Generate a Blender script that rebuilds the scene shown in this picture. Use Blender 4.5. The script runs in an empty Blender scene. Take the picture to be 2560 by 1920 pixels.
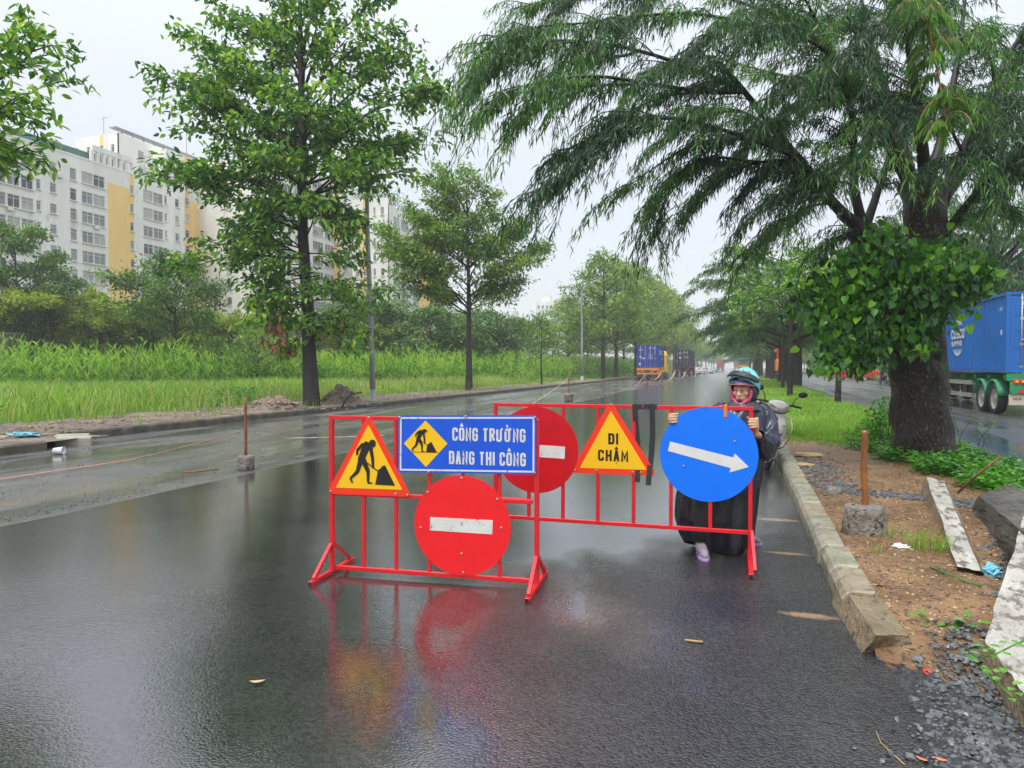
import bpy, bmesh, math, random
import numpy as np
from mathutils import Vector, Matrix, noise as mnoise
R = math.radians
rng = np.random.default_rng(7)
random.seed(7)
sc = bpy.context.scene
COL = sc.collection

# ------------------------------------------------------------------ camera
FPX = 1775.0
PITCH = R(-1.388); YAW = R(17.798)
CAMZ = 1.55
cam_d = bpy.data.cameras.new('camera'); cam = bpy.data.objects.new('camera', cam_d); COL.objects.link(cam)
cam.location = (0, 0, CAMZ); cam.rotation_euler = (R(90) + PITCH, 0, YAW)
cam_d.sensor_width = 36; cam_d.lens = 36 * FPX / 2560; cam_d.clip_start = 0.05; cam_d.clip_end = 5000
sc.camera = cam

# ------------------------------------------------------------------ world: overcast daylight
SUN_EL, SUN_AZ = R(62), R(200)
world = bpy.data.worlds.new('World'); sc.world = world; world.use_nodes = True
wn = world.node_tree.nodes; wl = world.node_tree.links
for n in list(wn): wn.remove(n)
sky = wn.new('ShaderNodeTexSky'); sky.sky_type = 'NISHITA'; sky.sun_disc = False
sky.sun_elevation = SUN_EL; sky.sun_rotation = SUN_AZ; sky.air_density = 1.0; sky.dust_density = 4.0
bg1 = wn.new('ShaderNodeBackground'); bg1.inputs['Strength'].default_value = 0.05
wl.new(sky.outputs[0], bg1.inputs['Color'])
geo = wn.new('ShaderNodeNewGeometry')
sep = wn.new('ShaderNodeSeparateXYZ'); wl.new(geo.outputs['Normal'], sep.inputs[0])
tc = wn.new('ShaderNodeTexCoord'); sep2 = wn.new('ShaderNodeSeparateXYZ'); wl.new(tc.outputs['Generated'], sep2.inputs[0])
ramp = wn.new('ShaderNodeValToRGB'); wl.new(sep2.outputs['Z'], ramp.inputs[0])
el = ramp.color_ramp.elements
el[0].position = 0.0; el[0].color = (0.53, 0.545, 0.575, 1)
el[1].position = 1.0; el[1].color = (2.1, 2.12, 2.15, 1)
e = el.new(0.25); e.color = (0.60, 0.615, 0.655, 1)
e = el.new(0.5); e.color = (0.80, 0.82, 0.865, 1)
cn = wn.new('ShaderNodeTexNoise'); cn.inputs['Scale'].default_value = 1.6; cn.inputs['Detail'].default_value = 3
mp = wn.new('ShaderNodeMapping'); mp.inputs['Scale'].default_value = (1, 1, 3.5); wl.new(tc.outputs['Generated'], mp.inputs[0]); wl.new(mp.outputs[0], cn.inputs['Vector'])
mr = wn.new('ShaderNodeMapRange'); mr.inputs['From Min'].default_value = 0.3; mr.inputs['From Max'].default_value = 0.7
mr.inputs['To Min'].default_value = 0.965; mr.inputs['To Max'].default_value = 1.035; wl.new(cn.outputs['Fac'], mr.inputs['Value'])
vm = wn.new('ShaderNodeVectorMath'); vm.operation = 'SCALE'; wl.new(ramp.outputs[0], vm.inputs[0]); wl.new(mr.outputs[0], vm.inputs['Scale'])
bg2 = wn.new('ShaderNodeBackground'); bg2.inputs['Strength'].default_value = 0.88
wl.new(vm.outputs[0], bg2.inputs['Color'])
ad = wn.new('ShaderNodeAddShader'); wl.new(bg1.outputs[0], ad.inputs[0]); wl.new(bg2.outputs[0], ad.inputs[1])
wo = wn.new('ShaderNodeOutputWorld'); wl.new(ad.outputs[0], wo.inputs['Surface'])
sun_d = bpy.data.lights.new('sun', 'SUN'); sun_d.energy = 1.5; sun_d.angle = R(14); sun_d.color = (1.0, 0.98, 0.95)
sun = bpy.data.objects.new('sun', sun_d); COL.objects.link(sun)
sdir = Vector((math.sin(SUN_AZ) * math.cos(SUN_EL), math.cos(SUN_AZ) * math.cos(SUN_EL), math.sin(SUN_EL)))
sun.rotation_euler = sdir.to_track_quat('Z', 'Y').to_euler()
vs = sc.view_settings; sc.display_settings.display_device = 'sRGB'
vs.view_transform = 'Standard'; vs.look = 'None'; vs.gamma = 1; vs.use_curve_mapping = False
vs.exposure = 0.38
sc.render.engine = 'CYCLES'
cy = sc.cycles
cy.max_bounces = 6; cy.diffuse_bounces = 4; cy.glossy_bounces = 3; cy.transmission_bounces = 4; cy.volume_bounces = 1; cy.transparent_max_bounces = 6
cy.use_denoising = True
try: cy.denoiser = 'OPENIMAGEDENOISE'
except Exception: pass
cy.use_adaptive_sampling = True; cy.adaptive_threshold = 0.015
cy.sample_clamp_indirect = 6
sc.cycles.caustics_reflective = False; sc.cycles.caustics_refractive = False

# ------------------------------------------------------------------ measuring helpers (a survey of the photograph)
_a = Vector((-math.sin(YAW) * math.cos(PITCH), math.cos(YAW) * math.cos(PITCH), math.sin(PITCH)))
_r = Vector((math.cos(YAW), math.sin(YAW), 0)); _u = _r.cross(_a)
CV = Vector((0, 0, CAMZ))
def ray(px, py): return _a + _r * ((px - 1280) / FPX) - _u * ((py - 960) / FPX)
def G(px, py, h=0.0):
    d = ray(px, py); return CV + d * ((h - CAMZ) / d.z)
def D(px, py, z): return CV + ray(px, py) * z
O = 2560 / 2212
def DO(x, y, z): return D(x * O, y * O, z)

# ------------------------------------------------------------------ object helpers
def tag(o, label=None, cat=None, group=None, kind=None):
    if label: o['label'] = label
    if cat: o['category'] = cat
    if group: o['group'] = group
    if kind: o['kind'] = kind
    return o
def empty(name, loc=(0, 0, 0), rz=0, parent=None):
    o = bpy.data.objects.new(name, None); o.location = loc; o.rotation_euler = (0, 0, rz); o.empty_display_size = 0.1
    COL.objects.link(o)
    if parent: o.parent = parent
    return o
def thing(name, label, cat, loc=(0, 0, 0), rz=0, group=None):
    return tag(empty(name, loc, rz), label, cat, group)
def link(name, me, parent=None, loc=None):
    o = bpy.data.objects.new(name, me); COL.objects.link(o)
    if parent: o.parent = parent
    if loc is not None: o.location = loc
    return o
def copy_tree(o, parent=None):
    c = o.copy(); COL.objects.link(c)
    if parent: c.parent = parent
    for ch in list(o.children): copy_tree(ch, c)
    return c

class MB:
    """collects simple solids and links them as one mesh object"""
    def __init__(s): s.v = []; s.f = []; s.m = []; s.sm = []; s.t = []
    def add(s, vs_, fs, mi=0, smooth=False, tint=0.5):
        b = len(s.v); s.v.extend([tuple(p) for p in vs_])
        for f in fs: s.f.append([b + i for i in f]); s.m.append(mi); s.sm.append(smooth); s.t.append(tint)
        return s
    def box(s, c, d, mi=0, rot=None, bev=0.0, tint=0.5, taper=None):
        hx, hy, hz = d[0] / 2, d[1] / 2, d[2] / 2
        if bev > 0:
            b = min(bev, hx * .9, hy * .9, hz * .9); pts = []
            idx = {}
            for sx in (-1, 1):
                for sy in (-1, 1):
                    for sz in (-1, 1):
                        for ax in range(3):
                            p = [sx * (hx - b), sy * (hy - b), sz * (hz - b)]; p[ax] = (sx, sy, sz)[ax] * (hx, hy, hz)[ax]
                            idx[(sx, sy, sz, ax)] = len(pts); pts.append(Vector(p))
            fs = []
            for ax in range(3):
                o1, o2 = [i for i in range(3) if i != ax]
                for sg in (-1, 1):
                    q = []
                    for s1, s2 in ((-1, -1), (1, -1), (1, 1), (-1, 1)):
                        k = [0, 0, 0]; k[ax] = sg; k[o1] = s1; k[o2] = s2; q.append(idx[(*k, ax)])
                    fs.append(q)
            for ax in range(3):
                o1, o2 = [i for i in range(3) if i != ax]
                for s1 in (-1, 1):
                    for s2 in (-1, 1):
                        k0 = [0, 0, 0]; k1 = [0, 0, 0]; k0[o1] = k1[o1] = s1; k0[o2] = k1[o2] = s2; k0[ax] = -1; k1[ax] = 1
                        fs.append([idx[(*k0, o1)], idx[(*k1, o1)], idx[(*k1, o2)], idx[(*k0, o2)]])
            for sx in (-1, 1):
                for sy in (-1, 1):
                    for sz in (-1, 1): fs.append([idx[(sx, sy, sz, k)] for k in range(3)])
            # orient outwards
            ff = []
            for f in fs:
                n = (pts[f[1]] - pts[f[0]]).cross(pts[f[2]] - pts[f[0]]); cc = sum((pts[i] for i in f), Vector())
                ff.append(f if n.dot(cc) > 0 else f[::-1])
            fs = ff
        else:
            pts = [Vector((x, y, z)) for z in (-hz, hz) for x, y in ((-hx, -hy), (hx, -hy), (hx, hy), (-hx, hy))]
            if taper:
                for p in pts[4:]: p.x *= taper[0]; p.y *= taper[1]
            fs = [(3, 2, 1, 0), (4, 5, 6, 7), (0, 1, 5, 4), (1, 2, 6, 5), (2, 3, 7, 6), (3, 0, 4, 7)]
        if rot is not None: pts = [rot @ p for p in pts]
        c = Vector(c); return s.add([p + c for p in pts], fs, mi, False, tint)
    def bar(s, p, q, w, h, mi=0, up=(0, 0, 1), tint=.5):
        p, q = Vector(p), Vector(q); x = (q - p); L = x.length; x.normalize()
        y = Vector(up).cross(x)
        if y.length < 1e-4: y = Vector((1, 0, 0)).cross(x) if abs(x.x) < .9 else Vector((0, 1, 0)).cross(x)
        y.normalize(); z = x.cross(y)
        m = Matrix((x, y, z)).transposed()
        return s.box((p + q) / 2, (L, w, h), mi, m, 0, tint)
    def cyl(s, p, q, r0, r1=None, n=12, mi=0, caps=True, smooth=True, tint=.5):
        return s.tube([p, q], [r0, r0 if r1 is None else r1], n, mi, caps, smooth, tint)
    def tube(s, path, rad, n=8, mi=0, caps=True, smooth=True, tint=.5, squash=None):
        path = [Vector(p) for p in path]
        if not isinstance(rad, (list, tuple, np.ndarray)): rad = [rad] * len(path)
        b = len(s.v); ref = None
        for i, p in enumerate(path):
            t = (path[min(i + 1, len(path) - 1)] - path[max(i - 1, 0)])
            if t.length < 1e-9: t = Vector((0, 0, 1))
            t.normalize()
            if ref is None:
                ref = Vector((1, 0, 0)) if abs(t.x) < .9 else Vector((0, 1, 0))
            u = ref - t * ref.dot(t)
            if u.length < 1e-6: u = t.orthogonal()
            u.normalize(); w = t.cross(u); ref = u
            for k in range(n):
                an = 2 * math.pi * k / n
                r = rad[i]
                s.v.append(tuple(p + u * (math.cos(an) * r) + w * (math.sin(an) * r * (squash or 1))))
        for i in range(len(path) - 1):
            for k in range(n):
                k2 = (k + 1) % n
                s.f.append([b + i * n + k, b + i * n + k2, b + (i + 1) * n + k2, b + (i + 1) * n + k]); s.m.append(mi); s.sm.append(smooth); s.t.append(tint)
        if caps:
            s.f.append([b + k for k in range(n)][::-1]); s.m.append(mi); s.sm.append(False); s.t.append(tint)
            e_ = b + (len(path) - 1) * n
            s.f.append([e_ + k for k in range(n)]); s.m.append(mi); s.sm.append(False); s.t.append(tint)
        return s
    def lathe(s, prof, n=16, mi=0, c=(0, 0, 0), axis='Z', smooth=True, close=True, tint=.5, jit=0):
        c = Vector(c); b = len(s.v)
        for (r, z) in prof:
            for k in range(n):
                an = 2 * math.pi * k / n; rr = r * (1 + (random.uniform(-jit, jit) if jit else 0))
                p = (rr * math.cos(an), rr * math.sin(an), z + (random.uniform(-jit, jit) * .3 * r if jit else 0))
                if axis == 'X': p = (p[2], p[0], p[1])
                if axis == 'Y': p = (p[0], p[2], p[1])
                s.v.append(tuple(Vector(p) + c))
        for i in range(len(prof) - 1):
            for k in range(n):
                k2 = (k + 1) % n; q = [b + i * n + k, b + i * n + k2, b + (i + 1) * n + k2, b + (i + 1) * n + k]
                if axis == 'Y': q = q[::-1]
                s.f.append(q); s.m.append(mi); s.sm.append(smooth); s.t.append(tint)
        if close:
            for base, rev in ((b, True), (b + (len(prof) - 1) * n, False)):
                q = [base + k for k in range(n)]
                if rev != (axis == 'Y'): q = q[::-1]
                s.f.append(q); s.m.append(mi); s.sm.append(False); s.t.append(tint)
        return s
    def prism(s, poly, y0, y1, frame=None, mi=0, tint=.5):
        """polygon in (x,z), extruded along y from y0 (front) to y1"""
        n = len(poly)
        area = sum(poly[i][0] * poly[(i + 1) % n][1] - poly[(i + 1) % n][0] * poly[i][1] for i in range(n))
        if area < 0: poly = poly[::-1]
        pts = [Vector((x, y0, z)) for x, z in poly] + [Vector((x, y1, z)) for x, z in poly]
        if frame is not None: pts = [frame @ p for p in pts]
        fs = [list(range(n)), [n + i for i in range(n)][::-1]]
        for i in range(n): j = (i + 1) % n; fs.append([j, i, n + i, n + j])
        return s.add(pts, fs, mi, False, tint)
    def sphere(s, c, r, n=12, m=8, mi=0, tint=.5, rot=None):
        c = Vector(c); rx, ry, rz = (r, r, r) if not isinstance(r, (tuple, list)) else r
        b = len(s.v)
        def T(p): 
            p = Vector(p)
            if rot is not None: p = rot @ p
            return tuple(p + c)
        s.v.append(T((0, 0, -rz)))
        for i in range(1, m):
            th = math.pi * i / m
            for k in range(n):
                an = 2 * math.pi * k / n; s.v.append(T((rx * math.sin(th) * math.cos(an), ry * math.sin(th) * math.sin(an), -rz * math.cos(th))))
        s.v.append(T((0, 0, rz))); top = len(s.v) - 1
        def F(q): s.f.append(q); s.m.append(mi); s.sm.append(True); s.t.append(tint)
        for k in range(n):
            k2 = (k + 1) % n
            F([b, b + 1 + k2, b + 1 + k]); F([top, top - n + k, top - n + k2])
            for i in range(m - 2): F([b + 1 + i * n + k, b + 1 + i * n + k2, b + 1 + (i + 1) * n + k2, b + 1 + (i + 1) * n + k])
        return s
    def mesh(s, name, mats):
        me = bpy.data.meshes.new(name); me.from_pydata(s.v, [], s.f)
        for m_ in (mats if isinstance(mats, (list, tuple)) else [mats]): me.materials.append(m_)
        me.polygons.foreach_set('material_index', s.m); me.polygons.foreach_set('use_smooth', s.sm)
        at = me.attributes.new('tint', 'FLOAT', 'FACE'); at.data.foreach_set('value', s.t)
        me.update(); return me
    def build(s, name, mats, parent=None, loc=None): return link(name, s.mesh(name, mats), parent, loc)

def np_mesh(name, V, F, mats, tint=None, smooth=False, mi=None):
    """V (n,3); F (m,k) all the same size k, or a list of such arrays"""
    Fs = F if isinstance(F, list) else [F]
    me = bpy.data.meshes.new(name)
    nl = sum(f.size for f in Fs); npoly = sum(len(f) for f in Fs)
    me.vertices.add(len(V)); me.vertices.foreach_set('co', np.ascontiguousarray(V, dtype=np.float32).ravel())
    me.loops.add(nl); me.loops.foreach_set('vertex_index', np.concatenate([f.ravel() for f in Fs]).astype(np.int32))
    me.polygons.add(npoly)
    tot = np.concatenate([np.full(len(f), f.shape[1]) for f in Fs]).astype(np.int32)
    st = np.concatenate([[0], np.cumsum(tot)[:-1]]).astype(np.int32)
    me.polygons.foreach_set('loop_start', st); me.polygons.foreach_set('loop_total', tot)
    for m_ in (mats if isinstance(mats, (list, tuple)) else [mats]): me.materials.append(m_)
    if mi is not None: me.polygons.foreach_set('material_index', mi.astype(np.int32))
    me.polygons.foreach_set('use_smooth', np.full(npoly, bool(smooth)))
    if tint is not None:
        at = me.attributes.new('tint', 'FLOAT', 'FACE'); at.data.foreach_set('value', np.asarray(tint, dtype=np.float32))
    me.update(calc_edges=True); return me

# ------------------------------------------------------------------ materials
MATS = {}
def newmat(name):
    m = bpy.data.materials.new(name); m.use_nodes = True; nt = m.node_tree
    b = nt.nodes['Principled BSDF']; return m, nt, b
def N(nt, t, **k):
    n = nt.nodes.new(t)
    for a_, v in k.items():
        if a_ in n.inputs: n.inputs[a_].default_value = v
        else: setattr(n, a_, v)
    return n
def rgb(c): return (c[0], c[1], c[2], 1)
def pmat(name, ca, cb=None, scale=5, rough=.5, bump=0, bscale=40, metal=0, world=False, spec=None, detail=4, spread=(.35, .65), cc=None, cscale=20, cthr=(.6, .68), trans=0, rr=None, vec=None, coat=0):
    m, nt, b = newmat(name); L = nt.links
    b.inputs['Roughness'].default_value = rough; b.inputs['Metallic'].default_value = metal
    if spec is not None: b.inputs['Specular IOR Level'].default_value = spec
    if coat: b.inputs['Coat Weight'].default_value = coat; b.inputs['Coat Roughness'].default_value = .08
    if world: src = N(nt, 'ShaderNodeNewGeometry').outputs['Position']
    else: src = N(nt, 'ShaderNodeTexCoord').outputs['Object']
    if vec:
        mp_ = N(nt, 'ShaderNodeMapping'); mp_.inputs['Scale'].default_value = vec; L.new(src, mp_.inputs[0]); src = mp_.outputs[0]
    if cb is None: b.inputs['Base Color'].default_value = rgb(ca); out = None
    else:
        n1 = N(nt, 'ShaderNodeTexNoise', Scale=scale, Detail=detail, Roughness=.6); L.new(src, n1.inputs['Vector'])
        r1 = N(nt, 'ShaderNodeMapRange'); r1.inputs['From Min'].default_value = spread[0]; r1.inputs['From Max'].default_value = spread[1]; L.new(n1.outputs['Fac'], r1.inputs['Value'])
        mx = N(nt, 'ShaderNodeMix', data_type='RGBA');
        mx.inputs[6].default_value = rgb(ca); mx.inputs[7].default_value = rgb(cb); L.new(r1.outputs[0], mx.inputs[0]); out = mx.outputs[2]
        if rr:
            r3 = N(nt, 'ShaderNodeMapRange'); r3.inputs['To Min'].default_value = rr[0]; r3.inputs['To Max'].default_value = rr[1]; L.new(r1.outputs[0], r3.inputs['Value']); L.new(r3.outputs[0], b.inputs['Roughness'])
    if cc is not None:
        n2 = N(nt, 'ShaderNodeTexNoise', Scale=cscale, Detail=5, Roughness=.65); L.new(src, n2.inputs['Vector'])
        r2 = N(nt, 'ShaderNodeMapRange'); r2.inputs['From Min'].default_value = cthr[0]; r2.inputs['From Max'].default_value = cthr[1]; L.new(n2.outputs['Fac'], r2.inputs['Value'])
        m2 = N(nt, 'ShaderNodeMix', data_type='RGBA'); L.new(r2.outputs[0], m2.inputs[0])
        if out: L.new(out, m2.inputs[6])
        else: m2.inputs[6].default_value = rgb(ca)
        m2.inputs[7].default_value = rgb(cc); out = m2.outputs[2]
    if out: L.new(out, b.inputs['Base Color'])
    if bump:
        n3 = N(nt, 'ShaderNodeTexNoise', Scale=bscale, Detail=4, Roughness=.6); L.new(src, n3.inputs['Vector'])
        bp = N(nt, 'ShaderNodeBump'); bp.inputs['Strength'].default_value = min(1, bump); bp.inputs['Distance'].default_value = .02 * max(1, bump)
        L.new(n3.outputs['Fac'], bp.inputs['Height']); L.new(bp.outputs[0], b.inputs['Normal'])
    return m
def leafmat(name, dark, mid, light, nscale=1.2, rough=.35, transl=.35):
    """leaf colour varies leaf by leaf (tint) and slowly over the plant"""
    m, nt, b = newmat(name); L = nt.links
    at = N(nt, 'ShaderNodeAttribute', attribute_name='tint')
    tcn = N(nt, 'ShaderNodeNewGeometry'); n1 = N(nt, 'ShaderNodeTexNoise', Scale=nscale, Detail=2); L.new(tcn.outputs['Position'], n1.inputs['Vector'])
    ma = N(nt, 'ShaderNodeMath', operation='MULTIPLY_ADD'); L.new(n1.outputs['Fac'], ma.inputs[0]); ma.inputs[1].default_value = .9; ma.inputs[2].default_value = -.45
    m2 = N(nt, 'ShaderNodeMath', operation='ADD'); L.new(ma.outputs[0], m2.inputs[0]); L.new(at.outputs['Fac'], m2.inputs[1])
    cr = N(nt, 'ShaderNodeValToRGB'); L.new(m2.outputs[0], cr.inputs[0])
    e_ = cr.color_ramp.elements; e_[0].position = .1; e_[0].color = rgb(dark); e_[1].position = .95; e_[1].color = rgb(light)
    k = e_.new(.5); k.color = rgb(mid)
    L.new(cr.outputs[0], b.inputs['Base Color']); b.inputs['Roughness'].default_value = rough
    tr = N(nt, 'ShaderNodeBsdfTranslucent')
    hs = N(nt, 'ShaderNodeMix', data_type='RGBA', blend_type='MULTIPLY'); hs.inputs[0].default_value = 1; L.new(cr.outputs[0], hs.inputs[6]); hs.inputs[7].default_value = (1.5, 1.6, .7, 1)
    L.new(hs.outputs[2], tr.inputs['Color'])
    mx = N(nt, 'ShaderNodeMixShader'); mx.inputs[0].default_value = transl
    L.new(b.outputs[0], mx.inputs[1]); L.new(tr.outputs[0], mx.inputs[2]); L.new(mx.outputs[0], nt.nodes['Material Output'].inputs['Surface'])
    return m

# asphalt under a film of rain water
def asphalt(name, ca, cb, grain=70, film=(.4, .6), xgrad=None, rough=(.5, .07), gb=.5, puddle_scale=.28, streak=None, ior=1.5, mud=None, specks=True, ygrad=None, sand=None, ripple=.5, fgb=.14):
    m, nt, b = newmat(name); L = nt.links
    pos = N(nt, 'ShaderNodeNewGeometry').outputs['Position']
    sx = N(nt, 'ShaderNodeSeparateXYZ'); L.new(pos, sx.inputs[0])
    mp_ = N(nt, 'ShaderNodeMapping'); mp_.inputs['Scale'].default_value = streak or (1, 1, 1); L.new(pos, mp_.inputs[0])
    pn = N(nt, 'ShaderNodeTexNoise', Scale=puddle_scale, Detail=4, Roughness=.55, Distortion=.6); L.new(mp_.outputs[0], pn.inputs['Vector'])
    fac = pn.outputs['Fac']
    if xgrad:   # (x0, x1, amount): more standing water towards x1
        g = N(nt, 'ShaderNodeMapRange'); g.inputs['From Min'].default_value = xgrad[0]; g.inputs['From Max'].default_value = xgrad[1]
        g.inputs['To Min'].default_value = xgrad[2]; g.inputs['To Max'].default_value = xgrad[3]; L.new(sx.outputs['X'], g.inputs['Value'])
        s_ = N(nt, 'ShaderNodeMath', operation='ADD'); L.new(fac, s_.inputs[0]); L.new(g.outputs[0], s_.inputs[1]); fac = s_.outputs[0]
    if ygrad:
        g = N(nt, 'ShaderNodeMapRange'); g.inputs['From Min'].default_value = ygrad[0]; g.inputs['From Max'].default_value = ygrad[1]; g.inputs['To Min'].default_value = ygrad[2]; g.inputs['To Max'].default_value = ygrad[3]; L.new(sx.outputs['Y'], g.inputs['Value'])
        s_ = N(nt, 'ShaderNodeMath', operation='ADD'); L.new(fac, s_.inputs[0]); L.new(g.outputs[0], s_.inputs[1]); fac = s_.outputs[0]
    fl = N(nt, 'ShaderNodeMapRange', interpolation_type='SMOOTHSTEP'); fl.inputs['From Min'].default_value = film[0]; fl.inputs['From Max'].default_value = film[1]; L.new(fac, fl.inputs['Value'])
    F_ = fl.outputs[0]
    # colour
    gn = N(nt, 'ShaderNodeTexVoronoi', Scale=grain); L.new(pos, gn.inputs['Vector'])
    bn = N(nt, 'ShaderNodeTexNoise', Scale=.9, Detail=5, Roughness=.6); L.new(pos, bn.inputs['Vector'])
    mx = N(nt, 'ShaderNodeMix', data_type='RGBA'); mx.inputs[6].default_value = rgb(ca); mx.inputs[7].default_value = rgb(cb)
    rr_ = N(nt, 'ShaderNodeMapRange'); rr_.inputs['From Min'].default_value = .35; rr_.inputs['From Max'].default_value = .65; L.new(bn.outputs['Fac'], rr_.inputs['Value']); L.new(rr_.outputs[0], mx.inputs[0])
    spk = N(nt, 'ShaderNodeSeparateColor'); L.new(gn.outputs['Color'], spk.inputs[0])
    sr = N(nt, 'ShaderNodeMapRange'); sr.inputs['From Min'].default_value = .0; sr.inputs['From Max'].default_value = 1; sr.inputs['To Min'].default_value = .55; sr.inputs['To Max'].default_value = 1.6; L.new(spk.outputs[0], sr.inputs['Value'])
    sc_ = N(nt, 'ShaderNodeVectorMath', operation='SCALE'); L.new(mx.outputs[2], sc_.inputs[0]); L.new(sr.outputs[0], sc_.inputs['Scale'])
    col = sc_.outputs[0]
    if specks:
        s2 = N(nt, 'ShaderNodeMapRange'); s2.inputs['From Min'].default_value = .978; s2.inputs['From Max'].default_value = .995; L.new(spk.outputs[1], s2.inputs['Value'])
        m3 = N(nt, 'ShaderNodeMix', data_type='RGBA'); L.new(s2.outputs[0], m3.inputs[0]); L.new(col, m3.inputs[6]); m3.inputs[7].default_value = (.11, .11, .10, 1); col = m3.outputs[2]
    if mud:
        mn = N(nt, 'ShaderNodeTexNoise', Scale=mud[1], Detail=5, Roughness=.6, Distortion=1.0); L.new(mp_.outputs[0], mn.inputs['Vector'])
        m4r = N(nt, 'ShaderNodeMapRange'); m4r.inputs['From Min'].default_value = mud[2]; m4r.inputs['From Max'].default_value = mud[2] + .12; m4r.inputs['To Max'].default_value = mud[3]; L.new(mn.outputs['Fac'], m4r.inputs['Value'])
        m4 = N(nt, 'ShaderNodeMix', data_type='RGBA'); L.new(m4r.outputs[0], m4.inputs[0]); L.new(col, m4.inputs[6]); m4.inputs[7].default_value = rgb(mud[0]); col = m4.outputs[2]
    for (cx_, cy__, rx_, ry_) in (sand or ()):   # sand washed onto the asphalt
        ms = N(nt, 'ShaderNodeMapping'); ms.inputs['Location'].default_value = (-cx_ / rx_, -cy__ / ry_, 0); ms.inputs['Scale'].default_value = (1 / rx_, 1 / ry_, 0); L.new(pos, ms.inputs[0])
        ln = N(nt, 'ShaderNodeVectorMath', operation='LENGTH'); L.new(ms.outputs[0], ln.inputs[0])
        sn = N(nt, 'ShaderNodeTexNoise', Scale=22, Detail=6, Roughness=.75); L.new(pos, sn.inputs['Vector'])
        sa = N(nt, 'ShaderNodeMath', operation='MULTIPLY_ADD'); L.new(sn.outputs['Fac'], sa.inputs[0]); sa.inputs[1].default_value = 1.5; L.new(ln.outputs['Value'], sa.inputs[2])
        sr_ = N(nt, 'ShaderNodeMapRange'); sr_.inputs['From Min'].default_value = 1.15; sr_.inputs['From Max'].default_value = 1.75; sr_.inputs['To Min'].default_value = .85; sr_.inputs['To Max'].default_value = 0; L.new(sa.outputs[0], sr_.inputs['Value'])
        m5 = N(nt, 'ShaderNodeMix', data_type='RGBA'); L.new(sr_.outputs[0], m5.inputs[0]); L.new(col, m5.inputs[6]); m5.inputs[7].default_value = (.33, .20, .11, 1); col = m5.outputs[2]
    L.new(col, b.inputs['Base Color'])
    ro = N(nt, 'ShaderNodeMapRange'); ro.inputs['To Min'].default_value = rough[0]; ro.inputs['To Max'].default_value = rough[1]; L.new(F_, ro.inputs['Value'])
    rf_ = N(nt, 'ShaderNodeMapRange'); rf_.inputs['From Min'].default_value = 9; rf_.inputs['From Max'].default_value = 34; rf_.inputs['To Max'].default_value = .13; L.new(sx.outputs['Y'], rf_.inputs['Value'])
    rs_ = N(nt, 'ShaderNodeMath', operation='ADD'); L.new(ro.outputs[0], rs_.inputs[0]); L.new(rf_.outputs[0], rs_.inputs[1]); L.new(rs_.outputs[0], b.inputs['Roughness'])
    b.inputs['IOR'].default_value = ior
    io = N(nt, 'ShaderNodeMapRange'); io.inputs['To Min'].default_value = 1.55; io.inputs['To Max'].default_value = ior; L.new(F_, io.inputs['Value']); L.new(io.outputs[0], b.inputs['IOR'])
    # relief: grain where dry-ish, ripples where the film is thick
    g2 = N(nt, 'ShaderNodeTexVoronoi', Scale=grain, feature='SMOOTH_F1'); g2.inputs['Smoothness'].default_value = .4; L.new(pos, g2.inputs['Vector'])
    st = N(nt, 'ShaderNodeMapRange'); st.inputs['To Min'].default_value = gb; st.inputs['To Max'].default_value = gb * fgb; L.new(F_, st.inputs['Value'])
    b1 = N(nt, 'ShaderNodeBump'); b1.inputs['Distance'].default_value = .008; b1.invert = True; L.new(g2.outputs['Distance'], b1.inputs['Height']); L.new(st.outputs[0], b1.inputs['Strength'])
    wn_ = N(nt, 'ShaderNodeTexNoise', Scale=24, Detail=4, Roughness=.65, Distortion=.5)
    mp2 = N(nt, 'ShaderNodeMapping'); mp2.inputs['Scale'].default_value = (1, 1.25, 1); L.new(pos, mp2.inputs[0]); L.new(mp2.outputs[0], wn_.inputs['Vector'])
    b2 = N(nt, 'ShaderNodeBump'); b2.inputs['Distance'].default_value = .0045; b2.inputs['Strength'].default_value = ripple
    q1 = N(nt, 'ShaderNodeTexNoise', Scale=.55, Detail=3, Roughness=.6); L.new(pos, q1.inputs['Vector']); q2 = N(nt, 'ShaderNodeMapRange'); q2.inputs['From Min'].default_value = .36; q2.inputs['From Max'].default_value = .64; q2.inputs['To Min'].default_value = ripple * .25; q2.inputs['To Max'].default_value = ripple * 1.5; L.new(q1.outputs['Fac'], q2.inputs['Value']); L.new(q2.outputs[0], b2.inputs['Strength']); L.new(wn_.outputs['Fac'], b2.inputs['Height']); L.new(b1.outputs[0], b2.inputs['Normal'])
    L.new(b2.outputs[0], b.inputs['Normal'])
    return m
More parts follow.
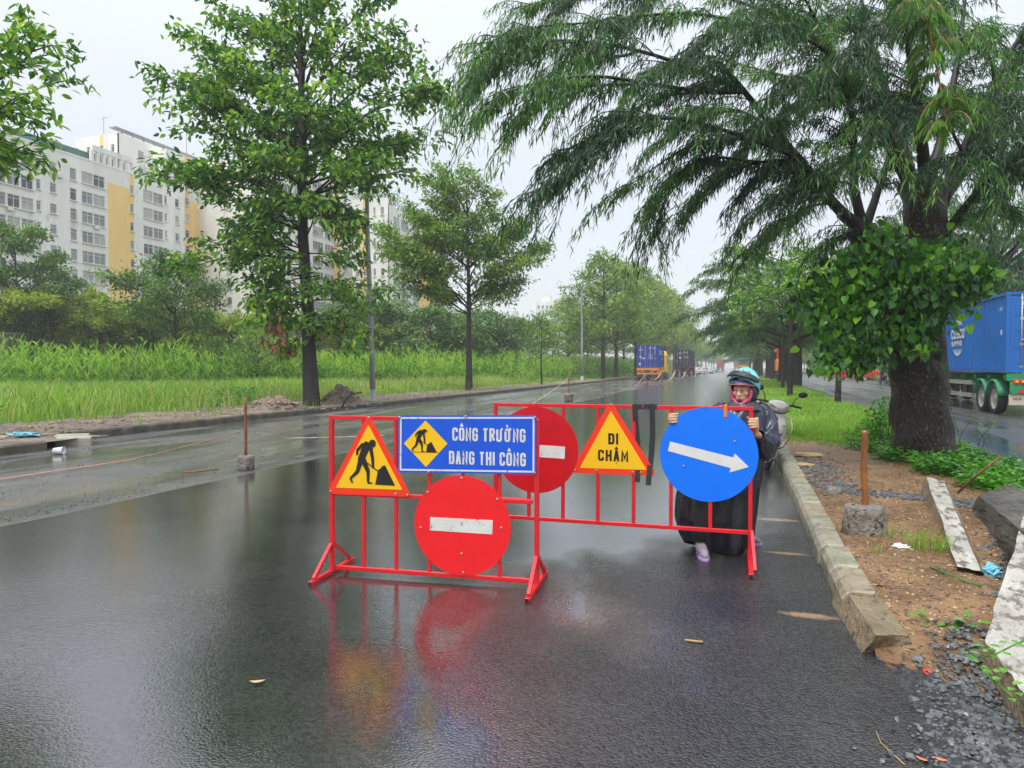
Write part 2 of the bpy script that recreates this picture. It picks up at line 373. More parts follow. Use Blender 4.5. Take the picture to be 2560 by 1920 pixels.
# ================================================================== SETTING
M = {}
M['new_asphalt'] = asphalt('fresh_wet_asphalt', (.017, .017, .019), (.036, .036, .036), grain=75, film=(.46, .57), xgrad=(-1.5, .45, .12, -.16), ygrad=(5.2, 10, 0, .22), rough=(.19, .035), gb=.75, puddle_scale=.36, streak=(1, .5, 1), ior=2.6, specks=False, ripple=.15, fgb=.10, sand=((.42, 4.72, .20, .06), (.38, 6.25, .22, .05), (.36, 7.6, .26, .09)))
M['old_asphalt'] = asphalt('old_wet_asphalt', (.06, .06, .058), (.10, .10, .096), grain=55, film=(.42, .62), rough=(.28, .06), gb=.7, fgb=.08, ripple=.16, ygrad=(9, 24, 0, .10), puddle_scale=.5, streak=(1.6, .22, 1), ior=1.8, mud=((.13, .105, .075), .7, .54, .6))
M['far_asphalt'] = asphalt('opposite_wet_asphalt', (.035, .036, .038), (.06, .062, .065), grain=40, film=(.38, .60), rough=(.32, .08), gb=.3, ripple=.15, fgb=.08, puddle_scale=.5, streak=(1.4, .15, 1), ior=1.8, specks=False)
M['earth'] = pmat('wet_brown_earth', (.15, .078, .030), (.31, .18, .080), scale=2.6, rough=.62, bump=1.6, bscale=42, world=True, cc=(.05, .04, .03), cscale=24, cthr=(.54, .62), rr=(.35, .7))
M['verge_soil'] = pmat('damp_verge_soil', (.12, .09, .065), (.24, .185, .14), scale=1.5, rough=.8, bump=1, bscale=18, world=True, cc=(.05, .045, .035), cscale=7, cthr=(.55, .62))
M['grass_soil'] = pmat('ground_under_grass', (.035, .06, .015), (.08, .13, .03), scale=.8, rough=.9, bump=1, bscale=14, world=True)
M['kerb'] = pmat('wet_kerb_concrete', (.22, .21, .15), (.33, .31, .235), scale=7, rough=.3, bump=.5, bscale=60, cc=(.10, .09, .06), cscale=34, cthr=(.58, .72), rr=(.16, .45), world=True)
M['kerb_old'] = pmat('dark_kerb_concrete', (.055, .047, .036), (.13, .11, .085), scale=2.5, rough=.5, bump=.6, bscale=30, world=True, cc=(.25, .23, .19), cscale=6, cthr=(.60, .72))
M['kerb_pale'] = pmat('pale_kerb_concrete', (.30, .28, .22), (.42, .40, .33), scale=3, rough=.5, bump=.5, bscale=30, world=True)
M['rubble_stone'] = pmat('grey_gravel_stone', (.05, .055, .06), (.22, .22, .22), scale=9, rough=.35, world=True)
M['marking'] = pmat('worn_road_paint', (.45, .45, .44), (.12, .12, .12), scale=6, rough=.35, world=True, spread=(.42, .7))

def sheet(name, x0, x1, y0, y1, z, mat, kind='structure', nx=1, ny=1, relief=None):
    xs = np.linspace(x0, x1, nx + 1); ys = np.linspace(y0, y1, ny + 1)
    X, Y = np.meshgrid(xs, ys); Z = np.full_like(X, z)
    if relief is not None: Z = Z + relief(X, Y)
    V = np.stack([X.ravel(), Y.ravel(), Z.ravel()], 1)
    i = np.arange(ny)[:, None] * (nx + 1) + np.arange(nx)[None, :]; i = i.ravel()
    F = np.stack([i, i + 1, i + nx + 2, i + nx + 1], 1)
    return tag(link(name, np_mesh(name, V, F, mat, smooth=relief is not None)), kind=kind)
def vnoise(X, Y, s, seed=0):
    f = np.vectorize(lambda a_, b_: mnoise.noise((a_ * s + seed, b_ * s, seed * .37)))
    return f(X, Y)

sheet('ground', -880, 880, -40, 905, -.06, M['grass_soil'])
sheet('road', -13.62, .66, -6, 700, -.02, M['old_asphalt'])
# the fresh carpet: 3 cm proud of the old surface with a ragged edge on the left and a torn one where the kerb stops
rv = []; ys = list(np.arange(-6, 30, .25)) + list(np.arange(30, 700, 6.0))
for y in ys:
    j = .09 * mnoise.noise((y * 1.1, 3, 0)) + .22 * mnoise.noise((y * .13, 7, 0))
    if y < 4.1: xr = .74 + .05 * mnoise.noise((y * 7, 1, 5)) + max(0, 3.3 - y) * .05
    elif y < 4.75: xr = .62 + (4.75 - y) * .19 + .02 * mnoise.noise((y * 14, 1, 5))
    else: xr = .615
    rv.append((y, -6.75 + j, xr))
V = []; F = []
for i, (y, xl, xr) in enumerate(rv):
    V += [(xl - .05, y, -.022), (xl, y, .008), (xr, y, .008), (xr + .03, y, -.06)]
    if i: b = i * 4; F += [(b - 4 + k, b - 4 + k + 1, b + k + 1, b + k) for k in range(3)]
tag(link('fresh_asphalt', np_mesh('fresh_asphalt', np.array(V), np.array(F), M['new_asphalt'])), kind='structure')
# opposite carriageway and the service road beyond the second strip
sheet('opposite_road', 3.62, 14.6, -6, 700, -.015, M['far_asphalt'])
sheet('service_road', 17.8, 27, -6, 700, -.015, M['far_asphalt'])
# verge on the left: soil strip and grass field
sheet('verge_soil', -17.4, -13.75, -6, 220, .10, M['verge_soil'], nx=18, ny=500, relief=lambda X, Y: .05 * vnoise(X, Y, 1.3, 2) + .03 * vnoise(X, Y, 4, 5) + .02)
sheet('verge_apron', -13.8, -12.55, -6, 11.55, .12, M['verge_soil'], nx=10, ny=120, relief=lambda X, Y: .02 * vnoise(X, Y, 3, 5))
sheet('grass_field', -300, -17.35, -6, 500, .11, M['grass_soil'])
sheet('far_verge', -17.4, -13.75, 220, 700, .10, M['grass_soil'])
# median: wet sandy earth in front, grass behind
def med(X, Y):
    d = np.clip((Y - 3.4) / 1.6, 0, 1)
    base = -.04 + (.14) * d * d * (3 - 2 * d)
    u_ = np.interp(Y, [5.2, 9.0], [1.72, 2.75]); pit = np.exp(-(((X - u_ - .18) / .22) ** 2)) * np.clip((Y - 4.9) / .6, 0, 1) * np.clip((8.6 - Y) / .8, 0, 1) * .26
    return base - pit + .03 * vnoise(X, Y, 1.7, 1) + .018 * vnoise(X, Y, 6, 4) + .008 * vnoise(X, Y, 15, 9)
sheet('median_earth', .70, 3.4, 1.2, 15.2, 0, M['earth'], nx=110, ny=420, relief=med)
sheet('median_bank', 3.30, 3.60, 1.2, 15.2, .06, M['grass_soil'], nx=4, ny=60, relief=lambda X, Y: .03 * vnoise(X, Y, 2, 3))
sheet('median_grass_ground', .80, 3.58, 15.15, 640, .10, M['grass_soil'])
sheet('second_strip', 14.7, 17.7, 30, 640, .10, M['grass_soil'])
sheet('far_ground', 27, 300, -6, 640, .0, M['grass_soil'])

# kerbs: every stone its own piece
def kerb_stone_mesh(L, w, h, ch, mat, seed):
    mb = MB(); rnd = random.Random(seed)
    prof = [(0, -.12), (0, h - ch), (ch * .45, h - ch * .35), (ch, h), (w, h), (w, -.12)]
    n = len(prof); rings = []
    for k, y in enumerate((-L / 2 + .005, -L / 2 + .022, L / 2 - .022, L / 2 - .005)):
        s_ = .93 if k in (0, 3) else 1
        rings.append([(x if x == 0 and s_ == 1 else x * s_ + (.003 if s_ < 1 else 0), y, z * (s_ if z > 0 else 1)) for x, z in prof])
    V_ = [p for r_ in rings for p in r_]
    Fs = []
    for k in range(3):
        for i in range(n - 1): a0 = k * n + i; Fs.append((a0, a0 + 1, a0 + n + 1, a0 + n))
    Fs.append(list(range(n))[::-1]); Fs.append([3 * n + i for i in range(n)])
    mb.add(V_, Fs); return mb.mesh('kerb_stone', mat)
def kerb_line(name, x, y0, y1, L, w, h, ch, mats, flip=False, jit=.006, skip=None, zoff=0):
    k = tag(empty(name, (x, y0, 0)), kind='structure')
    mes = [kerb_stone_mesh(L, w, h, ch, m_, i) for i, m_ in enumerate(mats)]
    y = y0 + L / 2; i = 0
    while y < y1:
        o = link('kerb_stone', random.choice(mes), k)
        o.location = (random.uniform(-jit, jit) * 1.4, y - y0, zoff + random.uniform(-jit, jit)); o.rotation_euler = (random.uniform(-jit, jit), random.uniform(-jit, jit) * 2, (math.pi if flip else 0) + random.uniform(-jit, jit))
        y += L + .004; i += 1
    return k
M['kerb_b'] = pmat('stained_kerb_concrete', (.15, .14, .095), (.27, .25, .18), scale=5, rough=.32, bump=.6, bscale=60, cc=(.07, .06, .04), cscale=20, cthr=(.53, .68), rr=(.18, .45), world=True)
M['kerb_c'] = pmat('brown_splashed_kerb_concrete', (.24, .20, .13), (.34, .30, .22), scale=5, rough=.36, bump=.6, bscale=60, cc=(.16, .10, .05), cscale=14, cthr=(.52, .66), world=True)
kerb_line('median_kerb', .60, 4.78, 34, .60, .19, .17, .06, [M['kerb'], M['kerb_b'], M['kerb_c'], M['kerb']], jit=.009)
sheet_ = MB().box((.70, 367, .03), (.18, 666, .2)).build('far_median_kerb', M['kerb']); tag(sheet_, kind='structure')
kerb_line('verge_kerb', -13.62, 11.6, 110, 1.0, .17, .16, .04, [M['kerb_old'], M['kerb_old'], M['kerb_old']], flip=True)
kerb_line('near_verge_kerb', -12.42, 1.0, 10.4, 1.0, .17, .16, .04, [M['kerb_old']], flip=True)
tag(MB().box((-13.7, 405, .03), (.17, 590, .2)).build('far_verge_kerb', M['kerb_old']), kind='structure')
# the jog between the two kerb lines: three pale stones laid across
kj = tag(empty('jog_kerb', (0, 0, 0)), kind='structure')
me_ = kerb_stone_mesh(.62, .17, .16, .04, M['kerb_pale'], 5)
for i, (x, y, rz) in enumerate(((-12.62, 10.75, -.95), (-13.1, 11.12, -.9))):
    o = link('kerb_stone', me_, kj, (x, y, 0)); o.rotation_euler = (0, 0, math.pi + rz)
for i in range(5):
    o = link('kerb_stone', me_, kj, (-14.15 - i * .1, 10.4 - i * .66, -.02)); o.rotation_euler = (0, .02 * i, math.pi + .15)
kerb_line('opposite_road_kerb', 3.50, 15, 34, 1.0, .15, .12, .03, [M['kerb_old']], flip=True)
kerb_line('second_strip_kerb', 14.62, 40, 110, 1.0, .16, .17, .03, [M['kerb_old']], flip=False)
# lane markings on the old surface
mk = MB()
for y0 in (30, 40, 50, 62, 74, 88, 104): mk.box((-10.4, y0, -.0145), (.14, 4.0, .003))
for (x0, y0, L_, a_) in ((-12.2, 34, 3, .3), (-11.4, 36.5, 2.5, .1), (-9.0, 75, 3, 1.3)): mk.box((x0, y0, -.0145), (L_, .15, .003), rot=Matrix.Rotation(a_, 3, 'Z'))
tag(mk.build('lane_marking', M['marking']), kind='structure')

# haze: rain-filled air
hz = MB().box((0, 432, 39), (1790, 955, 80.6)).build('haze', None if False else pmat('haze_air', (1, 1, 1)))
m = hz.data.materials[0]; nt = m.node_tree
for n in list(nt.nodes):
    if n.type != 'OUTPUT_MATERIAL': nt.nodes.remove(n)
pv = nt.nodes.new('ShaderNodeVolumePrincipled'); pv.inputs['Color'].default_value = (.93, .95, .99, 1); pv.inputs['Density'].default_value = .0008
nt.links.new(pv.outputs[0], nt.nodes['Material Output'].inputs['Volume']); tag(hz, kind='stuff')

# bed of crushed stone where the carpet is torn off
gx = np.linspace(0, 1, 40); gy = np.linspace(1.0, 4.02, 60); V = []; F = []
for j, y in enumerate(gy):
    xa = .70 + max(0, 3.3 - y) * .04; xb = np.interp(y, [1.0, 2.8, 3.4, 3.75, 4.02], [3.2, 2.7, 1.6, 1.15, .85]) + .12 * mnoise.noise((y * 2.1, 4, 4)) + .05 * mnoise.noise((y * 9, 4, 4))
    for t in gx: x = xa + (xb - xa) * t; V.append((x, y, float(med(np.array([[x]]), np.array([[y]]))[0, 0]) + .016 * (1 if 0 < t < 1 else -.5) + .012 * mnoise.noise((x * 14, y * 14, 1))))
for j in range(59):
    for i in range(39): q = j * 40 + i; F.append((q, q + 1, q + 41, q + 40))
M['gravel_bed'] = pmat('wet_crushed_stone_bed', (.028, .03, .033), (.10, .105, .11), scale=28, rough=.4, bump=3, bscale=55, world=True, cc=(.30, .29, .27), cscale=40, cthr=(.60, .66))
tag(link('gravel_bed', np_mesh('gravel_bed', np.array(V), np.array(F), M['gravel_bed'])), kind='structure')
# ================================================================== BUILDINGS
M['white_wall'] = pmat('weathered_white_render', (.66, .65, .60), (.78, .77, .73), scale=.25, rough=.8, world=True, cc=(.48, .46, .40), cscale=.55, cthr=(.56, .74), vec=(1, 1, .35))
M['yellow_wall'] = pmat('yellow_render', (.76, .50, .15), (.82, .55, .18), scale=.3, rough=.8, world=True, cc=(.52, .34, .12), cscale=.6, cthr=(.60, .78), vec=(1, 1, .3))
M['frame_white'] = pmat('white_window_frame', (.62, .62, .60), rough=.5)
M['glass'] = pmat('window_glass', (.10, .115, .125), (.24, .25, .25), scale=.35, rough=.16, world=True)
M['curtain'] = pmat('curtained_glass', (.30, .30, .28), (.42, .41, .37), scale=.5, rough=.25, world=True)
M['glass_dark'] = pmat('dark_window_glass', (.03, .036, .042), rough=.12)
M['grey_metal'] = pmat('grey_metal', (.22, .23, .23), rough=.5, metal=.3)
M['roof_grey'] = pmat('grey_roof', (.22, .22, .22), (.30, .30, .30), scale=.3, rough=.8, world=True)
M['net_green'] = pmat('green_shade_net', (.03, .12, .10), (.05, .18, .15), scale=1, rough=.8, world=True)
WCACHE = {}
def win_meshes(w, h, rail):
    k = (round(w, 1), round(h, 1), rail)
    if k in WCACHE: return WCACHE[k]
    f = MB(); t = .09
    f.box((-w / 2 + t / 2, 0, 0), (t, .1, h)); f.box((w / 2 - t / 2, 0, 0), (t, .1, h))
    f.box((0, 0, h / 2 - t / 2), (w - 2 * t, .1, t)); f.box((0, 0, -h / 2 + t / 2), (w - 2 * t, .1, t))
    n = max(1, round(w / 1.0))
    for i in range(1, n): f.box((-w / 2 + w * i / n, .0, 0), (.07 if i % 2 else .1, .09, h - 2 * t))
    f.box((0, .002, h * .22), (w - 2 * t, .08, .06))
    if rail:
        for q in range(4): f.box((0, -.12, -h / 2 + .16 + q * .2), (w, .03, .03))
        f.box((-w / 4, -.13, -h / 2 + .3), (w * .46, .02, .55), 1)
    fm = f.mesh('window', [M['frame_white'], M['grey_metal']])
    pm = [MB().box((0, .06, 0), (w - .1, .03, h - .1)).mesh('pane', M[g_]) for g_ in ('glass', 'glass_dark', 'glass', 'curtain')]
    sm = MB().box((0, -.14, -h / 2 - .06), (w + .16, .36, .09)).mesh('sill', M['white_wall'])
    WCACHE[k] = (fm, pm, sm); return WCACHE[k]
def facade(b, p0, p1, H, cols, storey=3.0, zmin=6, top_gap=1.8, thick=.35, win_h=1.8, ytop=2.4):
    """wall between ground points p0 and p1, outside on the right-hand side when walking p0->p1;
    cols: list of (length, kind, colour); kind 'w' window column, 's' small window, 'p' blank pier. Lengths are scaled to fit."""
    p0, p1 = Vector((*p0, 0)), Vector((*p1, 0)); u = (p1 - p0); Ltot = u.length; u.normalize(); nrm = Vector((u.y, -u.x, 0))
    m = Matrix((u, -nrm, Vector((0, 0, 1)))).transposed(); rz = math.atan2(u.y, u.x)
    k = Ltot / sum(c[0] for c in cols); s = 0; mbs = {0: MB(), 1: MB()}
    for (L, kind, colr) in cols:
        L *= k; mb = mbs[colr]; cx = s + L / 2
        cap = ytop if colr else 0
        def bx(z0, z1, dx=0, dl=0, dt=0):
            c = p0 + u * (cx + dx) - nrm * (thick / 2) + Vector((0, 0, (z0 + z1) / 2)); mb.box(c, (L + dl, thick + dt, z1 - z0), 0, m)
        if kind == 'p':
            bx(0, H - cap)
            if cap: mb = mbs[0]; bx(H - cap, H)
        else:
            wh = win_h if kind != 's' else win_h * .8
            z = H - top_gap; tops = []
            while z - wh > zmin: tops.append(z); z -= storey
            prev = H
            for zt in tops:
                bx(zt, prev); prev = zt - wh
                fm, pm, sm_ = win_meshes(L, wh, kind == 'w' and L > 2.2)
                o = link('window', fm, b); o.location = p0 + u * cx - nrm * .10 + Vector((0, 0, zt - wh / 2)); o.rotation_euler = (0, 0, rz)
                link('pane', random.choice(pm), o); link('sill', sm_, o)
                if random.random() < .13: q_ = link('air_conditioner', ACM[0], b); q_.location = p0 + u * (cx + L / 2 + .45) + nrm * .2 + Vector((0, 0, zt - wh - .3)); q_.rotation_euler = (0, 0, rz)
            bx(0, prev)
        s += L
    for c_, mb in mbs.items():
        if mb.v: mb.build('wall' if c_ == 0 else 'yellow_wall', M['white_wall'] if c_ == 0 else M['yellow_wall'], b)
    # corner strips and floor bands
    bd = MB()
    for zz in np.arange(H - top_gap + .35, zmin, -storey * 1.0):
        pass
    return m
ACM = [MB().box((0, 0, 0), (.85, .35, .6), 0, bev=.03).mesh('air_conditioner', M['frame_white'])]
def core(b, x0, x1, y0, y1, z0, z1, mat='white_wall', name='core'):
    MB().box(((x0 + x1) / 2, (y0 + y1) / 2, (z0 + z1) / 2), (x1 - x0, y1 - y0, z1 - z0)).build(name, M[mat], b)
def XpY(px, X):
    d = ray(px, 900); return CV.y + d.y * (X / d.x)
# --- block A, nearest: facade at x=-95
bA = thing('apartment_building', 'nearest long white apartment block with two yellow wall panels and roof gardens', 'building', (0, 0, 0))
Xa = -95.0
pxs = [(-120, 'p', 0), (-95, 'w', 0), (-30, 'p', 0), (-12, 'w', 0), (22, 'p', 0), (25, 'w', 0), (57, 'p', 0), (60, 'w', 0), (90, 'p', 0), (97, 's', 0), (109, 'p', 0), (131, 's', 0), (148, 'p', 0), (181, 'w', 0), (198, 'p', 0), (210, 'w', 0), (238.5, 'p', 0), (239.5, 'w', 0), (268, 'p', 0), (275, 'p', 1), (330, 's', 1), (340, 'p', 0), (363, 'w', 0), (387, 'p', 0), (388, 'w', 0), (412, 'p', 0), (416, 's', 0), (422, 'p', 0), (442, 's', 0), (452, 'p', 0), (465, None, 0)]
ysA = [XpY(p[0], Xa) for p in pxs]
facade(bA, (Xa, ysA[0]), (Xa, ysA[-1]), 33.0, [(ysA[i + 1] - ysA[i], pxs[i][1], pxs[i][2]) for i in range(len(pxs) - 1)])
core(bA, Xa - 16, Xa - .5, ysA[0] + .01, ysA[-1] - .01, 0, 32.4)
# roofline: parapet, pergola band with clerestory openings
pr = MB(); ya, yb = XpY(240, Xa), XpY(340, Xa)
pr.box((Xa - .3, (ya + yb) / 2, 35.3), (.4, yb - ya, .9))
for q in range(8): pr.box((Xa - .3, ya + (yb - ya) * (q + .0) / 7, 33.95), (.4, .5, 1.9))
pr.box((Xa - .25, (ysA[0] + ysA[-1]) / 2, 33.15), (.6, ysA[-1] - ysA[0] - .02, .3))
pr.build('parapet', M['white_wall'], bA)
MB().box((Xa - 1.4, XpY(165, Xa), 34.0), (.2, 15, 1.4)).build('shade_net', M['net_green'], bA)
dk = MB().box((Xa - .9, (ya + yb) / 2, 34.0), (.2, yb - ya - .5, 1.5)).build('pergola_screen', M['glass'], bA)
# penthouse set back
yc = 97.5; ye = 128
facade(bA, (-103, yc), (-103, ye), 42.2, [(3, 'p', 0), (1, 's', 0), (3, 'p', 0), (1.0, 's', 0), (4, 'p', 0), (1.4, 's', 0), (3, 'p', 0), (1.2, 's', 0), (5, 'p', 0)], zmin=33)
facade(bA, (-113, yc), (-103.01, yc), 42.2, [(2.6, 'p', 0), (.8, 's', 0), (2.2, 'p', 0), (.8, 's', 1), (1.6, 'p', 0), (.8, 's', 0), (1, 'p', 0)], zmin=33)
core(bA, -113, -103.4, yc + .4, ye, 30, 42.0)
rf = MB(); 
for q in range(8): rf.box((-103.4, yc + 1 + q * 2.4, 42.6), (.2, .2, .9))
rf.box((-104.0, yc + 9.3, 43.15), (1.5, 19.4, .18)); rf.build('roof_canopy', M['roof_grey'], bA)
an = MB(); an.cyl((-104, yc + 17, 43), (-104, yc + 17, 48.5), .06, n=5); an.cyl((-108, yc + 1.5, 43), (-108, yc + 1.5, 46), .05, n=5); an.cyl((-108.5, yc + 1.5, 45.6), (-107.2, yc + 1.6, 45.9), .05, n=5)
an.build('antenna', M['grey_metal'], bA)
# fire stair rail on the roof
rl = MB()
for q in range(10): rl.cyl((-99, 99 + q * 1.4, 33), (-99, 99 + q * 1.4, 38.2), .05, n=4)
for z in (36.2, 37.2, 38.2): rl.cyl((-99, 99, z), (-99, 111.6, z), .05, n=4)
rl.build('railing', M['grey_metal'], bA)
# --- block B, behind the tall tree
bB = thing('apartment_building', 'white apartment block with wide yellow wall seen behind the tall tree', 'building')
Xb = -99.0
pxb = [(465, 'p', 1), (467, 's', 1), (478, 'p', 1), (502, 's', 1), (513, 'p', 1), (531, 's', 1), (543, 'p', 0), (555, 'w', 0), (572, 'p', 0), (573, 'w', 0), (592, 'p', 0), (600, 'w', 0), (620, 'p', 0), (628, 'w', 0), (650, None, 0)]
ysB = [XpY(p[0], Xb) for p in pxb]; ysB[0] = ysA[-1] + .02
facade(bB, (Xb, ysB[0]), (Xb, ysB[-1]), 41.0, [(ysB[i + 1] - ysB[i], pxb[i][1], pxb[i][2]) for i in range(len(pxb) - 1)], storey=3.0, ytop=8.2)
core(bB, Xb - 16, Xb - .5, ysB[0] + .3, ysB[-1], 0, 41.1)
# --- block C, stands forward
bC = thing('apartment_building', 'white apartment block stepping forward just left of the lamp post', 'building')
Xc = -81.0
pxc = [(700, 'p', 0), (708, 'w', 0), (730, 'p', 0), (740, 's', 0), (752, 'p', 0), (784, 'w', 0), (810, 'p', 0), (814, 'w', 0), (836, 'p', 1), (852, 'p', 0), (862, 's', 0), (870, 'p', 0), (896, 'w', 0), (916, 'p', 0), (921, None, 0)]
ysC = [XpY(p[0], Xc) for p in pxc]
facade(bC, (Xc, ysC[0]), (Xc, ysC[-1]), 40.5, [(ysC[i + 1] - ysC[i], pxc[i][1], pxc[i][2]) for i in range(len(pxc) - 1)])
facade(bC, (-100, ysC[0] + .02), (Xc - .02, ysC[0] + .02), 40.5, [(7, 'p', 0), (1.2, 's', 0), (5, 'p', 0), (1.2, 's', 0), (4, 'p', 0)])
core(bC, -100, Xc - .5, ysC[0] + .5, ysC[-1], 0, 40)
# --- tower D
bD = thing('apartment_building', 'narrow white tower block with orange stripes and trees on its roof', 'building')
Xd = -66.0; Yd = 126.0
facade(bD, (-74, Yd), (Xd, Yd), 34.8, [(.8, 'p', 0), (1.1, 's', 0), (.9, 'p', 1), (.9, 's', 1), (.5, 'p', 1), (1.2, 'p', 0), (.7, 's', 0), (1.2, 'p', 0), (.9, 's', 0), (1.0, 'p', 0)], storey=3.0, win_h=1.9)
pxd = [(976, 'p', 0), (985, 'w', 0), (1000, 'p', 0), (1004, 'w', 0), (1022, 'p', 0), (1034, 'w', 0), (1048, 'p', 1), (1076, 's', 1), (1084, 'p', 0), (1096, 'w', 0), (1112, 'p', 0), (1120, None, 0)]
ysD = [XpY(p[0], Xd) for p in pxd]; ysD[0] = Yd + .02
facade(bD, (Xd, ysD[0]), (Xd, ysD[-1]), 33.4, [(ysD[i + 1] - ysD[i], pxd[i][1], pxd[i][2]) for i in range(len(pxd) - 1)])
core(bD, -74, Xd - .5, Yd + .5, ysD[-1], 0, 33.6)
an = MB().cyl((Xd - 2, Yd + 8, 34), (Xd - 2, Yd + 8, 40), .06, n=5); an.build('antenna', M['grey_metal'], bD)
# --- far tower and low house
bE = thing('tower_building', 'pale high-rise block far off in the haze behind the low house', 'building')
p = D(1362, 917, 330)
def small_block(b, c, w, d, H, n, m_, storey=3.2, wall='white_wall'):
    facade(b, (c.x - w / 2, c.y), (c.x + w / 2, c.y), H, [(1, 'p', 0)] + [(1.8, 's', 0), (1.1, 'p', 0)] * n, storey=storey, zmin=14, top_gap=2)
    facade(b, (c.x + w / 2, c.y + .02), (c.x + w / 2, c.y + d), H, [(1, 'p', 0)] + [(1.8, 's', 0), (1.1, 'p', 0)] * m_, storey=storey, zmin=14, top_gap=2)
    core(b, c.x - w / 2, c.x + w / 2 - .5, c.y + .5, c.y + d, 0, H - .3)
small_block(bE, p, 8.5, 9, 32, 4, 3)
MB().box((p.x, p.y + 4, 33), (4, 4, 3)).build('plant_room', M['white_wall'], bE)
bG = thing('tower_building', 'very faint distant high-rise rising above the row of trees', 'building')
p = D(1690, 917, 560); small_block(bG, p, 9, 10, 45, 3, 3)
bF = thing('house', 'low white house with grey pitched roof beyond the bushes', 'house')
p = D(1305, 917, 150)
MB().box((p.x, p.y, 4.5), (9, 8, 9)).build('wall', M['white_wall'], bF)
rfm = MB().prism([(-5.2, 9), (5.2, 9), (2.0, 11.4), (-2.0, 11.4)], -4.6, 4.6).mesh('roof', M['roof_grey']); o = link('roof', rfm, bF, (p.x, p.y, 0))
MB().box((p.x - 2, p.y, 12), (2, 2, 2.6)).build('roof_room', M['white_wall'], bF)
for dx in (-3, -1, 1, 3):
    fm, pm, sm_ = win_meshes(1.2, 1.2, False); o = link('window', fm, bF, (p.x + dx, p.y - 4.03, 7.2)); link('pane', pm[0], o)
# cream boundary wall at the left edge
bw = thing('boundary_wall', 'long plain cream wall standing behind the reeds at far left', 'wall')
p1 = D(-60, 845, 52); p2 = D(230, 855, 62)
MB().bar((p1.x, p1.y, 2.0), (p2.x, p2.y, 2.0), .25, 4.1).build('wall', M['kerb_pale'], bw)
MB().bar((p1.x, p1.y, 4.13), (p2.x, p2.y, 4.13), .4, .14).build('coping', M['frame_white'], bw)
# ================================================================== VEGETATION
M['bark'] = pmat('dark_wet_bark', (.010, .008, .0065), (.034, .027, .021), scale=3, rough=.55, bump=2.2, bscale=14, vec=(1, 1, .35), cc=(.10, .085, .065), cscale=11, cthr=(.60, .66))
M['bark_near'] = pmat('rough_wet_bark', (.007, .005, .004), (.024, .017, .012), scale=4, rough=.42, bump=3.5, bscale=22, vec=(1.6, 1.6, .55), cc=(.30, .20, .10), cscale=30, cthr=(.60, .64))
M['branch'] = pmat('dark_branch_bark', (.009, .007, .006), (.022, .017, .014), scale=5, rough=.6)
M['leaf_tall'] = leafmat('broad_leaf', (.020, .085, .015), (.10, .25, .030), (.36, .52, .06), nscale=.55, rough=.3, transl=.4)
M['leaf_row'] = leafmat('row_tree_leaf', (.05, .12, .02), (.15, .28, .035), (.36, .46, .07), nscale=.25, rough=.4, transl=.3)
M['leaf_dark'] = leafmat('dark_tree_leaf', (.03, .085, .02), (.09, .19, .035), (.22, .36, .06), nscale=.3, rough=.45, transl=.25)
M['leaf_lime'] = leafmat('lime_tree_leaf', (.11, .17, .012), (.26, .35, .03), (.42, .50, .07), nscale=.2, rough=.5, transl=.3)
M['leaf_feather'] = leafmat('feathery_leaf', (.011, .048, .017), (.045, .145, .032), (.20, .40, .045), nscale=.8, rough=.35, transl=.28)
M['leaf_feather_far'] = leafmat('feathery_leaf_far', (.020, .08, .022), (.065, .175, .034), (.17, .33, .05), nscale=.3, rough=.4, transl=.3)
M['leaf_heart'] = leafmat('heart_leaf', (.012, .06, .012), (.055, .20, .022), (.24, .56, .03), nscale=1.4, rough=.25, transl=.32)
M['leaf_ground'] = leafmat('ground_cover_leaf', (.03, .12, .015), (.08, .27, .025), (.17, .42, .04), nscale=2.0, rough=.3, transl=.3)
M['grass'] = leafmat('grass_blade', (.06, .16, .012), (.19, .36, .035), (.38, .52, .08), nscale=.45, rough=.4, transl=.35)
M['reed'] = leafmat('reed_blade', (.03, .11, .012), (.17, .36, .04), (.44, .60, .11), nscale=.25, rough=.4, transl=.32)
M['dead_leaf'] = pmat('dry_red_brown_leaf', (.22, .05, .025), (.34, .12, .06), scale=4, rough=.6)

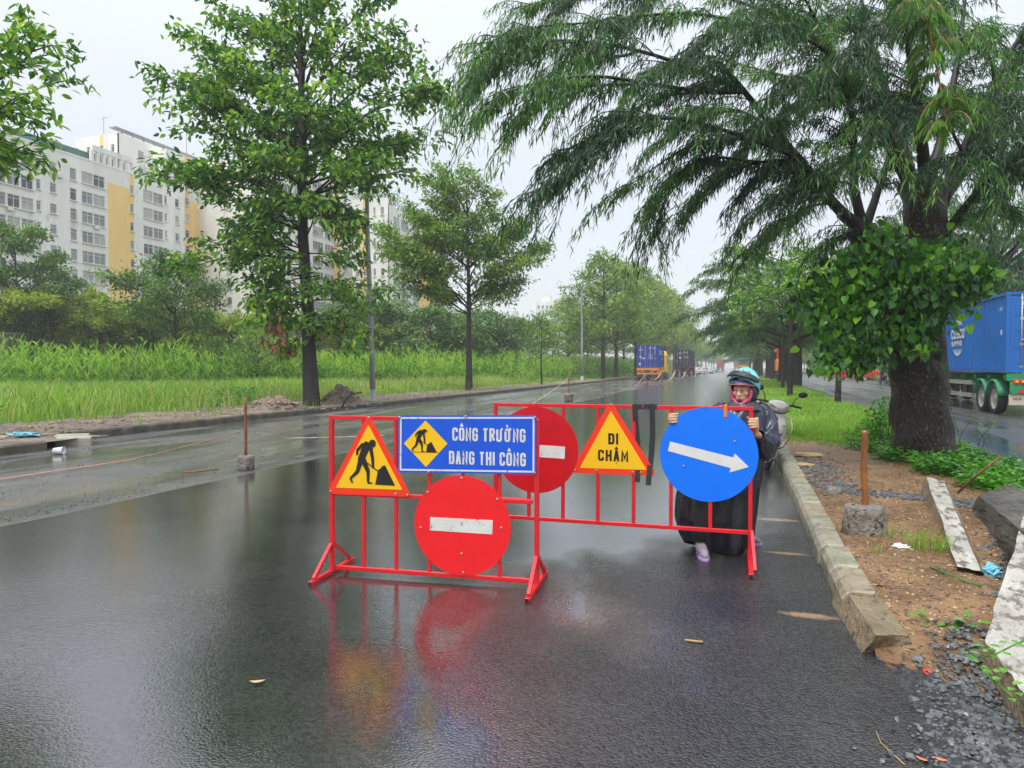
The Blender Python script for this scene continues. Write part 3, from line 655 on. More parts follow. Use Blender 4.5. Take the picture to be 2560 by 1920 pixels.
def unit(a_): return a_ / np.maximum(np.linalg.norm(a_, axis=-1, keepdims=True), 1e-9)
def leaf_arrays(P, Dv, Nv, L, W, tint, shape='diamond', fold=.25, droop=.0):
    """V (n*k,3), F triangles, tint per face"""
    n = len(P); Dv = unit(Dv); S = unit(np.cross(Dv, Nv)); Nn = np.cross(S, Dv)
    L = np.broadcast_to(np.asarray(L, float).reshape(-1, 1), (n, 1)); W = np.broadcast_to(np.asarray(W, float).reshape(-1, 1), (n, 1))
    dn = np.array([[0, 0, -1.0]])
    if shape == 'diamond':
        V = np.stack([P, P + Dv * L * .42 + S * W * .5 + Nn * W * fold, P + Dv * L + dn * L * droop, P + Dv * L * .42 - S * W * .5 + Nn * W * fold], 1)
        f = np.array([[0, 1, 2], [0, 2, 3]]); k = 4
    elif shape == 'heart':
        q = lambda t, s, up: P + Dv * L * t + S * W * s + Nn * W * up + dn * L * droop * t * t
        V = np.stack([q(.02, 0, 0), q(-.10, .26, .10), q(.12, .5, fold), q(.45, .46, fold), q(.78, .2, fold * .5), q(1, 0, 0), q(.78, -.2, fold * .5), q(.45, -.46, fold), q(.12, -.5, fold), q(-.10, -.26, .10), q(.45, 0, 0)], 1)
        f = np.array([[10, i, i + 1] for i in range(0, 9)] + [[10, 9, 0]]); k = 11
    else:  # oval leaf, six outline points
        q = lambda t, s, up: P + Dv * L * t + S * W * s + Nn * W * up + dn * L * droop * t * t
        V = np.stack([q(0, 0, 0), q(.28, .44, fold), q(.65, .42, fold), q(1, 0, 0), q(.65, -.42, fold), q(.28, -.44, fold)], 1)
        f = np.array([[0, 1, 2], [0, 2, 3], [0, 3, 4], [0, 4, 5]]); k = 6
    F = (np.arange(n)[:, None, None] * k + f[None]).reshape(-1, 3)
    return V.reshape(-1, 3), F, np.repeat(np.broadcast_to(tint, (n,)), len(f))
def join(parts):
    V = []; F = []; T = []; b = 0
    for v, f, t in parts: V.append(v); F.append(f + b); T.append(t); b += len(v)
    return np.concatenate(V), np.concatenate(F), np.concatenate(T)
def curve(p, q, arch=.15, sag=0, n=7, wob=.03):
    p, q = Vector(p), Vector(q); L = (q - p).length; pts = []
    s1 = Vector((random.gauss(0, 1), random.gauss(0, 1), random.gauss(0, .4))) * wob * L
    for i in range(n):
        t = i / (n - 1); b = p.lerp(q, t); b += Vector((0, 0, arch * L * math.sin(math.pi * t))) - Vector((0, 0, sag * L * t ** 3)) + s1 * math.sin(2 * math.pi * t)
        pts.append(b)
    return pts
def sample(pts, t):
    x = t * (len(pts) - 1); i = min(int(x), len(pts) - 2); return pts[i].lerp(pts[i + 1], x - i)
def grow(mb, limbs, r0, nsub=9, sublen=.38, leafstep=.28, start=.25, up=.25, twr=.012):
    """limbs: list of point lists; returns arrays of twig points and outward directions"""
    PP = []; DD = []
    for pts in limbs:
        L = sum((pts[i + 1] - pts[i]).length for i in range(len(pts) - 1)); rr = r0 * min(1, (L / 5) ** .8) + .012
        mb.tube(pts, [rr * (1 - .85 * i / (len(pts) - 1)) for i in range(len(pts))], 6, tint=.4)
        for k in range(int(nsub * max(.5, L / 4))):
            t = random.uniform(start, 1); p = sample(pts, t); d0 = (sample(pts, min(1, t + .1)) - sample(pts, max(0, t - .1))).normalized()
            side = d0.cross(Vector((0, 0, 1))); side = side.normalized() if side.length > .1 else Vector((1, 0, 0))
            d = (d0 * random.uniform(.3, 1) + side * random.choice((-1, 1)) * random.uniform(.4, 1.1) + Vector((0, 0, random.uniform(-.35, .35) + up))).normalized()
            sl = L * sublen * random.uniform(.5, 1.1) * (1.15 - .6 * t) + .25
            q = p + d * sl; tw = curve(p, q, .08, .12, 5, .06)
            mb.tube(tw, [twr * 1.4, twr * 1.2, twr, twr * .8, twr * .5], 4, caps=False, tint=.4)
            m_ = max(2, int(sl / leafstep))
            for j in range(m_):
                tt = (j + 1) / m_
                if tt < .25: continue
                PP.append(sample(tw, tt)); DD.append(d)
        PP.append(pts[-1]); DD.append((pts[-1] - pts[-2]).normalized())
    return np.array([tuple(p) for p in PP]), np.array([tuple(d) for d in DD])
def clothe(PP, DD, per, L, W, spread=.22, droop=.55, shape='diamond', tint=(.5, .16), fold=.22, top=None, rs=None):
    rs = rs or rng; n = len(PP) * per
    P = np.repeat(PP, per, 0) + rs.normal(0, spread, (n, 3)) * np.array([1, 1, .75])
    Dd = np.repeat(DD, per, 0) * .6 + rs.normal(0, .75, (n, 3)); Dd[:, 2] -= droop
    Nn = rs.normal(0, .45, (n, 3)); Nn[:, 2] += 1
    cl = np.repeat(rs.normal(0, .09, len(PP)), per)
    t = rs.normal(tint[0], tint[1], n) + cl
    return leaf_arrays(P, Dd, Nn, rs.uniform(.7, 1.25, n) * L, rs.uniform(.75, 1.2, n) * W, t, shape, fold)

def tree(name, label, base, trunk_pts, r_base, limbs, leaf, mat, cat='tree', group=None, nsub=9, sublen=.38, leafstep=.28, up=.25, bark='bark', r0=.07, start=.25, flare=1.3, extra=None):
    t = thing(name, label, cat, base, group=group)
    tb = MB(); n = len(trunk_pts)
    tb.tube([(0, 0, -.15)] + trunk_pts, [r_base * flare] + [r_base * (1.12 if i == 0 else (1 - .9 * i / (n - 1))) + .015 for i in range(n)], 14, tint=.5)
    tb.build('trunk', M[bark], t)
    bb = MB(); PP, DD = grow(bb, limbs, r0, nsub, sublen, leafstep, start, up)
    bb.build('branches', M['branch'], t)
    V, F, T = clothe(PP, DD, **leaf)
    if extra: V, F, T = join([(V, F, T), extra(PP, DD)])
    link('crown', np_mesh('crown', V, F, M[mat], T), t)
    return t

# ---- the tall tree on the verge, left of the signs
T1b = G(779, 1013, .12); z1 = (T1b - CV).dot(_a)
def loc1(x, y, dz=0): return DO(x, y, z1 + dz) - T1b
tr = [loc1(676, 870), loc1(668, 760), loc1(664, 650), loc1(655, 520), loc1(652, 400), loc1(652, 280), loc1(650, 150), loc1(648, 20), loc1(648, -120)]
tr[0] = Vector((0, 0, .1))
def att(y): return loc1(655 if y < 560 else 664, y)
tips = [  # (attach y, tip x, tip y, depth offset)
 (500, 320, 362, -.6), (470, 385, 372, .5), (560, 395, 570, -.5), (565, 470, 520, .8), (400, 430, 270, 1.2), (330, 350, 170, -.4), (350, 420, 190, .8), (300, 385, 225, -1), (250, 420, 80, 0), (200, 470, 5, .6), (260, 500, 120, -1.6),
 (430, 905, 370, 0), (400, 945, 300, .6), (350, 940, 175, -.3), (330, 890, 210, .9), (300, 880, 120, .4), (220, 850, 40, -.4), (200, 800, -20, 0.6), (440, 820, 330, -1.2), (450, 860, 300, 1.3),
 (480, 780, 470, -.8), (430, 770, 545, 0), (460, 740, 500, 1.2), (640, 820, 625, -.6), (650, 790, 660, .6), (640, 560, 640, -.7), (600, 540, 600, .6), (560, 500, 480, -1.3), (700, 610, 700, -.6), (720, 620, 750, 0), (700, 740, 740, -.4), (690, 745, 700, .7), (640, 700, 620, -1.6), (620, 610, 560, -1.8),
 (420, 560, 330, -2.4), (400, 740, 350, -2.6), (300, 600, 180, -2.4), (300, 720, 180, -2.5), (330, 660, 230, -2.7), (180, 640, 20, -1.8), (160, 720, -40, -1), (150, 580, -60, -.6), (200, 560, 40, 1.6), (380, 620, 250, 2.4), (380, 720, 250, 2.5), (250, 660, 90, 2.3), (100, 650, -180, 0), (120, 760, -90, .5), (120, 540, -100, .5),
 (480, 600, 420, -2.2), (520, 700, 440, -2.0), (550, 730, 560, -1.2), (500, 480, 420, -.6), (450, 520, 380, 1.5), (540, 580, 500, 1.2), (660, 600, 650, .8), (680, 700, 690, -1.0), (260, 810, 130, 1.6), (230, 770, 60, -1.4), (280, 480, 160, 1.4), (360, 500, 250, -1.3), (380, 830, 230, -1.3), (400, 470, 320, -1.2)]
random.seed(99)
for k in range(18):
    y_ = random.uniform(430, 720); sd_ = random.choice((-1, 1)); tips.append((y_ - 10, (658 + sd_ * random.uniform(40, 120)), y_ + random.uniform(-40, 50), random.uniform(-2.2, 2.0)))
for k in range(7): tips.append((random.uniform(150, 420), 652 + random.uniform(-110, 110), random.uniform(60, 420), random.choice((-1, 1)) * random.uniform(1.2, 3.0)))
limbs1 = [curve(att(y0), loc1(x, y, dz), .06, .05, 7, .04) for y0, x, y, dz in tips]
t1 = tree('tall_tree', 'tallest broad-leaved tree on the left verge, with hanging red dead leaves low on its trunk', T1b, tr, .27, limbs1,
     dict(per=12, L=.28, W=.135, spread=.20, droop=.6, shape='oval', tint=(.47, .25)), 'leaf_tall', nsub=9, sublen=.34, leafstep=.30, r0=.05, up=.12)
rd = []
for (x, y, n_) in ((600, 700, 26), (605, 720, 20), (575, 722, 12), (603, 745, 10), (735, 620, 4), (690, 700, 6), (740, 705, 6), (640, 735, 5)):
    c = np.array(loc1(x, y, -.9)); P = c + rng.normal(0, .16, (n_, 3)) * np.array([1, 1, 1.5]); Dd = rng.normal(0, .4, (n_, 3)); Dd[:, 2] -= 1.2
    rd.append(leaf_arrays(P, Dd, rng.normal(0, 1, (n_, 3)), .26, .10, .5, 'oval'))
V, F, T = join(rd); link('dead_leaves', np_mesh('dead_leaves', V, F, M['dead_leaf'], T), t1)

# ---- generic crowned trees
def round_limbs(h0, h1, rad, n, seed, prof=None, tilt=.35):
    rd_ = random.Random(seed); out = []
    for i in range(n):
        f = (i + .5) / n; az = i * 2.4 + rd_.uniform(-.4, .4); hh = h0 + (h1 - h0) * f
        rr = rad * (prof(f) if prof else math.sin(math.pi * min(1, .12 + f * .88)) ** .6) * rd_.uniform(.8, 1.1)
        p = Vector((0, 0, hh - rr * tilt * .6)); q = Vector((math.cos(az) * rr, math.sin(az) * rr, hh + rr * tilt * rd_.uniform(.2, 1)))
        if p.z < h0 * .8: p.z = h0 * .8
        out.append(curve(p, q, .05, .03, 6, .05))
    return out
# the medium tree, crown seen clear against the sky
T3b = G(1013 * O, 843 * O, .12); z3 = (T3b - CV).dot(_a)
def loc3(x, y, dz=0): return DO(x, y, z3 + dz) - T3b
tips3 = [(650, 835, 500, 0), (640, 850, 545, 1.5), (660, 870, 590, -1), (660, 905, 625, .5), (560, 880, 455, -1.5), (520, 900, 470, 1.6), (480, 925, 390, 0), (450, 950, 365, .8), (420, 1010, 360, 0), (430, 1035, 385, -1.2), (470, 1070, 420, 0), (500, 1065, 465, 1.6), (560, 1150, 470, -.5), (600, 1180, 530, .4), (620, 1150, 560, -1.4), (640, 1120, 610, .5), (650, 1100, 640, -.8), (600, 1100, 500, 1.7), (560, 1020, 470, -2.4), (580, 960, 500, -2.6), (560, 1060, 520, -2.2), (620, 950, 570, -2), (640, 1060, 580, -1.8), (520, 980, 430, 2), (600, 900, 540, -1.4), (640, 960, 640, 1), (650, 1060, 620, 1.3), (440, 985, 395, -1.2), (520, 940, 440, -.4), (540, 1120, 500, .8), (560, 900, 510, .8), (600, 1010, 520, 2)]
limbs3 = [curve(loc3(1013, min(690, y0 + 20)), loc3(x, y, dz), .02, .02, 7, .04) for y0, x, y, dz in tips3]
tree('verge_tree', 'medium tree with bare lower trunk and spreading open crown against the sky', T3b, [Vector((0, 0, .1)), loc3(1013, 760), loc3(1013, 680), loc3(1012, 600), loc3(1010, 500), loc3(1008, 400)], .20, limbs3,
     dict(per=18, L=.28, W=.12, spread=.25, droop=.45, shape='diamond', tint=(.46, .2)), 'leaf_row', nsub=17, sublen=.33, leafstep=.34, r0=.05, up=.15)
# tree at the left edge, its trunk outside the picture
TLb = Vector((-15.3, 9.6, .1)); limbsL = []
TLz = (TLb - CV).dot(_a); TLx = (TLb - CV).dot(_r)
def locL(x, y, dz=0): return DO(x, y, TLz + dz) - TLb
tl0 = Vector((0, 0, .1)); tln = [tl0, Vector((.05, 0, 2.5)), Vector((0, .05, 4.5)), Vector((-.05, 0, 7)), Vector((0, 0, 9.5))]
for (h, x, y, dz) in ((5.0, 120, 60, 0), (4.6, 140, 165, .4), (4.2, 115, 290, -.3), (4.0, 60, 330, .5), (5.5, 60, 60, -.8), (4.6, 60, 200, -1), (4.3, 20, 260, -1.4), (5.5, 30, 130, 1), (6, -40, 0, 0), (4.6, -20, 330, -.6), (5, -60, 120, -1), (3.8, -30, 380, .4), (6.5, -200, -100, 0), (6, -350, 60, .5), (5.5, -420, 240, 0), (7.5, -260, -260, .4), (5.5, -250, 150, -2)):
    limbsL.append(curve((0, 0, h), locL(x - 30, y - 10, dz), .05, .06, 7, .04))
tree('edge_tree', 'tree leaning in at the top left corner with large pointed bright green leaves', TLb, tln, .24, limbsL,
     dict(per=8, L=.22, W=.095, spread=.13, droop=.55, shape='oval', tint=(.46, .24)), 'leaf_tall', nsub=8, sublen=.30, leafstep=.2, r0=.05, up=0)

def simple_tree(name, label, px, py, z, top_y, w_px, mat, seed, trunk_h=.35, group=None, leaf=(.34, .15), per=12, n=26, prof=None, r=.16, hang=.3, ground=.1, spread=.3, step=.4, tilt=.35):
    """placed by its foot: (px,py) in photo pixels is only used for the bearing"""
    base = D(px, 917, z); base.z = ground; H_ = CAMZ + (917 - top_y) / FPX * z - ground; rad = w_px / FPX * z / 2
    random.seed(seed)
    lm = round_limbs(H_ * trunk_h, H_ * .93, rad, n, seed, prof, tilt)
    tp = [Vector((0, 0, .1)), Vector((random.uniform(-.1, .1), 0, H_ * .3)), Vector((random.uniform(-.15, .15), .1, H_ * .6)), Vector((0, 0, H_ * .92))]
    rs = np.random.default_rng(seed)
    return tree(name, label, base, tp, r, lm, dict(per=per, L=leaf[0], W=leaf[1], spread=spread, droop=hang, tint=(.47, .16), rs=rs), mat, group=group, nsub=8, sublen=.35, leafstep=step, r0=.05)
conic = lambda f: (1 - f) ** .7 * (.55 + .45 * min(1, f * 4)) + .10
flat = lambda f: .35 + .65 * f
simple_tree('field_tree', 'small rounded tree on a thin trunk in front of the yellow wall panel', 439, 880, 50, 622, 255, 'leaf_dark', 11, trunk_h=.38, per=24, prof=lambda f: math.sin(math.pi * (.22 + f * .78)) ** .7, leaf=(.30, .13), r=.13)
simple_tree('field_tree', 'dense dark tree at the left edge in front of the apartment block', 40, 880, 56, 545, 300, 'leaf_dark', 12, trunk_h=.2, per=26, n=34, leaf=(.36, .17))
simple_tree('verge_sapling', 'slim young tree left of the second lamp post', 1354, 960, 57, 782, 110, 'leaf_row', 13, trunk_h=.35, per=8, n=16, r=.055, prof=conic, leaf=(.30, .12))
simple_tree('field_tree', 'airy pale conifer-like tree standing before the tower block', 1010, 880, 92, 690, 150, 'leaf_dark', 14, trunk_h=.3, per=6, n=18, prof=conic, r=.1, leaf=(.36, .16))
simple_tree('field_tree', 'bushy tree right of the tall trunk with a bare post-like stem', 890, 880, 70, 735, 220, 'leaf_dark', 15, trunk_h=.42, per=20, n=24, leaf=(.36, .16))
# dark round trees behind the reeds
for i, (px, z, ty, w, lab) in enumerate(((1075, 74, 772, 310, 'broad dark round tree behind the reeds left of the bare trunk'), (1215, 80, 778, 240, 'dark round tree behind the reeds just right of the bare trunk'), (250, 78, 752, 250, 'round bluish green tree below the white facade windows'), (345, 84, 765, 220, 'round tree in the gap left of the small rounded tree'), (600, 90, 808, 230, 'low dark tree at the foot of the building behind the tall tree'), (560, 84, 800, 220, 'dark tree at the foot of the second yellow panel'), (760, 96, 800, 200, 'dark tree glimpsed right behind the tall trunk'))):
    simple_tree('background_tree', lab, px, 880, z, ty, w, 'leaf_dark', 20 + i, trunk_h=.12, per=20, n=30, leaf=(.46, .22), spread=.42, step=.5, r=.2, group='trees behind the reeds')
# low layered lime-green trees
for i, (px, z, ty, w, lab) in enumerate(((60, 58, 742, 420, 'leftmost layered lime green tree above the cream wall'), (250, 60, 772, 330, 'second layered lime green tree from the left above the reeds'), (440, 63, 788, 330, 'layered lime green tree under the small rounded tree'), (580, 66, 800, 240, 'layered lime green tree left of the tall trunk'), (900, 70, 812, 260, 'layered lime green tree right of the tall trunk'))):
    simple_tree('layered_tree', lab, px, 880, z, ty, w, 'leaf_lime', 40 + i, trunk_h=.30, per=34, n=30, prof=flat, leaf=(.34, .17), spread=.26, hang=-.1, r=.12, group='flat layered trees behind the reeds', tilt=.12)
# shrubs in the field
for i, (px, z, ty, w, lab) in enumerate(((640, 46, 822, 150, 'fluffy light green bush left of the tall trunk'), (545, 52, 845, 110, 'small light bush poking out of the reeds'), (720, 50, 850, 130, 'low bright bush behind the tall trunk'))):
    simple_tree('bush', lab, px, 880, z, ty, w, 'leaf_row', 50 + i, trunk_h=.05, per=12, n=20, leaf=(.22, .10), spread=.25, r=.06, group='bushes among the reeds')
# row along the verge into the distance: three builds, copied
row_src = []
def row_tree(seed, H_, rad, mat, L_):
    random.seed(seed)
    lm = round_limbs(H_ * .27, H_ * .95, rad, 30, seed, lambda f: (math.sin(math.pi * (.26 + f * .74)) ** .8) * (1.0 - .25 * f) + .05)
    t = tree('row_tree', 'x', (0, 0, -100), [Vector((0, 0, .1)), Vector((.05, 0, H_ * .3)), Vector((0, .1, H_ * .6)), Vector((0, 0, H_ * .95))], .19, lm,
             dict(per=14, L=L_, W=L_ * .42, spread=.36, droop=.4, tint=(.5, .16), rs=np.random.default_rng(seed)), mat, nsub=8, sublen=.36, leafstep=.45, r0=.05)
    return t
for k in range(3): row_src.append(row_tree(60 + k, 12, 4.3, 'leaf_row', .40))
row_src.append(row_tree(64, 12, 4.0, 'leaf_lime', .40))
rows = [(1508, 84, 628, 0, 'yellowish row tree standing just behind the second lamp post'), (1590, 108, 655, 1, 'second tree of the verge row, left of the yellow lorry cab'), (1635, 128, 700, 3, 'yellow tipped tree of the verge row above the blue container'), (1540, 97, 650, 2, 'tree of the verge row between the first two trunks'),
        (1660, 150, 710, 1, 'tree of the verge row above the dark container'), (1690, 172, 745, 0, 'hazy row tree right of the dark container')]
used = set()
NTH = ['first', 'second', 'third', 'fourth', 'fifth', 'sixth', 'seventh', 'eighth', 'ninth', 'tenth', 'eleventh', 'twelfth', 'thirteenth', 'fourteenth', 'fifteenth', 'sixteenth']
def place_row(src, X, Y, H_, lab, name, group, sx=1, kindname='tree'):
    t = src if src.name not in used else copy_tree(src)
    used.add(src.name); s_ = H_ / 12
    t.location = (X, Y, .1); t.scale = (s_ * sx, s_ * sx, s_); t.rotation_euler = (0, 0, random.uniform(0, 6.28)); t.name = name
    tag(t, lab, kindname, group); return t
random.seed(5)
for (px, z, ty, k, lab) in rows:
    p = D(px, 917, z); place_row(row_src[k], p.x, p.y, CAMZ + (917 - ty) / FPX * z, lab, 'row_tree', 'row trees along the left verge')
for i in range(15):
    Y = 185 + i * 24 + i * i * .5; X = -15.6 + random.uniform(-.6, .6)
    place_row(row_src[i % 3], X, Y, random.uniform(12.5, 15), NTH[i] + ' hazy tree of the left row counting away from the dark container', 'row_tree', 'far row trees along the left verge')
# a second line deeper in the field
for i, (px, z, ty, lab) in enumerate(((1290, 105, 790, 'low dark tree left of the slim young tree'), (1420, 100, 745, 'dark tree between the young tree and the second lamp post'), (1470, 120, 760, 'dark tree behind the second lamp post'), (1660, 190, 790, 'dark tree low behind the containers'), (1560, 140, 770, 'dark tree behind the yellow lorry'))):
    p = D(px, 917, z); place_row(row_src[i % 3], p.x, p.y, CAMZ + (917 - ty) / FPX * z, lab, 'field_tree', 'trees deeper in the field', 1.25)
# roof gardens
for b_, spots in ((bA, ((-97, 80, 33.2, 1.6), (-97.5, 84, 33.4, 1.3), (-98, 101, 33.2, 2.6), (-98.5, 103.5, 33.2, 2.2))), (bD, ((-70, 128, 34, 4.2), (-72.5, 129, 34, 3.4), (-68, 131, 34, 3.0), (-67.5, 137, 33, 2.6), (-67.5, 143, 33, 2.4)))):
    for j, (x, y, z, h) in enumerate(spots):
        n_ = 420; rs = np.random.default_rng(int(y)); P = rs.normal(0, 1, (n_, 3)) * np.array([h * .34, h * .34, h * .26]) + np.array([x, y, z + h * .5])
        V, F, T = leaf_arrays(P, rs.normal(0, 1, (n_, 3)), rs.normal(0, 1, (n_, 3)) + np.array([0, 0, 1]), .5, .22, rs.normal(.5, .15, n_))
        link('roof_shrub', np_mesh('roof_shrub', V, F, M['leaf_dark'], T), b_)
# ================================================================== REEDS, GRASS
def blades(P, H_, W_, lean, seg=2, tint=(.5, .15), rs=rng, bend=.5):
    """one bent blade per point: quads then a tip triangle"""
    n = len(P); az = rs.uniform(0, 2 * np.pi, n); d = np.stack([np.cos(az), np.sin(az), np.zeros(n)], 1); s = np.stack([-np.sin(az), np.cos(az), np.zeros(n)], 1)
    tw = rs.uniform(0, 2 * np.pi, n); s = np.stack([np.cos(tw), np.sin(tw), np.zeros(n)], 1)
    H_ = np.broadcast_to(H_, (n,))[:, None]; W_ = np.broadcast_to(W_, (n,))[:, None]; le = (lean * rs.uniform(.2, 1.4, n))[:, None]
    rings = []
    for k in range(seg):
        t = k / seg; c = P + np.array([[0, 0, 1.0]]) * H_ * t * (1 - .25 * bend * t) + d * H_ * le * t * t
        w = W_ * (1 - .45 * t) * .5; rings += [c - s * w, c + s * w]
    tip = P + np.array([[0, 0, 1.0]]) * H_ * (1 - .3 * bend) + d * H_ * le
    V = np.stack(rings + [tip], 1); k = seg * 2 + 1
    f = []
    for q in range(seg - 1): a_ = q * 2; f += [[a_, a_ + 1, a_ + 3], [a_, a_ + 3, a_ + 2]]
    f.append([k - 3, k - 2, k - 1]); f = np.array(f)
    F = (np.arange(n)[:, None, None] * k + f[None]).reshape(-1, 3)
    t = np.repeat(rs.normal(tint[0], tint[1], n), len(f)); return V.reshape(-1, 3), F, t
def scatter(x0, x1, y0, y1, n, test=None, z=.1, pw=1.0):
    out = np.zeros((0, 3))
    u = rng.uniform(0, 1, n); yy = y0 + (y1 - y0) * u ** pw
    P = np.stack([rng.uniform(x0, x1, n), yy, np.full(n, z)], 1)
    if test is not None: P = P[test(P)]
    return P
def nz(P, s, seed): return np.array([mnoise.noise((p[0] * s + seed, p[1] * s, seed)) for p in P])
M['straw_grass'] = leafmat('seed_stalk', (.20, .24, .06), (.32, .36, .10), (.46, .44, .18), nscale=.6, rough=.6, transl=.2)
# reed belt: front edge runs from (-37,24) to (-17,66) and on beside the verge
def reed_front(y): return np.interp(y, [-10, 27, 36, 50, 62, 75, 110, 300], [-42, -37.5, -30, -22.5, -18.8, -17.6, -17.3, -17.3])
parts = []
P = scatter(-70, -17, 14, 125, 26000, z=.1, pw=1.25)
ed = reed_front(P[:, 1]); dx = ed - P[:, 0]
nn = nz(P, .22, 3); P = P[(dx > nn * 2.5) & (dx < 13 + 6 * nn)]; dx = reed_front(P[:, 1]) - P[:, 0]; nn = nz(P, .3, 8)
n = len(P); hh = (2.38 + nn * 1.3 + rng.uniform(-.5, .6, n)) * np.clip(.55 + dx * .25, .55, 1) * np.interp(P[:, 1], [20, 50, 125], [1.0, .95, 1.1])
parts.append(blades(P, hh, .022, .12, 3, (.42, .12)))
# leaves up each stem, arching
for k in range(9):
    t = rng.uniform(.18, .98, n); az = rng.uniform(0, 6.283, n); lp = P + np.array([[0, 0, 1.0]]) * (hh * t)[:, None] * .93
    d = np.stack([np.cos(az) * .5, np.sin(az) * .5, rng.uniform(.5, 1.7, n)], 1); d[:, 2] -= .25 * (t < .4)
    Ll = rng.uniform(.45, .85, n); nrm = np.stack([-np.cos(az), -np.sin(az), np.full(n, .8)], 1)
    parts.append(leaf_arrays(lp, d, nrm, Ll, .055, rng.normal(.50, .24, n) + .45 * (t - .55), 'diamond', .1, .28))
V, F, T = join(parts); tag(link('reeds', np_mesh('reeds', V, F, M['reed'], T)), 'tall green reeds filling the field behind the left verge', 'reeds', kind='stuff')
# field grass between soil strip and reeds
parts = []
P = scatter(-46, -16.4, 8, 120, 100000, z=.1, pw=1.35)
ed = reed_front(P[:, 1]); nn = nz(P[:, :] * 1.0, .5, 12); P = P[(P[:, 0] > ed - 2.2) & (P[:, 0] < -16.9 + nn * 1.0)]
nn = nz(P, .16, 4); dd = np.clip((-16.6 - P[:, 0]) / 3, .3, 1)
parts.append(blades(P, (.62 + nn * .55 + rng.uniform(-.2, .4, len(P))) * dd, np.interp(P[:, 1], [10, 60], [.022, .045]), .5, 3, (.50, .2)))
V, F, T = join(parts); tag(link('field_grass', np_mesh('field_grass', V, F, M['grass'], T)), 'long bright grass between the soil strip and the reeds', 'grass', kind='stuff')
n_ = 15000; P = scatter(-30, -17.2, 8.5, 34, n_ * 2, z=.1); nn = nz(P, .35, 61); P = P[(nn > .12 + (P[:, 1] - 9) * .012)]; n_ = len(P); P[:, 2] += rng.uniform(0, .62, n_); az = rng.uniform(0, 6.283, n_)
V, F, T = leaf_arrays(P, np.stack([np.cos(az), np.sin(az), rng.uniform(-.1, .9, n_)], 1), rng.normal(0, .4, (n_, 3)) + np.array([0, 0, 1]), rng.uniform(.08, .2, n_), .07, rng.normal(.32, .15, n_), 'oval', .1, .2); tag(link('field_weeds', np_mesh('field_weeds', V, F, M['leaf_ground'], T)), 'darker broad leaved weeds mixed into the field grass', 'weeds', kind='stuff')
P = scatter(-40, -17, 9, 60, 16000, z=.1); nn = nz(P, .5, 71); P = P[(P[:, 0] > reed_front(P[:, 1]) - 1) & (nn > -.05)]; V, F, T = blades(P, rng.uniform(.5, 1.1, len(P)), .018, .4, 3, (.9, .1)); tag(link('dry_grass', np_mesh('dry_grass', V, F, M['straw_grass'], T)), 'pale seed stalks standing above the field grass', 'grass', kind='stuff')
# tufts at the verge edge
P = scatter(-17.2, -13.9, 8, 120, 9000, z=.12); nn = nz(P, .9, 21); P = P[nn > .22]
V, F, T = blades(P, rng.uniform(.08, .30, len(P)), .02, .5, 2, (.5, .15)); tag(link('verge_weeds', np_mesh('verge_weeds', V, F, M['grass'], T)), 'scattered weeds on the bare soil of the left verge', 'weeds', kind='stuff')
# median grass
parts = []
P = scatter(.82, 3.5, 14.2, 75, 76000, z=.1, pw=1.9); nn = nz(P, 1.1, 31)
P = P[(P[:, 1] > 15.6 + nn * 2.2)]
nn = nz(P, .5, 33); parts.append(blades(P, (.24 + nn * .18 + rng.uniform(-.06, .16, len(P))) * np.clip((P[:, 1] - 14.4) / 2.0, .3, 1), np.interp(P[:, 1], [14, 60], [.011, .035]), .55, 3, (.53, .15)))
P = scatter(2.6, 3.5, 13.2, 24, 4500, z=.1); parts.append(blades(P, rng.uniform(.15, .45, len(P)), .014, .5, 3, (.45, .15)))
P = scatter(.9, 3.0, 14.0, 16.2, 2500, z=.1); nn = nz(P, 2.2, 35); P = P[nn > -.05]; parts.append(blades(P, rng.uniform(.05, .14, len(P)), .01, .5, 2, (.5, .15)))
V, F, T = join(parts); tag(link('median_grass', np_mesh('median_grass', V, F, M['grass'], T)), 'bright green grass covering the median strip beyond the bare earth', 'grass', kind='stuff')
P = scatter(14.8, 17.6, 40, 170, 26000, z=.1, pw=1.4); V, F, T = blades(P, rng.uniform(.15, .4, len(P)), .05, .4, 2, (.5, .15)); tag(link('strip_grass', np_mesh('strip_grass', V, F, M['grass'], T)), 'green grass on the second strip beyond the opposite road', 'grass', kind='stuff')
# ground cover right of the big trunk
def gcover(x0, x1, y0, y1, n, h, L_, W_, z=.1, test=None):
    P = scatter(x0, x1, y0, y1, n, z=z, test=test); n = len(P); P[:, 2] += rng.uniform(.02, 1, n) ** 1.3 * h
    az = rng.uniform(0, 6.283, n); d = np.stack([np.cos(az), np.sin(az), rng.uniform(-.3, .6, n)], 1); nrm = rng.normal(0, .35, (n, 3)); nrm[:, 2] += 1
    return leaf_arrays(P, d, nrm, rng.uniform(.7, 1.2, n) * L_, rng.uniform(.8, 1.2, n) * W_, rng.normal(.5, .17, n), 'oval', .15, .15)
def cov_edge(P): e = np.interp(P[:, 1], [5.5, 7.5, 9.0, 10.5, 12, 13.4], [3.3, 2.95, 2.75, 2.55, 2.2, 2.0]); return P[:, 0] > e + .15 * np.sin(P[:, 1] * 5)
parts = [gcover(2.0, 3.58, 4.5, 13.4, 19000, .20, .085, .05, test=cov_edge)]
V, F, T = join(parts); tag(link('ground_cover', np_mesh('ground_cover', V, F, M['leaf_ground'], T)), 'low leafy creeper carpet right of the big trunk', 'ground cover', kind='stuff')

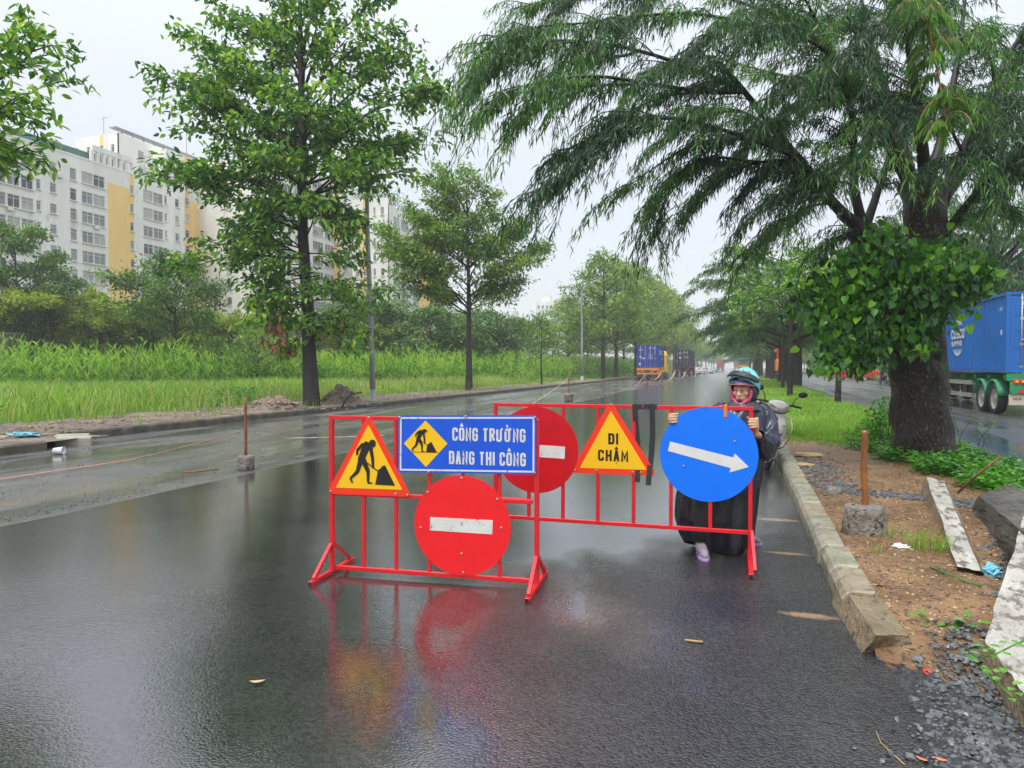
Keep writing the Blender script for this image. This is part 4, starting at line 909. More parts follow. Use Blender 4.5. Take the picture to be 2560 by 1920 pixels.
def thicket(name, lab, x0, x1, y0, y1, h, n, mat, seed):
    rs = np.random.default_rng(seed); P = np.stack([rs.uniform(x0, x1, n), rs.uniform(y0, y1, n), rs.uniform(0, 1, n) ** .8], 1); top = h * (.75 + .5 * np.array([mnoise.noise((p[0] * .09, p[1] * .09, seed)) for p in P])); P[:, 2] *= top
    V, F, T = leaf_arrays(P, rs.normal(0, 1, (n, 3)), rs.normal(0, .6, (n, 3)) + np.array([0, 0, 1]), rs.uniform(.5, 1.0, n), .38, rs.normal(.45, .17, n) + .15 * (P[:, 2] / h - .5)); tag(link(name, np_mesh(name, V, F, M[mat], T)), lab, 'thicket', kind='stuff')
thicket('far_thicket', 'dark green thicket beyond the reeds behind the row trees', -62, -40, 95, 330, 5.5, 26000, 'leaf_dark', 4)
thicket('far_thicket', 'low thicket at the foot of the apartment blocks', -92, -84, 40, 175, 3.6, 10000, 'leaf_dark', 5)
thicket('far_thicket', 'distant green thicket closing the verge far down the road', -40, -19, 150, 400, 4.5, 14000, 'leaf_dark', 6)
thicket('far_thicket', 'green thicket beyond the service road at right', 29, 38, 25, 330, 4.2, 22000, 'leaf_dark', 7)
# ================================================================== BIG MEDIAN TREE AND ITS NEIGHBOURS
random.seed(21)
BT = G(2310, 1150, .10); zb = (BT - CV).dot(_a)
def locB(x, y, dz=0): return DO(x, y, zb + dz) - BT
big = thing('feathery_tree', 'huge dark trunked tree at right with feathery drooping leaves filling the top of the view', 'tree', BT)
tb = MB()
def rough_tube(mb, path, rad, n=28, m=None, amp=.06, seed=0, caps=True, fl=0):
    """tube with a lumpy, fluted surface"""
    m = m or len(path) * 5; pts = []; rr = []
    for i in range(m):
        x = i / (m - 1) * (len(path) - 1); k = min(int(x), len(path) - 2); f = x - k
        pts.append(path[k].lerp(path[k + 1], f)); f2 = f * f * (3 - 2 * f); rr.append(rad[k] * (1 - f2) + rad[k + 1] * f2)
    b = len(mb.v)
    for i, p in enumerate(pts):
        for k in range(n):
            an = 2 * math.pi * k / n; d = Vector((math.cos(an), math.sin(an), 0))
            q = p + d * rr[i]
            nn_ = mnoise.noise(q * 3 + Vector((seed, 0, 0))) * 1.0 + mnoise.noise(Vector((q.x * 9, q.y * 9, q.z * 4 + seed))) * .5
            q = p + d * rr[i] * (1 + amp * nn_ * 1.6 + fl * math.sin(an * 5 + seed) * max(0, 1 - i / m * 3))
            mb.v.append(tuple(q))
    for i in range(m - 1):
        for k in range(n):
            k2 = (k + 1) % n; mb.f.append([b + i * n + k, b + i * n + k2, b + (i + 1) * n + k2, b + (i + 1) * n + k]); mb.m.append(0); mb.sm.append(True); mb.t.append(.5)
    if caps: mb.f.append([b + (m - 1) * n + k for k in range(n)]); mb.m.append(0); mb.sm.append(False); mb.t.append(.5)
V0 = Vector
rough_tube(tb, [V0((0, 0, -.3)), V0((0, 0, .05)), locB(1993, 940), locB(1990, 850), locB(1985, 770), locB(1975, 690), locB(1960, 620)], [.56, .47, .43, .405, .39, .42, .36], amp=.13, seed=3, fl=.035)
rough_tube(tb, [locB(1985, 660), locB(2003, 590), locB(2002, 520), locB(1998, 450), locB(1990, 400), locB(1985, 380)], [.36, .34, .29, .30, .33, .18], amp=.08, seed=9)
rough_tube(tb, [locB(1950, 670, -.1), locB(1905, 600, -.15), locB(1882, 545, -.2), locB(1868, 505, -.2), locB(1862, 485, -.2)], [.30, .24, .23, .27, .14], amp=.10, seed=15)
tb.build('trunk', M['bark_near'], big)
RF = locB(1995, 420); LF = locB(1866, 500, -.2)
# main limbs: (root, via, tip, radius) in surveyed pixels with depth offsets
L_ = []
def limb(root, pts, r):
    P_ = [root] + [locB(*p) for p in pts]; out = []
    # catmull-rom through the points
    Q = [P_[0] * 2 - P_[1]] + P_ + [P_[-1] * 2 - P_[-2]]
    for i in range(1, len(Q) - 2):
        for k in range(4):
            t = k / 4; a0, a1, a2, a3 = Q[i - 1], Q[i], Q[i + 1], Q[i + 2]
            out.append(.5 * ((2 * a1) + (a2 - a0) * t + (2 * a0 - 5 * a1 + 4 * a2 - a3) * t * t + (3 * a1 - a0 - 3 * a2 + a3) * t ** 3))
    out.append(P_[-1]); L_.append((out, r)); return out
R1, R2, R3 = locB(1975, 410), locB(2000, 400), locB(2030, 440)
limb(R1, [(1859, 194, -.3), (1765, 90, -.6), (1662, 3, -1)], .14)
limb(R1, [(1930, 250, .2), (1880, 90, .4), (1850, -60, .6)], .12)
limb(R2, [(1985, 250, -.5), (1960, 80, -.8), (1950, -90, -1)], .12)
limb(R2, [(2033, 300, .3), (2070, 120, .6), (2090, -60, .8)], .12)
limb(R3, [(2080, 330, 0), (2146, 184, -.2), (2230, 30, -.4)], .14)
limb(R3, [(2110, 330, .5), (2180, 210, 1), (2300, 80, 1.4)], .11)
limb(locB(2020, 540), [(2060, 480, -.2), (2121, 404, -.6), (2230, 300, -1.2)], .12)
limb(LF, [(1845, 400, -.2), (1840, 250, -.4), (1800, 120, -.9), (1740, 0, -1.5)], .10)
A_ = limb(LF, [(1800, 440, -.3), (1723, 342, -.8), (1607, 197, -1.6), (1555, 135, -2)], .12)
B_ = limb(LF, [(1900, 400, .2), (1925, 300, .5), (1900, 200, .9)], .09)
limb(LF, [(1820, 470, .3), (1760, 380, .6), (1690, 300, .9), (1600, 240, 1.4), (1490, 235, 1.8)], .08)
s_ = locB(1607, 197, -1.6)
limb(s_, [(1520, 198, -2), (1400, 180, -2.4), (1290, 165, -2.8), (1180, 175, -3), (1090, 205, -3.1), (1030, 262, -3.2)], .06)
limb(s_, [(1500, 150, -1.6), (1380, 110, -1.8), (1250, 90, -2), (1130, 110, -2.2), (1060, 150, -2.3), (1008, 190, -2.4)], .055)
m1 = locB(1723, 342, -.8)
limb(m1, [(1620, 300, -1.5), (1480, 260, -2.2), (1380, 262, -2.6), (1290, 310, -2.9), (1215, 380, -3), (1170, 414, -3.1)], .05)
limb(m1, [(1640, 350, -1), (1540, 340, -1.4), (1470, 370, -1.7), (1435, 440, -1.8), (1425, 505, -1.9)], .045)
limb(locB(1765, 90, -.6), [(1660, 60, -.9), (1500, 30, -1.3), (1380, 35, -1.6), (1260, 50, -1.8), (1150, 60, -2), (1110, 90, -2)], .055)
limb(locB(1765, 90, -.6), [(1640, 20, 0), (1460, -30, .3), (1320, -20, .5), (1200, -10, .7), (1140, 20, .8)], .05)
limb(locB(1859, 194, -.3), [(1760, 180, .5), (1640, 150, 1.1), (1500, 120, 1.6), (1380, 160, 2)], .05)
# smaller drooping leaders that set the outline
for (rx, ry, rz_, tx, ty, tz, r) in (
    (1400, 180, -2.4, 1120, 250, -2.6, .03), (1480, 260, -2.2, 1200, 325, -2.3, .03), (1520, 198, -2, 1280, 290, -1.6, .03), (1250, 90, -2, 1022, 135, -2.0, .03), (1150, 60, -2, 1030, 110, -1.8, .025),
    (1620, 300, -1.5, 1345, 395, -1.8, .03), (1540, 340, -1.4, 1400, 455, -1.5, .028), (1640, 350, -1, 1490, 440, -.8, .03), (1690, 300, .9, 1530, 380, 1.2, .03), (1723, 342, -.8, 1560, 450, -1.2, .03),
    (1760, 380, .6, 1600, 500, .6, .03), (1800, 440, -.3, 1640, 520, -.6, .03), (1845, 400, -.2, 1700, 470, -1.5, .03), (1760, 380, .6, 1660, 440, 1.5, .03), (1840, 250, -.4, 1680, 250, -2.0, .03),
    (1800, 120, -.9, 1600, 60, -2.4, .03), (1859, 194, -.3, 1700, 180, -2.4, .03), (1930, 250, .2, 1790, 300, 1.8, .03), (1880, 90, .4, 1750, 40, 1.8, .03), (1960, 80, -.8, 1850, 110, -3, .03), (1985, 250, -.5, 1870, 330, -2.8, .03),
    (2033, 300, .3, 1990, 200, 2.2, .03), (2080, 330, 0, 2060, 180, -2.6, .03), (2146, 184, -.2, 2200, 260, -2.2, .03), (2121, 404, -.6, 2190, 470, -1, .03), (2121, 404, -.6, 2080, 330, -2.8, .028), (2180, 210, 1, 2200, 380, 1.6, .03), (2146, 184, -.2, 2080, 60, -2.2, .03), (2070, 120, .6, 2000, 30, 2.2, .03), (1960, 80, -.8, 2020, -20, -2.6, .03),
    (2180, 210, 1, 2140, 480, 2.4, .03), (1900, 400, .2, 1800, 350, -1.8, .028), (1925, 300, .5, 1950, 180, 2, .03), (1882, 480, -.2, 1760, 560, .8, .03), (1600, 240, 1.4, 1420, 300, 1.8, .03), (1500, 120, 1.6, 1330, 230, 1.6, .03), (1460, -30, .3, 1330, 70, .2, .03), (1660, 60, -.9, 1480, 100, -2.6, .03), (1380, 110, -1.8, 1220, 170, -.8, .03), (1380, 35, -1.6, 1270, 120, -2.6, .028), (1260, -20, .5, 1160, 110, .3, .028), (2230, 300, -1.2, 2170, 420, -1.6, .03)):
    p, q = locB(rx, ry, rz_), locB(tx, ty, tz); c_ = curve(p, q, .10, .05, 8, .03); L_.append((c_, r))
bb = MB(); PP = []; DD = []
for pts, r in L_:
    L = sum((pts[i + 1] - pts[i]).length for i in range(len(pts) - 1)); n_ = len(pts)
    bb.tube(pts, [r * (.62 if .04 < r < .07 else .9) * (1 - .82 * (i / (n_ - 1)) ** .8) for i in range(n_)], 7, tint=.4)
    big_ = r > .07
    for k in range(int(L * (6.2 if not big_ else 9.5)) + 3):
        t = random.uniform(.12 if not big_ else .3, 1); p = sample(pts, t); d0 = (sample(pts, min(1, t + .08)) - sample(pts, max(0, t - .08))).normalized()
        side = d0.cross(Vector((0, 0, 1))); side = side.normalized() if side.length > .15 else Vector((random.gauss(0, 1), random.gauss(0, 1), 0)).normalized()
        out = Vector((p.x, p.y, 0)); out = out.normalized() if out.length > .3 else side
        d = (d0 * random.uniform(.4, 1.1) + side * random.choice((-1, 1)) * random.uniform(.2, .9) + out * .25 + Vector((0, 0, random.uniform(-.5, .15)))).normalized()
        sl = random.uniform(.35, 1.0) * (1.0 if not big_ else 1.3); q = p + d * sl - Vector((0, 0, .18 * sl))
        tw = curve(p, q, .10, .10, 6, .04); bb.tube(tw, [.010, .009, .007, .006, .005, .003], 4, caps=False, tint=.4)
        m_ = int(sl / .042)
        for j in range(m_): tt = (j + 1) / m_; PP.append(sample(tw, tt)); DD.append(d)
    m_ = int(L / .05)
    if not big_:
        for j in range(m_):
            tt = .3 + .7 * (j + 1) / m_; PP.append(sample(pts, tt)); DD.append((pts[-1] - pts[-3]).normalized())
bb.build('branches', M['branch'], big)
PP = np.array([tuple(p) for p in PP]); DD = np.array([tuple(d) for d in DD])
def hang(PP, DD, per, L, W, rs, spread=.02, tint=(.42, .14), out=.55, shape='oval'):
    n = len(PP) * per; P = np.repeat(PP, per, 0) + rs.normal(0, spread, (n, 3)); d0 = np.repeat(DD, per, 0); sgn = rs.choice([-1, 1], n)[:, None]
    sd = unit(np.cross(d0, np.array([[0, 0, 1.0]]) + rs.normal(0, .05, (n, 3))))
    Dd = d0 * out * .6 + sd * sgn * rs.uniform(.1, .7, (n, 1)) + rs.normal(0, .28, (n, 3)); Dd[:, 2] -= rs.uniform(.5, 1.3, n)
    cl = np.repeat(rs.normal(0, .05, len(PP)), per)
    slow = np.repeat(np.array([mnoise.noise((p[0] * .9, p[1] * .9, p[2] * .9)) for p in PP]) * .5, per)
    return leaf_arrays(P, Dd, sd * .8 + rs.normal(0, .5, (n, 3)), rs.uniform(.6, 1.2, n) * L, rs.uniform(.7, 1.2, n) * W, rs.normal(tint[0], tint[1], n) + cl + slow, shape, .15, .12)
V, F, T = hang(PP, DD, 4, .15, .018, np.random.default_rng(3), spread=.035, shape='diamond')
link('crown', np_mesh('crown', V, F, M['leaf_feather'], T), big)
# a near bough with pale orange stem hanging in at the top right
nb = thing('hanging_bough', 'close hanging bough with a pale orange stem and long feathery leaves at the top right', 'bough', (0, 0, 0))
zb2 = 8.2
ptsn = [DO(1900, -190, zb2 + 1.2), DO(1925, -60, zb2 + .4), DO(1965, 8, zb2), DO(2003, 45, zb2), DO(2016, 110, zb2), DO(2030, 180, zb2), DO(2040, 240, zb2), DO(2052, 285, zb2 - .05)]
st = MB(); st.tube(ptsn, [.035, .026, .019, .016, .013, .011, .009, .006], 7)
M['stem_orange'] = pmat('pale_orange_stem', (.42, .20, .07), (.30, .14, .05), scale=12, rough=.5)
st.build('stem', M['stem_orange'], nb)
rs = np.random.default_rng(12); fr = []; rb = MB()
for k in range(46):
    t = rs.uniform(.22, 1); p = sample(ptsn, t); az = rs.uniform(0, 6.283); d = Vector((math.cos(az), math.sin(az), rs.uniform(.1, .5))); L = rs.uniform(.28, .5)
    q = p + d * L * .75 - Vector((0, 0, L * .35)); c_ = curve(p, q, .22, .25, 9, .02); rb.tube(c_, [.004] * 9, 4, caps=False)
    for j in range(16):
        tt = .15 + .85 * j / 15; pp = np.array([tuple(sample(c_, tt))] * 2); dd = (sample(c_, min(1, tt + .1)) - sample(c_, max(0, tt - .1))).normalized(); sd = dd.cross(Vector((0, 0, 1))).normalized()
        D2 = np.array([tuple(dd * .5 + sd * s + Vector((0, 0, -.9))) for s in (-.5, .5)]) + rs.normal(0, .08, (2, 3))
        fr.append(leaf_arrays(pp, D2, np.array([tuple(dd)] * 2), rs.uniform(.09, .17, 2), .022, rs.normal(.62 + (.25 if t > .93 else 0), .12, 2), 'oval', .1, .1))
rb.build('twig', M['stem_orange'], nb)
V, F, T = join(fr); link('leaves', np_mesh('leaves', V, F, M['leaf_feather'], T), nb)

# ---- climbing vine with heart-shaped leaves on the trunk: the large leaves are pieces of their own
vine = thing('climbing_vine', 'climbing vine of big glossy heart shaped leaves wrapped round the huge trunk', 'vine', BT)
blobs = [(1800, 625, 34, 6), (1845, 600, 45, 9), (1900, 635, 50, 12), (1850, 680, 45, 10), (1790, 665, 34, 6), (1955, 610, 50, 13), (2015, 590, 48, 12), (2075, 600, 45, 10), (2125, 600, 26, 5), (1990, 670, 50, 12), (2035, 645, 40, 9), (1920, 560, 42, 7), (1830, 735, 34, 7), (1795, 785, 22, 4), (1770, 690, 20, 3), (1735, 655, 16, 2), (1860, 790, 18, 3), (2140, 585, 18, 2), (1850, 560, 26, 4), (1880, 755, 34, 7), (1935, 715, 40, 9), (2095, 620, 28, 6), (1975, 740, 30, 6), (1905, 500, 22, 4), (2050, 545, 34, 6), (1960, 540, 34, 6), (1760, 640, 24, 3), (2000, 700, 30, 5), (1870, 560, 30, 5)]
rs = np.random.default_rng(77); P = []; 
for (x, y, r, w) in blobs:
    for k in range(int(w * 24)):
        P.append(tuple(locB(x + rs.normal(0, r * (1.0 if x < 1950 else .7)), y + rs.normal(0, r * .62), rs.uniform(-1.25, -.35) if k % 3 else rs.uniform(-.4, .8))))
P = np.array(P); n = len(P)
Dd = rs.normal(0, .6, (n, 3)); Dd[:, 2] -= .9; Nn = np.array([tuple(-_a)] * n) + rs.normal(0, .75, (n, 3)); Nn[:, 2] += .8
Ls = rs.uniform(.05, .14, n); Ts = rs.normal(.50, .25, n)
order = np.argsort([-(Ls[i] / (P[i] + np.array(BT) - np.array(CV)).dot(np.array(_a))) for i in range(n)])
single = order[:300]; rest = order[300:]
lv, lf, lt = leaf_arrays(np.zeros((1, 3)), np.array([[0, 1.0, 0]]), np.array([[0, 0, 1.0]]), 1, .92, .5, 'heart', .10, .16)
lmesh = []
for q in range(5): lmesh.append(np_mesh('leaf', lv, lf, M['leaf_heart'], np.full(len(lf), (.15, .35, .5, .68, .92)[q])))
for i in single:
    d = Vector(Dd[i]).normalized(); nn_ = Vector(Nn[i]); s = d.cross(nn_).normalized(); nn_ = s.cross(d)
    o = link('leaf', lmesh[int(np.clip(Ts[i] * 5.2, 0, 4))], vine); o.matrix_basis = Matrix.Translation(P[i]) @ (Matrix((s * Ls[i], d * Ls[i], nn_ * Ls[i])).transposed().to_4x4())
V, F, T = leaf_arrays(P[rest], Dd[rest], Nn[rest], Ls[rest], Ls[rest] * .9, Ts[rest] - .12, 'heart', .1, .16)
tag(link('foliage', np_mesh('foliage', V, F, M['leaf_heart'], T), vine), kind='stuff')
vs_ = MB()
for (x0, y0, x1, y1) in ((1960, 800, 1900, 640), (2000, 760, 2070, 620), (1975, 700, 1800, 640), (1900, 640, 1790, 770), (1990, 640, 1905, 480), (1980, 690, 2110, 620), (1920, 720, 1850, 700)):
    vs_.tube(curve(locB(x0, y0, -.55), locB(x1, y1, -.6), .1, .05, 7, .05), [.018, .016, .014, .012, .010, .008, .005], 5)
vs_.build('stem', M['branch'], vine)

# bush and weeds around the foot of the big trunk
def bush(name, lab, c, r, n, L_, W_, mat, cat='bush', seed=1, shape='oval', group=None):
    rs = np.random.default_rng(seed); t = thing(name, lab, cat, c, group=group); P = rs.normal(0, 1, (n, 3)); P = P / np.linalg.norm(P, axis=1, keepdims=True) * rs.uniform(.35, 1, (n, 1)) ** .6 * np.array(r); P[:, 2] = np.abs(P[:, 2])
    Dd = unit(P) + rs.normal(0, .5, (n, 3)); Nn = rs.normal(0, .4, (n, 3)); Nn[:, 2] += 1
    V, F, T = leaf_arrays(P, Dd, Nn, rs.uniform(.7, 1.2, n) * L_, rs.uniform(.7, 1.2, n) * W_, rs.normal(.5, .17, n), shape, .15, .2); link('foliage', np_mesh('foliage', V, F, M[mat], T), t)
    s_ = MB()
    for k in range(9): q = P[rs.integers(0, n)] * .95; s_.tube(curve((0, 0, 0), q, .1, 0, 5, .05), [.012, .01, .008, .006, .004], 4, caps=False)
    s_.build('stems', M['branch'], t); return t
p = G(2215, 1120, .1); bush('trunk_bush', 'leafy green bush growing against the left side of the huge trunk', p, (.42, .42, .95), 900, .085, .045, 'leaf_ground', seed=5)
p = G(2165, 1130, .1); bush('trunk_bush', 'smaller loose bush at the edge of the median grass beside the trunk bush', p + Vector((.1, .4, 0)), (.45, .4, .45), 420, .08, .04, 'leaf_ground', seed=6)
def weed(lab, base, H_, seed, n=40, leaf=(.05, .028), mat='leaf_ground', name='tall_weed', nst=2):
    rs = np.random.default_rng(seed); t = thing(name, lab, 'weed', base); s_ = MB(); PP = []; DD = []
    for k in range(nst):
        q = Vector((rs.uniform(-.25, .25) * H_, rs.uniform(-.2, .2) * H_, H_ * rs.uniform(.7, 1))); c_ = curve((0, 0, 0), q, .03, .05, 7, .08); s_.tube(c_, [.006, .006, .005, .004, .003, .003, .002], 4, caps=False)
        for j in range(n): tt = rs.uniform(.2, 1); PP.append(tuple(sample(c_, tt) + Vector(rs.normal(0, .03, 3)))); DD.append((rs.normal(0, 1), rs.normal(0, 1), rs.uniform(-.3, .5)))
    s_.build('stem', M['branch'], t); m_ = len(PP); V, F, T = leaf_arrays(np.array(PP), np.array(DD), rs.normal(0, .4, (m_, 3)) + np.array([0, 0, 1]), rs.uniform(.7, 1.2, m_) * leaf[0], leaf[1], rs.normal(.5, .15, m_), 'oval', .15, .2)
    link('leaves', np_mesh('leaves', V, F, M[mat], T), t)
weed('tall spindly weed standing right of the huge trunk against the wet road', G(2400, 1120, .1), .95, 3)
weed('fern like weed right of the trunk, beyond the creeper carpet', G(2450, 1130, .1), .62, 4)
weed('thin bare weed left of the trunk in front of the opposite road', G(2150, 1050, .1), .6, 8, n=14)
weed('short weed among the creeper carpet near the right edge', G(2520, 1190, .1), .35, 9)

# ---- median saplings and further trees of the median
def thin_tree(px, py, r, H_, lab, seed, z=None, mat='leaf_tall', lean=(0, 0), cr=1.6, hang_=.5):
    base = G(px, py, .1) if z is None else D(px, 917, z); base.z = .1; random.seed(seed)
    lm = [curve((lean[0] * .7, lean[1] * .7, H_ * (.62 + .3 * k / 14)), (math.cos(k * 2.4) * cr + lean[0], math.sin(k * 2.4) * cr, H_ * (.66 + .34 * k / 14)), .05, .1, 5, .05) for k in range(14)]
    return tree('median_tree', lab, base, [Vector((0, 0, .1)), Vector((.03, 0, H_ * .3)), Vector((lean[0] * .6, lean[1] * .6, H_ * .6)), Vector((lean[0], lean[1], H_ * .95))], r, lm, dict(per=8, L=.22, W=.11, spread=.16, droop=hang_, shape='oval', tint=(.55, .18), rs=np.random.default_rng(seed)), mat, nsub=6, leafstep=.22, r0=.03)
thin_tree(2094, 1024, .085, 5.6, 'thin dark stemmed tree standing alone in the median grass behind the scooter', 3, cr=1.3)
thin_tree(1957, 955, .09, 6.2, 'thin stemmed tree just left of the thick second trunk with small bright leaves', 4, z=41, cr=2.6)
thin_tree(1975, 955, .10, 6.6, 'small leaved bright tree rising between the scooter mirror and the vine', 6, z=30, cr=2.4)
def feather_tree(name, lab, base, H_, rad, r, seed, h0=.38, group=None, n=34, dens=1.0, lw=(.34, .055), mat='leaf_feather_far'):
    random.seed(seed); lm = []
    for i in range(n):
        f = (i + .5) / n; az = i * 2.4 + random.uniform(-.3, .3); rr = rad * (1 - .35 * f * f) * random.uniform(.65, 1.08); hh = H_ * (h0 + (.98 - h0) * f)
        p = Vector((0, 0, H_ * (h0 * .75 + .35 * f))); q = Vector((math.cos(az) * rr, math.sin(az) * rr, hh)); lm.append(curve(p, q, .12, .12, 8, .05))
    t = thing(name, lab, 'tree', base, group=group); tb_ = MB(); random.seed(seed)
    rough_tube(tb_, [V0((0, 0, -.2)), V0((0, 0, .3)), V0((.05, 0, H_ * .22)), V0((-.05, .05, H_ * .4)), V0((0, 0, H_ * .7))], [r * 1.25, r * 1.05, r * .9, r * .8, r * .2], n=16, amp=.06, seed=seed); tb_.build('trunk', M['bark'], t)
    b_ = MB(); PP = []; DD = []
    for pts in lm:
        b_.tube(pts, [.10 * (1 - .85 * i / 7) for i in range(8)], 5, tint=.4); L = (pts[-1] - pts[0]).length
        for k in range(int(L * 3.0 * dens)):
            t_ = random.uniform(.25, 1); p = sample(pts, t_); d0 = (pts[-1] - pts[0]).normalized(); side = d0.cross(Vector((0, 0, 1))).normalized()
            d = (d0 * random.uniform(.3, 1) + side * random.choice((-1, 1)) * random.uniform(.2, 1) + Vector((0, 0, random.uniform(-.4, .3)))).normalized(); sl = random.uniform(.6, 1.4)
            tw = curve(p, p + d * sl - Vector((0, 0, .15 * sl)), .1, .12, 4, .04); b_.tube(tw, [.014, .012, .01, .006], 3, caps=False)
            for j in range(int(sl / .13)): PP.append(tuple(sample(tw, (j + 1) / int(sl / .13)))); DD.append(tuple(d))
    b_.build('branches', M['branch'], t)
    V, F, T = hang(np.array(PP), np.array(DD), 3, lw[0], lw[1], np.random.default_rng(seed), spread=.06, tint=(.5, .15), shape='diamond')
    link('crown', np_mesh('crown', V, F, M[mat], T), t); return t
b2 = D(1986, 917, 46); b2.z = .1
ft1 = feather_tree('feathery_tree', 'second feathery tree of the median, thick twisted trunk behind the thin stems', b2, 9.8, 7.6, .46, 31, n=44, dens=1.9)
b3 = D(1938, 917, 78); b3.z = .1
ft2 = feather_tree('feathery_tree', 'third feathery tree of the median with a leaning trunk, farther down the strip', b3, 10.5, 7.5, .50, 32, h0=.33)
b1 = D(1800, 917, 60)
for i, Y in enumerate((62, 98, 118, 140, 165, 192, 222, 255, 290, 330, 375, 425)):
    c = copy_tree(ft2 if i % 2 else ft1); c.location = (2.9 + random.uniform(-.5, .8), Y, .1); c.rotation_euler = (0, 0, random.uniform(0, 6.28)); s_ = random.uniform(.85, 1.08); c.scale = (s_, s_, s_)
    tag(c, NTH[i] + ' feathery tree down the median counting away from the leaning third trunk', 'tree', 'far feathery trees of the median'); c.name = 'feathery_tree'
# trees on the second strip and along the far side
rt = D(2480, 917, 40)
c = copy_tree(ft1); c.location = (rt.x, rt.y, .1); c.scale = (1.12, 1.12, 1.22); c.rotation_euler = (0, 0, 2); tag(c, 'feathery tree on the second strip behind the right blue container', 'tree', '')
ts = D(2560, 917, 24); c = copy_tree(ft2); c.location = (16.3, 27, .1); c.scale = (1, 1, 1.15); tag(c, 'feathery tree at the right edge reaching over the container', 'tree'); 
if 'group' in c: del c['group']
for i in range(16):
    Y = 58 + i * 17; src = row_src[i % 3]; c = copy_tree(src); c.location = (16.2 + random.uniform(-.4, .4), Y, .1); s_ = random.uniform(.55, .75); c.scale = (s_ * 1.1, s_ * 1.1, s_); c.name = 'strip_tree'
    tag(c, NTH[i] + ' slender tree from the near end of the second strip beyond the opposite road', 'tree', 'trees of the second strip')
for i in range(14):
    Y = 70 + i * 24; c = copy_tree(row_src[i % 3]); c.location = (32 + random.uniform(-2, 3), Y, 0); s_ = random.uniform(.9, 1.15); c.scale = (s_ * 1.3, s_ * 1.3, s_); c.name = 'roadside_tree'
    tag(c, NTH[i] + ' tree from the near end of the far right roadside row', 'tree', 'trees along the far right roadside')
# ================================================================== LETTERING (stroke letters, condensed)
def arc(cx, cy_, rx, ry, a0, a1, n=5): return [(cx + rx * math.cos(R(a0 + (a1 - a0) * i / n)), cy_ + ry * math.sin(R(a0 + (a1 - a0) * i / n))) for i in range(n + 1)]
_C = arc(.7, .82, .3, .18, 0, 90) + arc(.3, .82, .3, .18, 90, 180) + arc(.3, .18, .3, .18, 180, 270) + arc(.7, .18, .3, .18, 270, 360)
GL = {
 'C': [_C[:1] and [(1, .70)] + _C + [(1, .30)]], 'O': [arc(.7, .82, .3, .18, 0, 90) + arc(.3, .82, .3, .18, 90, 180) + arc(.3, .18, .3, .18, 180, 270) + arc(.7, .18, .3, .18, 270, 360) + [(1, .82)]],
 'G': [[(1, .70)] + _C + [(1, .48), (.52, .48)]], 'N': [[(0, 0), (0, 1), (1, 0), (1, 1)]], 'T': [[(-.08, 1), (1.08, 1)], [(.5, .95), (.5, 0)]],
 'R': [[(0, 0), (0, 1), (.7, 1)] + arc(.7, .76, .3, .24, 80, -80) + [(.1, .52)], [(.5, .5), (1.02, 0)]], 'U': [[(0, 1), (0, .18)] + arc(.3, .18, .3, .18, 180, 270) + arc(.7, .18, .3, .18, 270, 360) + [(1, 1)]],
 'D': [[(0, 0), (0, 1), (.6, 1)] + arc(.65, .78, .35, .22, 80, 0) + arc(.65, .22, .35, .22, 0, -80) + [(.6, 0), (.05, 0)]], 'A': [[(0, 0), (.42, 1), (.58, 1), (1, 0)], [(.2, .27), (.8, .27)]],
 'H': [[(0, 0), (0, 1)], [(1, 0), (1, 1)], [(.05, .5), (.95, .5)]], 'I': [[(.5, 0), (.5, 1)]], 'M': [[(0, 0), (0, 1), (.5, .25), (1, 1), (1, 0)]],
 'S': [[(1, .74)] + arc(.65, .80, .35, .20, 20, 90) + arc(.35, .77, .35, .23, 90, 250) + arc(.65, .26, .35, .26, 70, -90) + arc(.35, .20, .35, .20, 270, 200)], 'P': [[(0, 0), (0, 1), (.7, 1)] + arc(.7, .74, .3, .26, 80, -80) + [(.1, .48)]],
 'L': [[(0, 1), (0, 0), (1, 0)]], 'E': [[(1, 1), (0, 1), (0, 0), (1, 0)], [(.05, .52), (.85, .52)]], 'K': [[(0, 0), (0, 1)], [(.05, .4), (1, 1)], [(.4, .6), (1, 0)]], '1': [[(.2, .8), (.55, 1), (.55, 0)]], '4': [[(.8, 0), (.8, 1), (0, .3), (1, .3)]], '5': [[(1, 1), (.1, 1), (.05, .55), (.7, .58), (1, .3), (.7, 0), (0, .05)]], '0': None, '2': [[(.05, .8), (.5, 1), (1, .75), (0, 0), (1, 0)]], '-': [[(.1, .5), (.9, .5)]], '.': [[(.45, .0), (.55, .12)]]}
GL['0'] = GL['O']
ACC = {'^': [[(.18, 1.20), (.5, 1.38), (.82, 1.20)]], '`': [[(.30, 1.42), (.62, 1.20)]], '.': [[(.42, -.26), (.58, -.26)]], 'h': [[(1.0, .90), (1.30, .98), (1.34, 1.14)]], 'd': [[(-.26, .52), (.42, .52)]]}
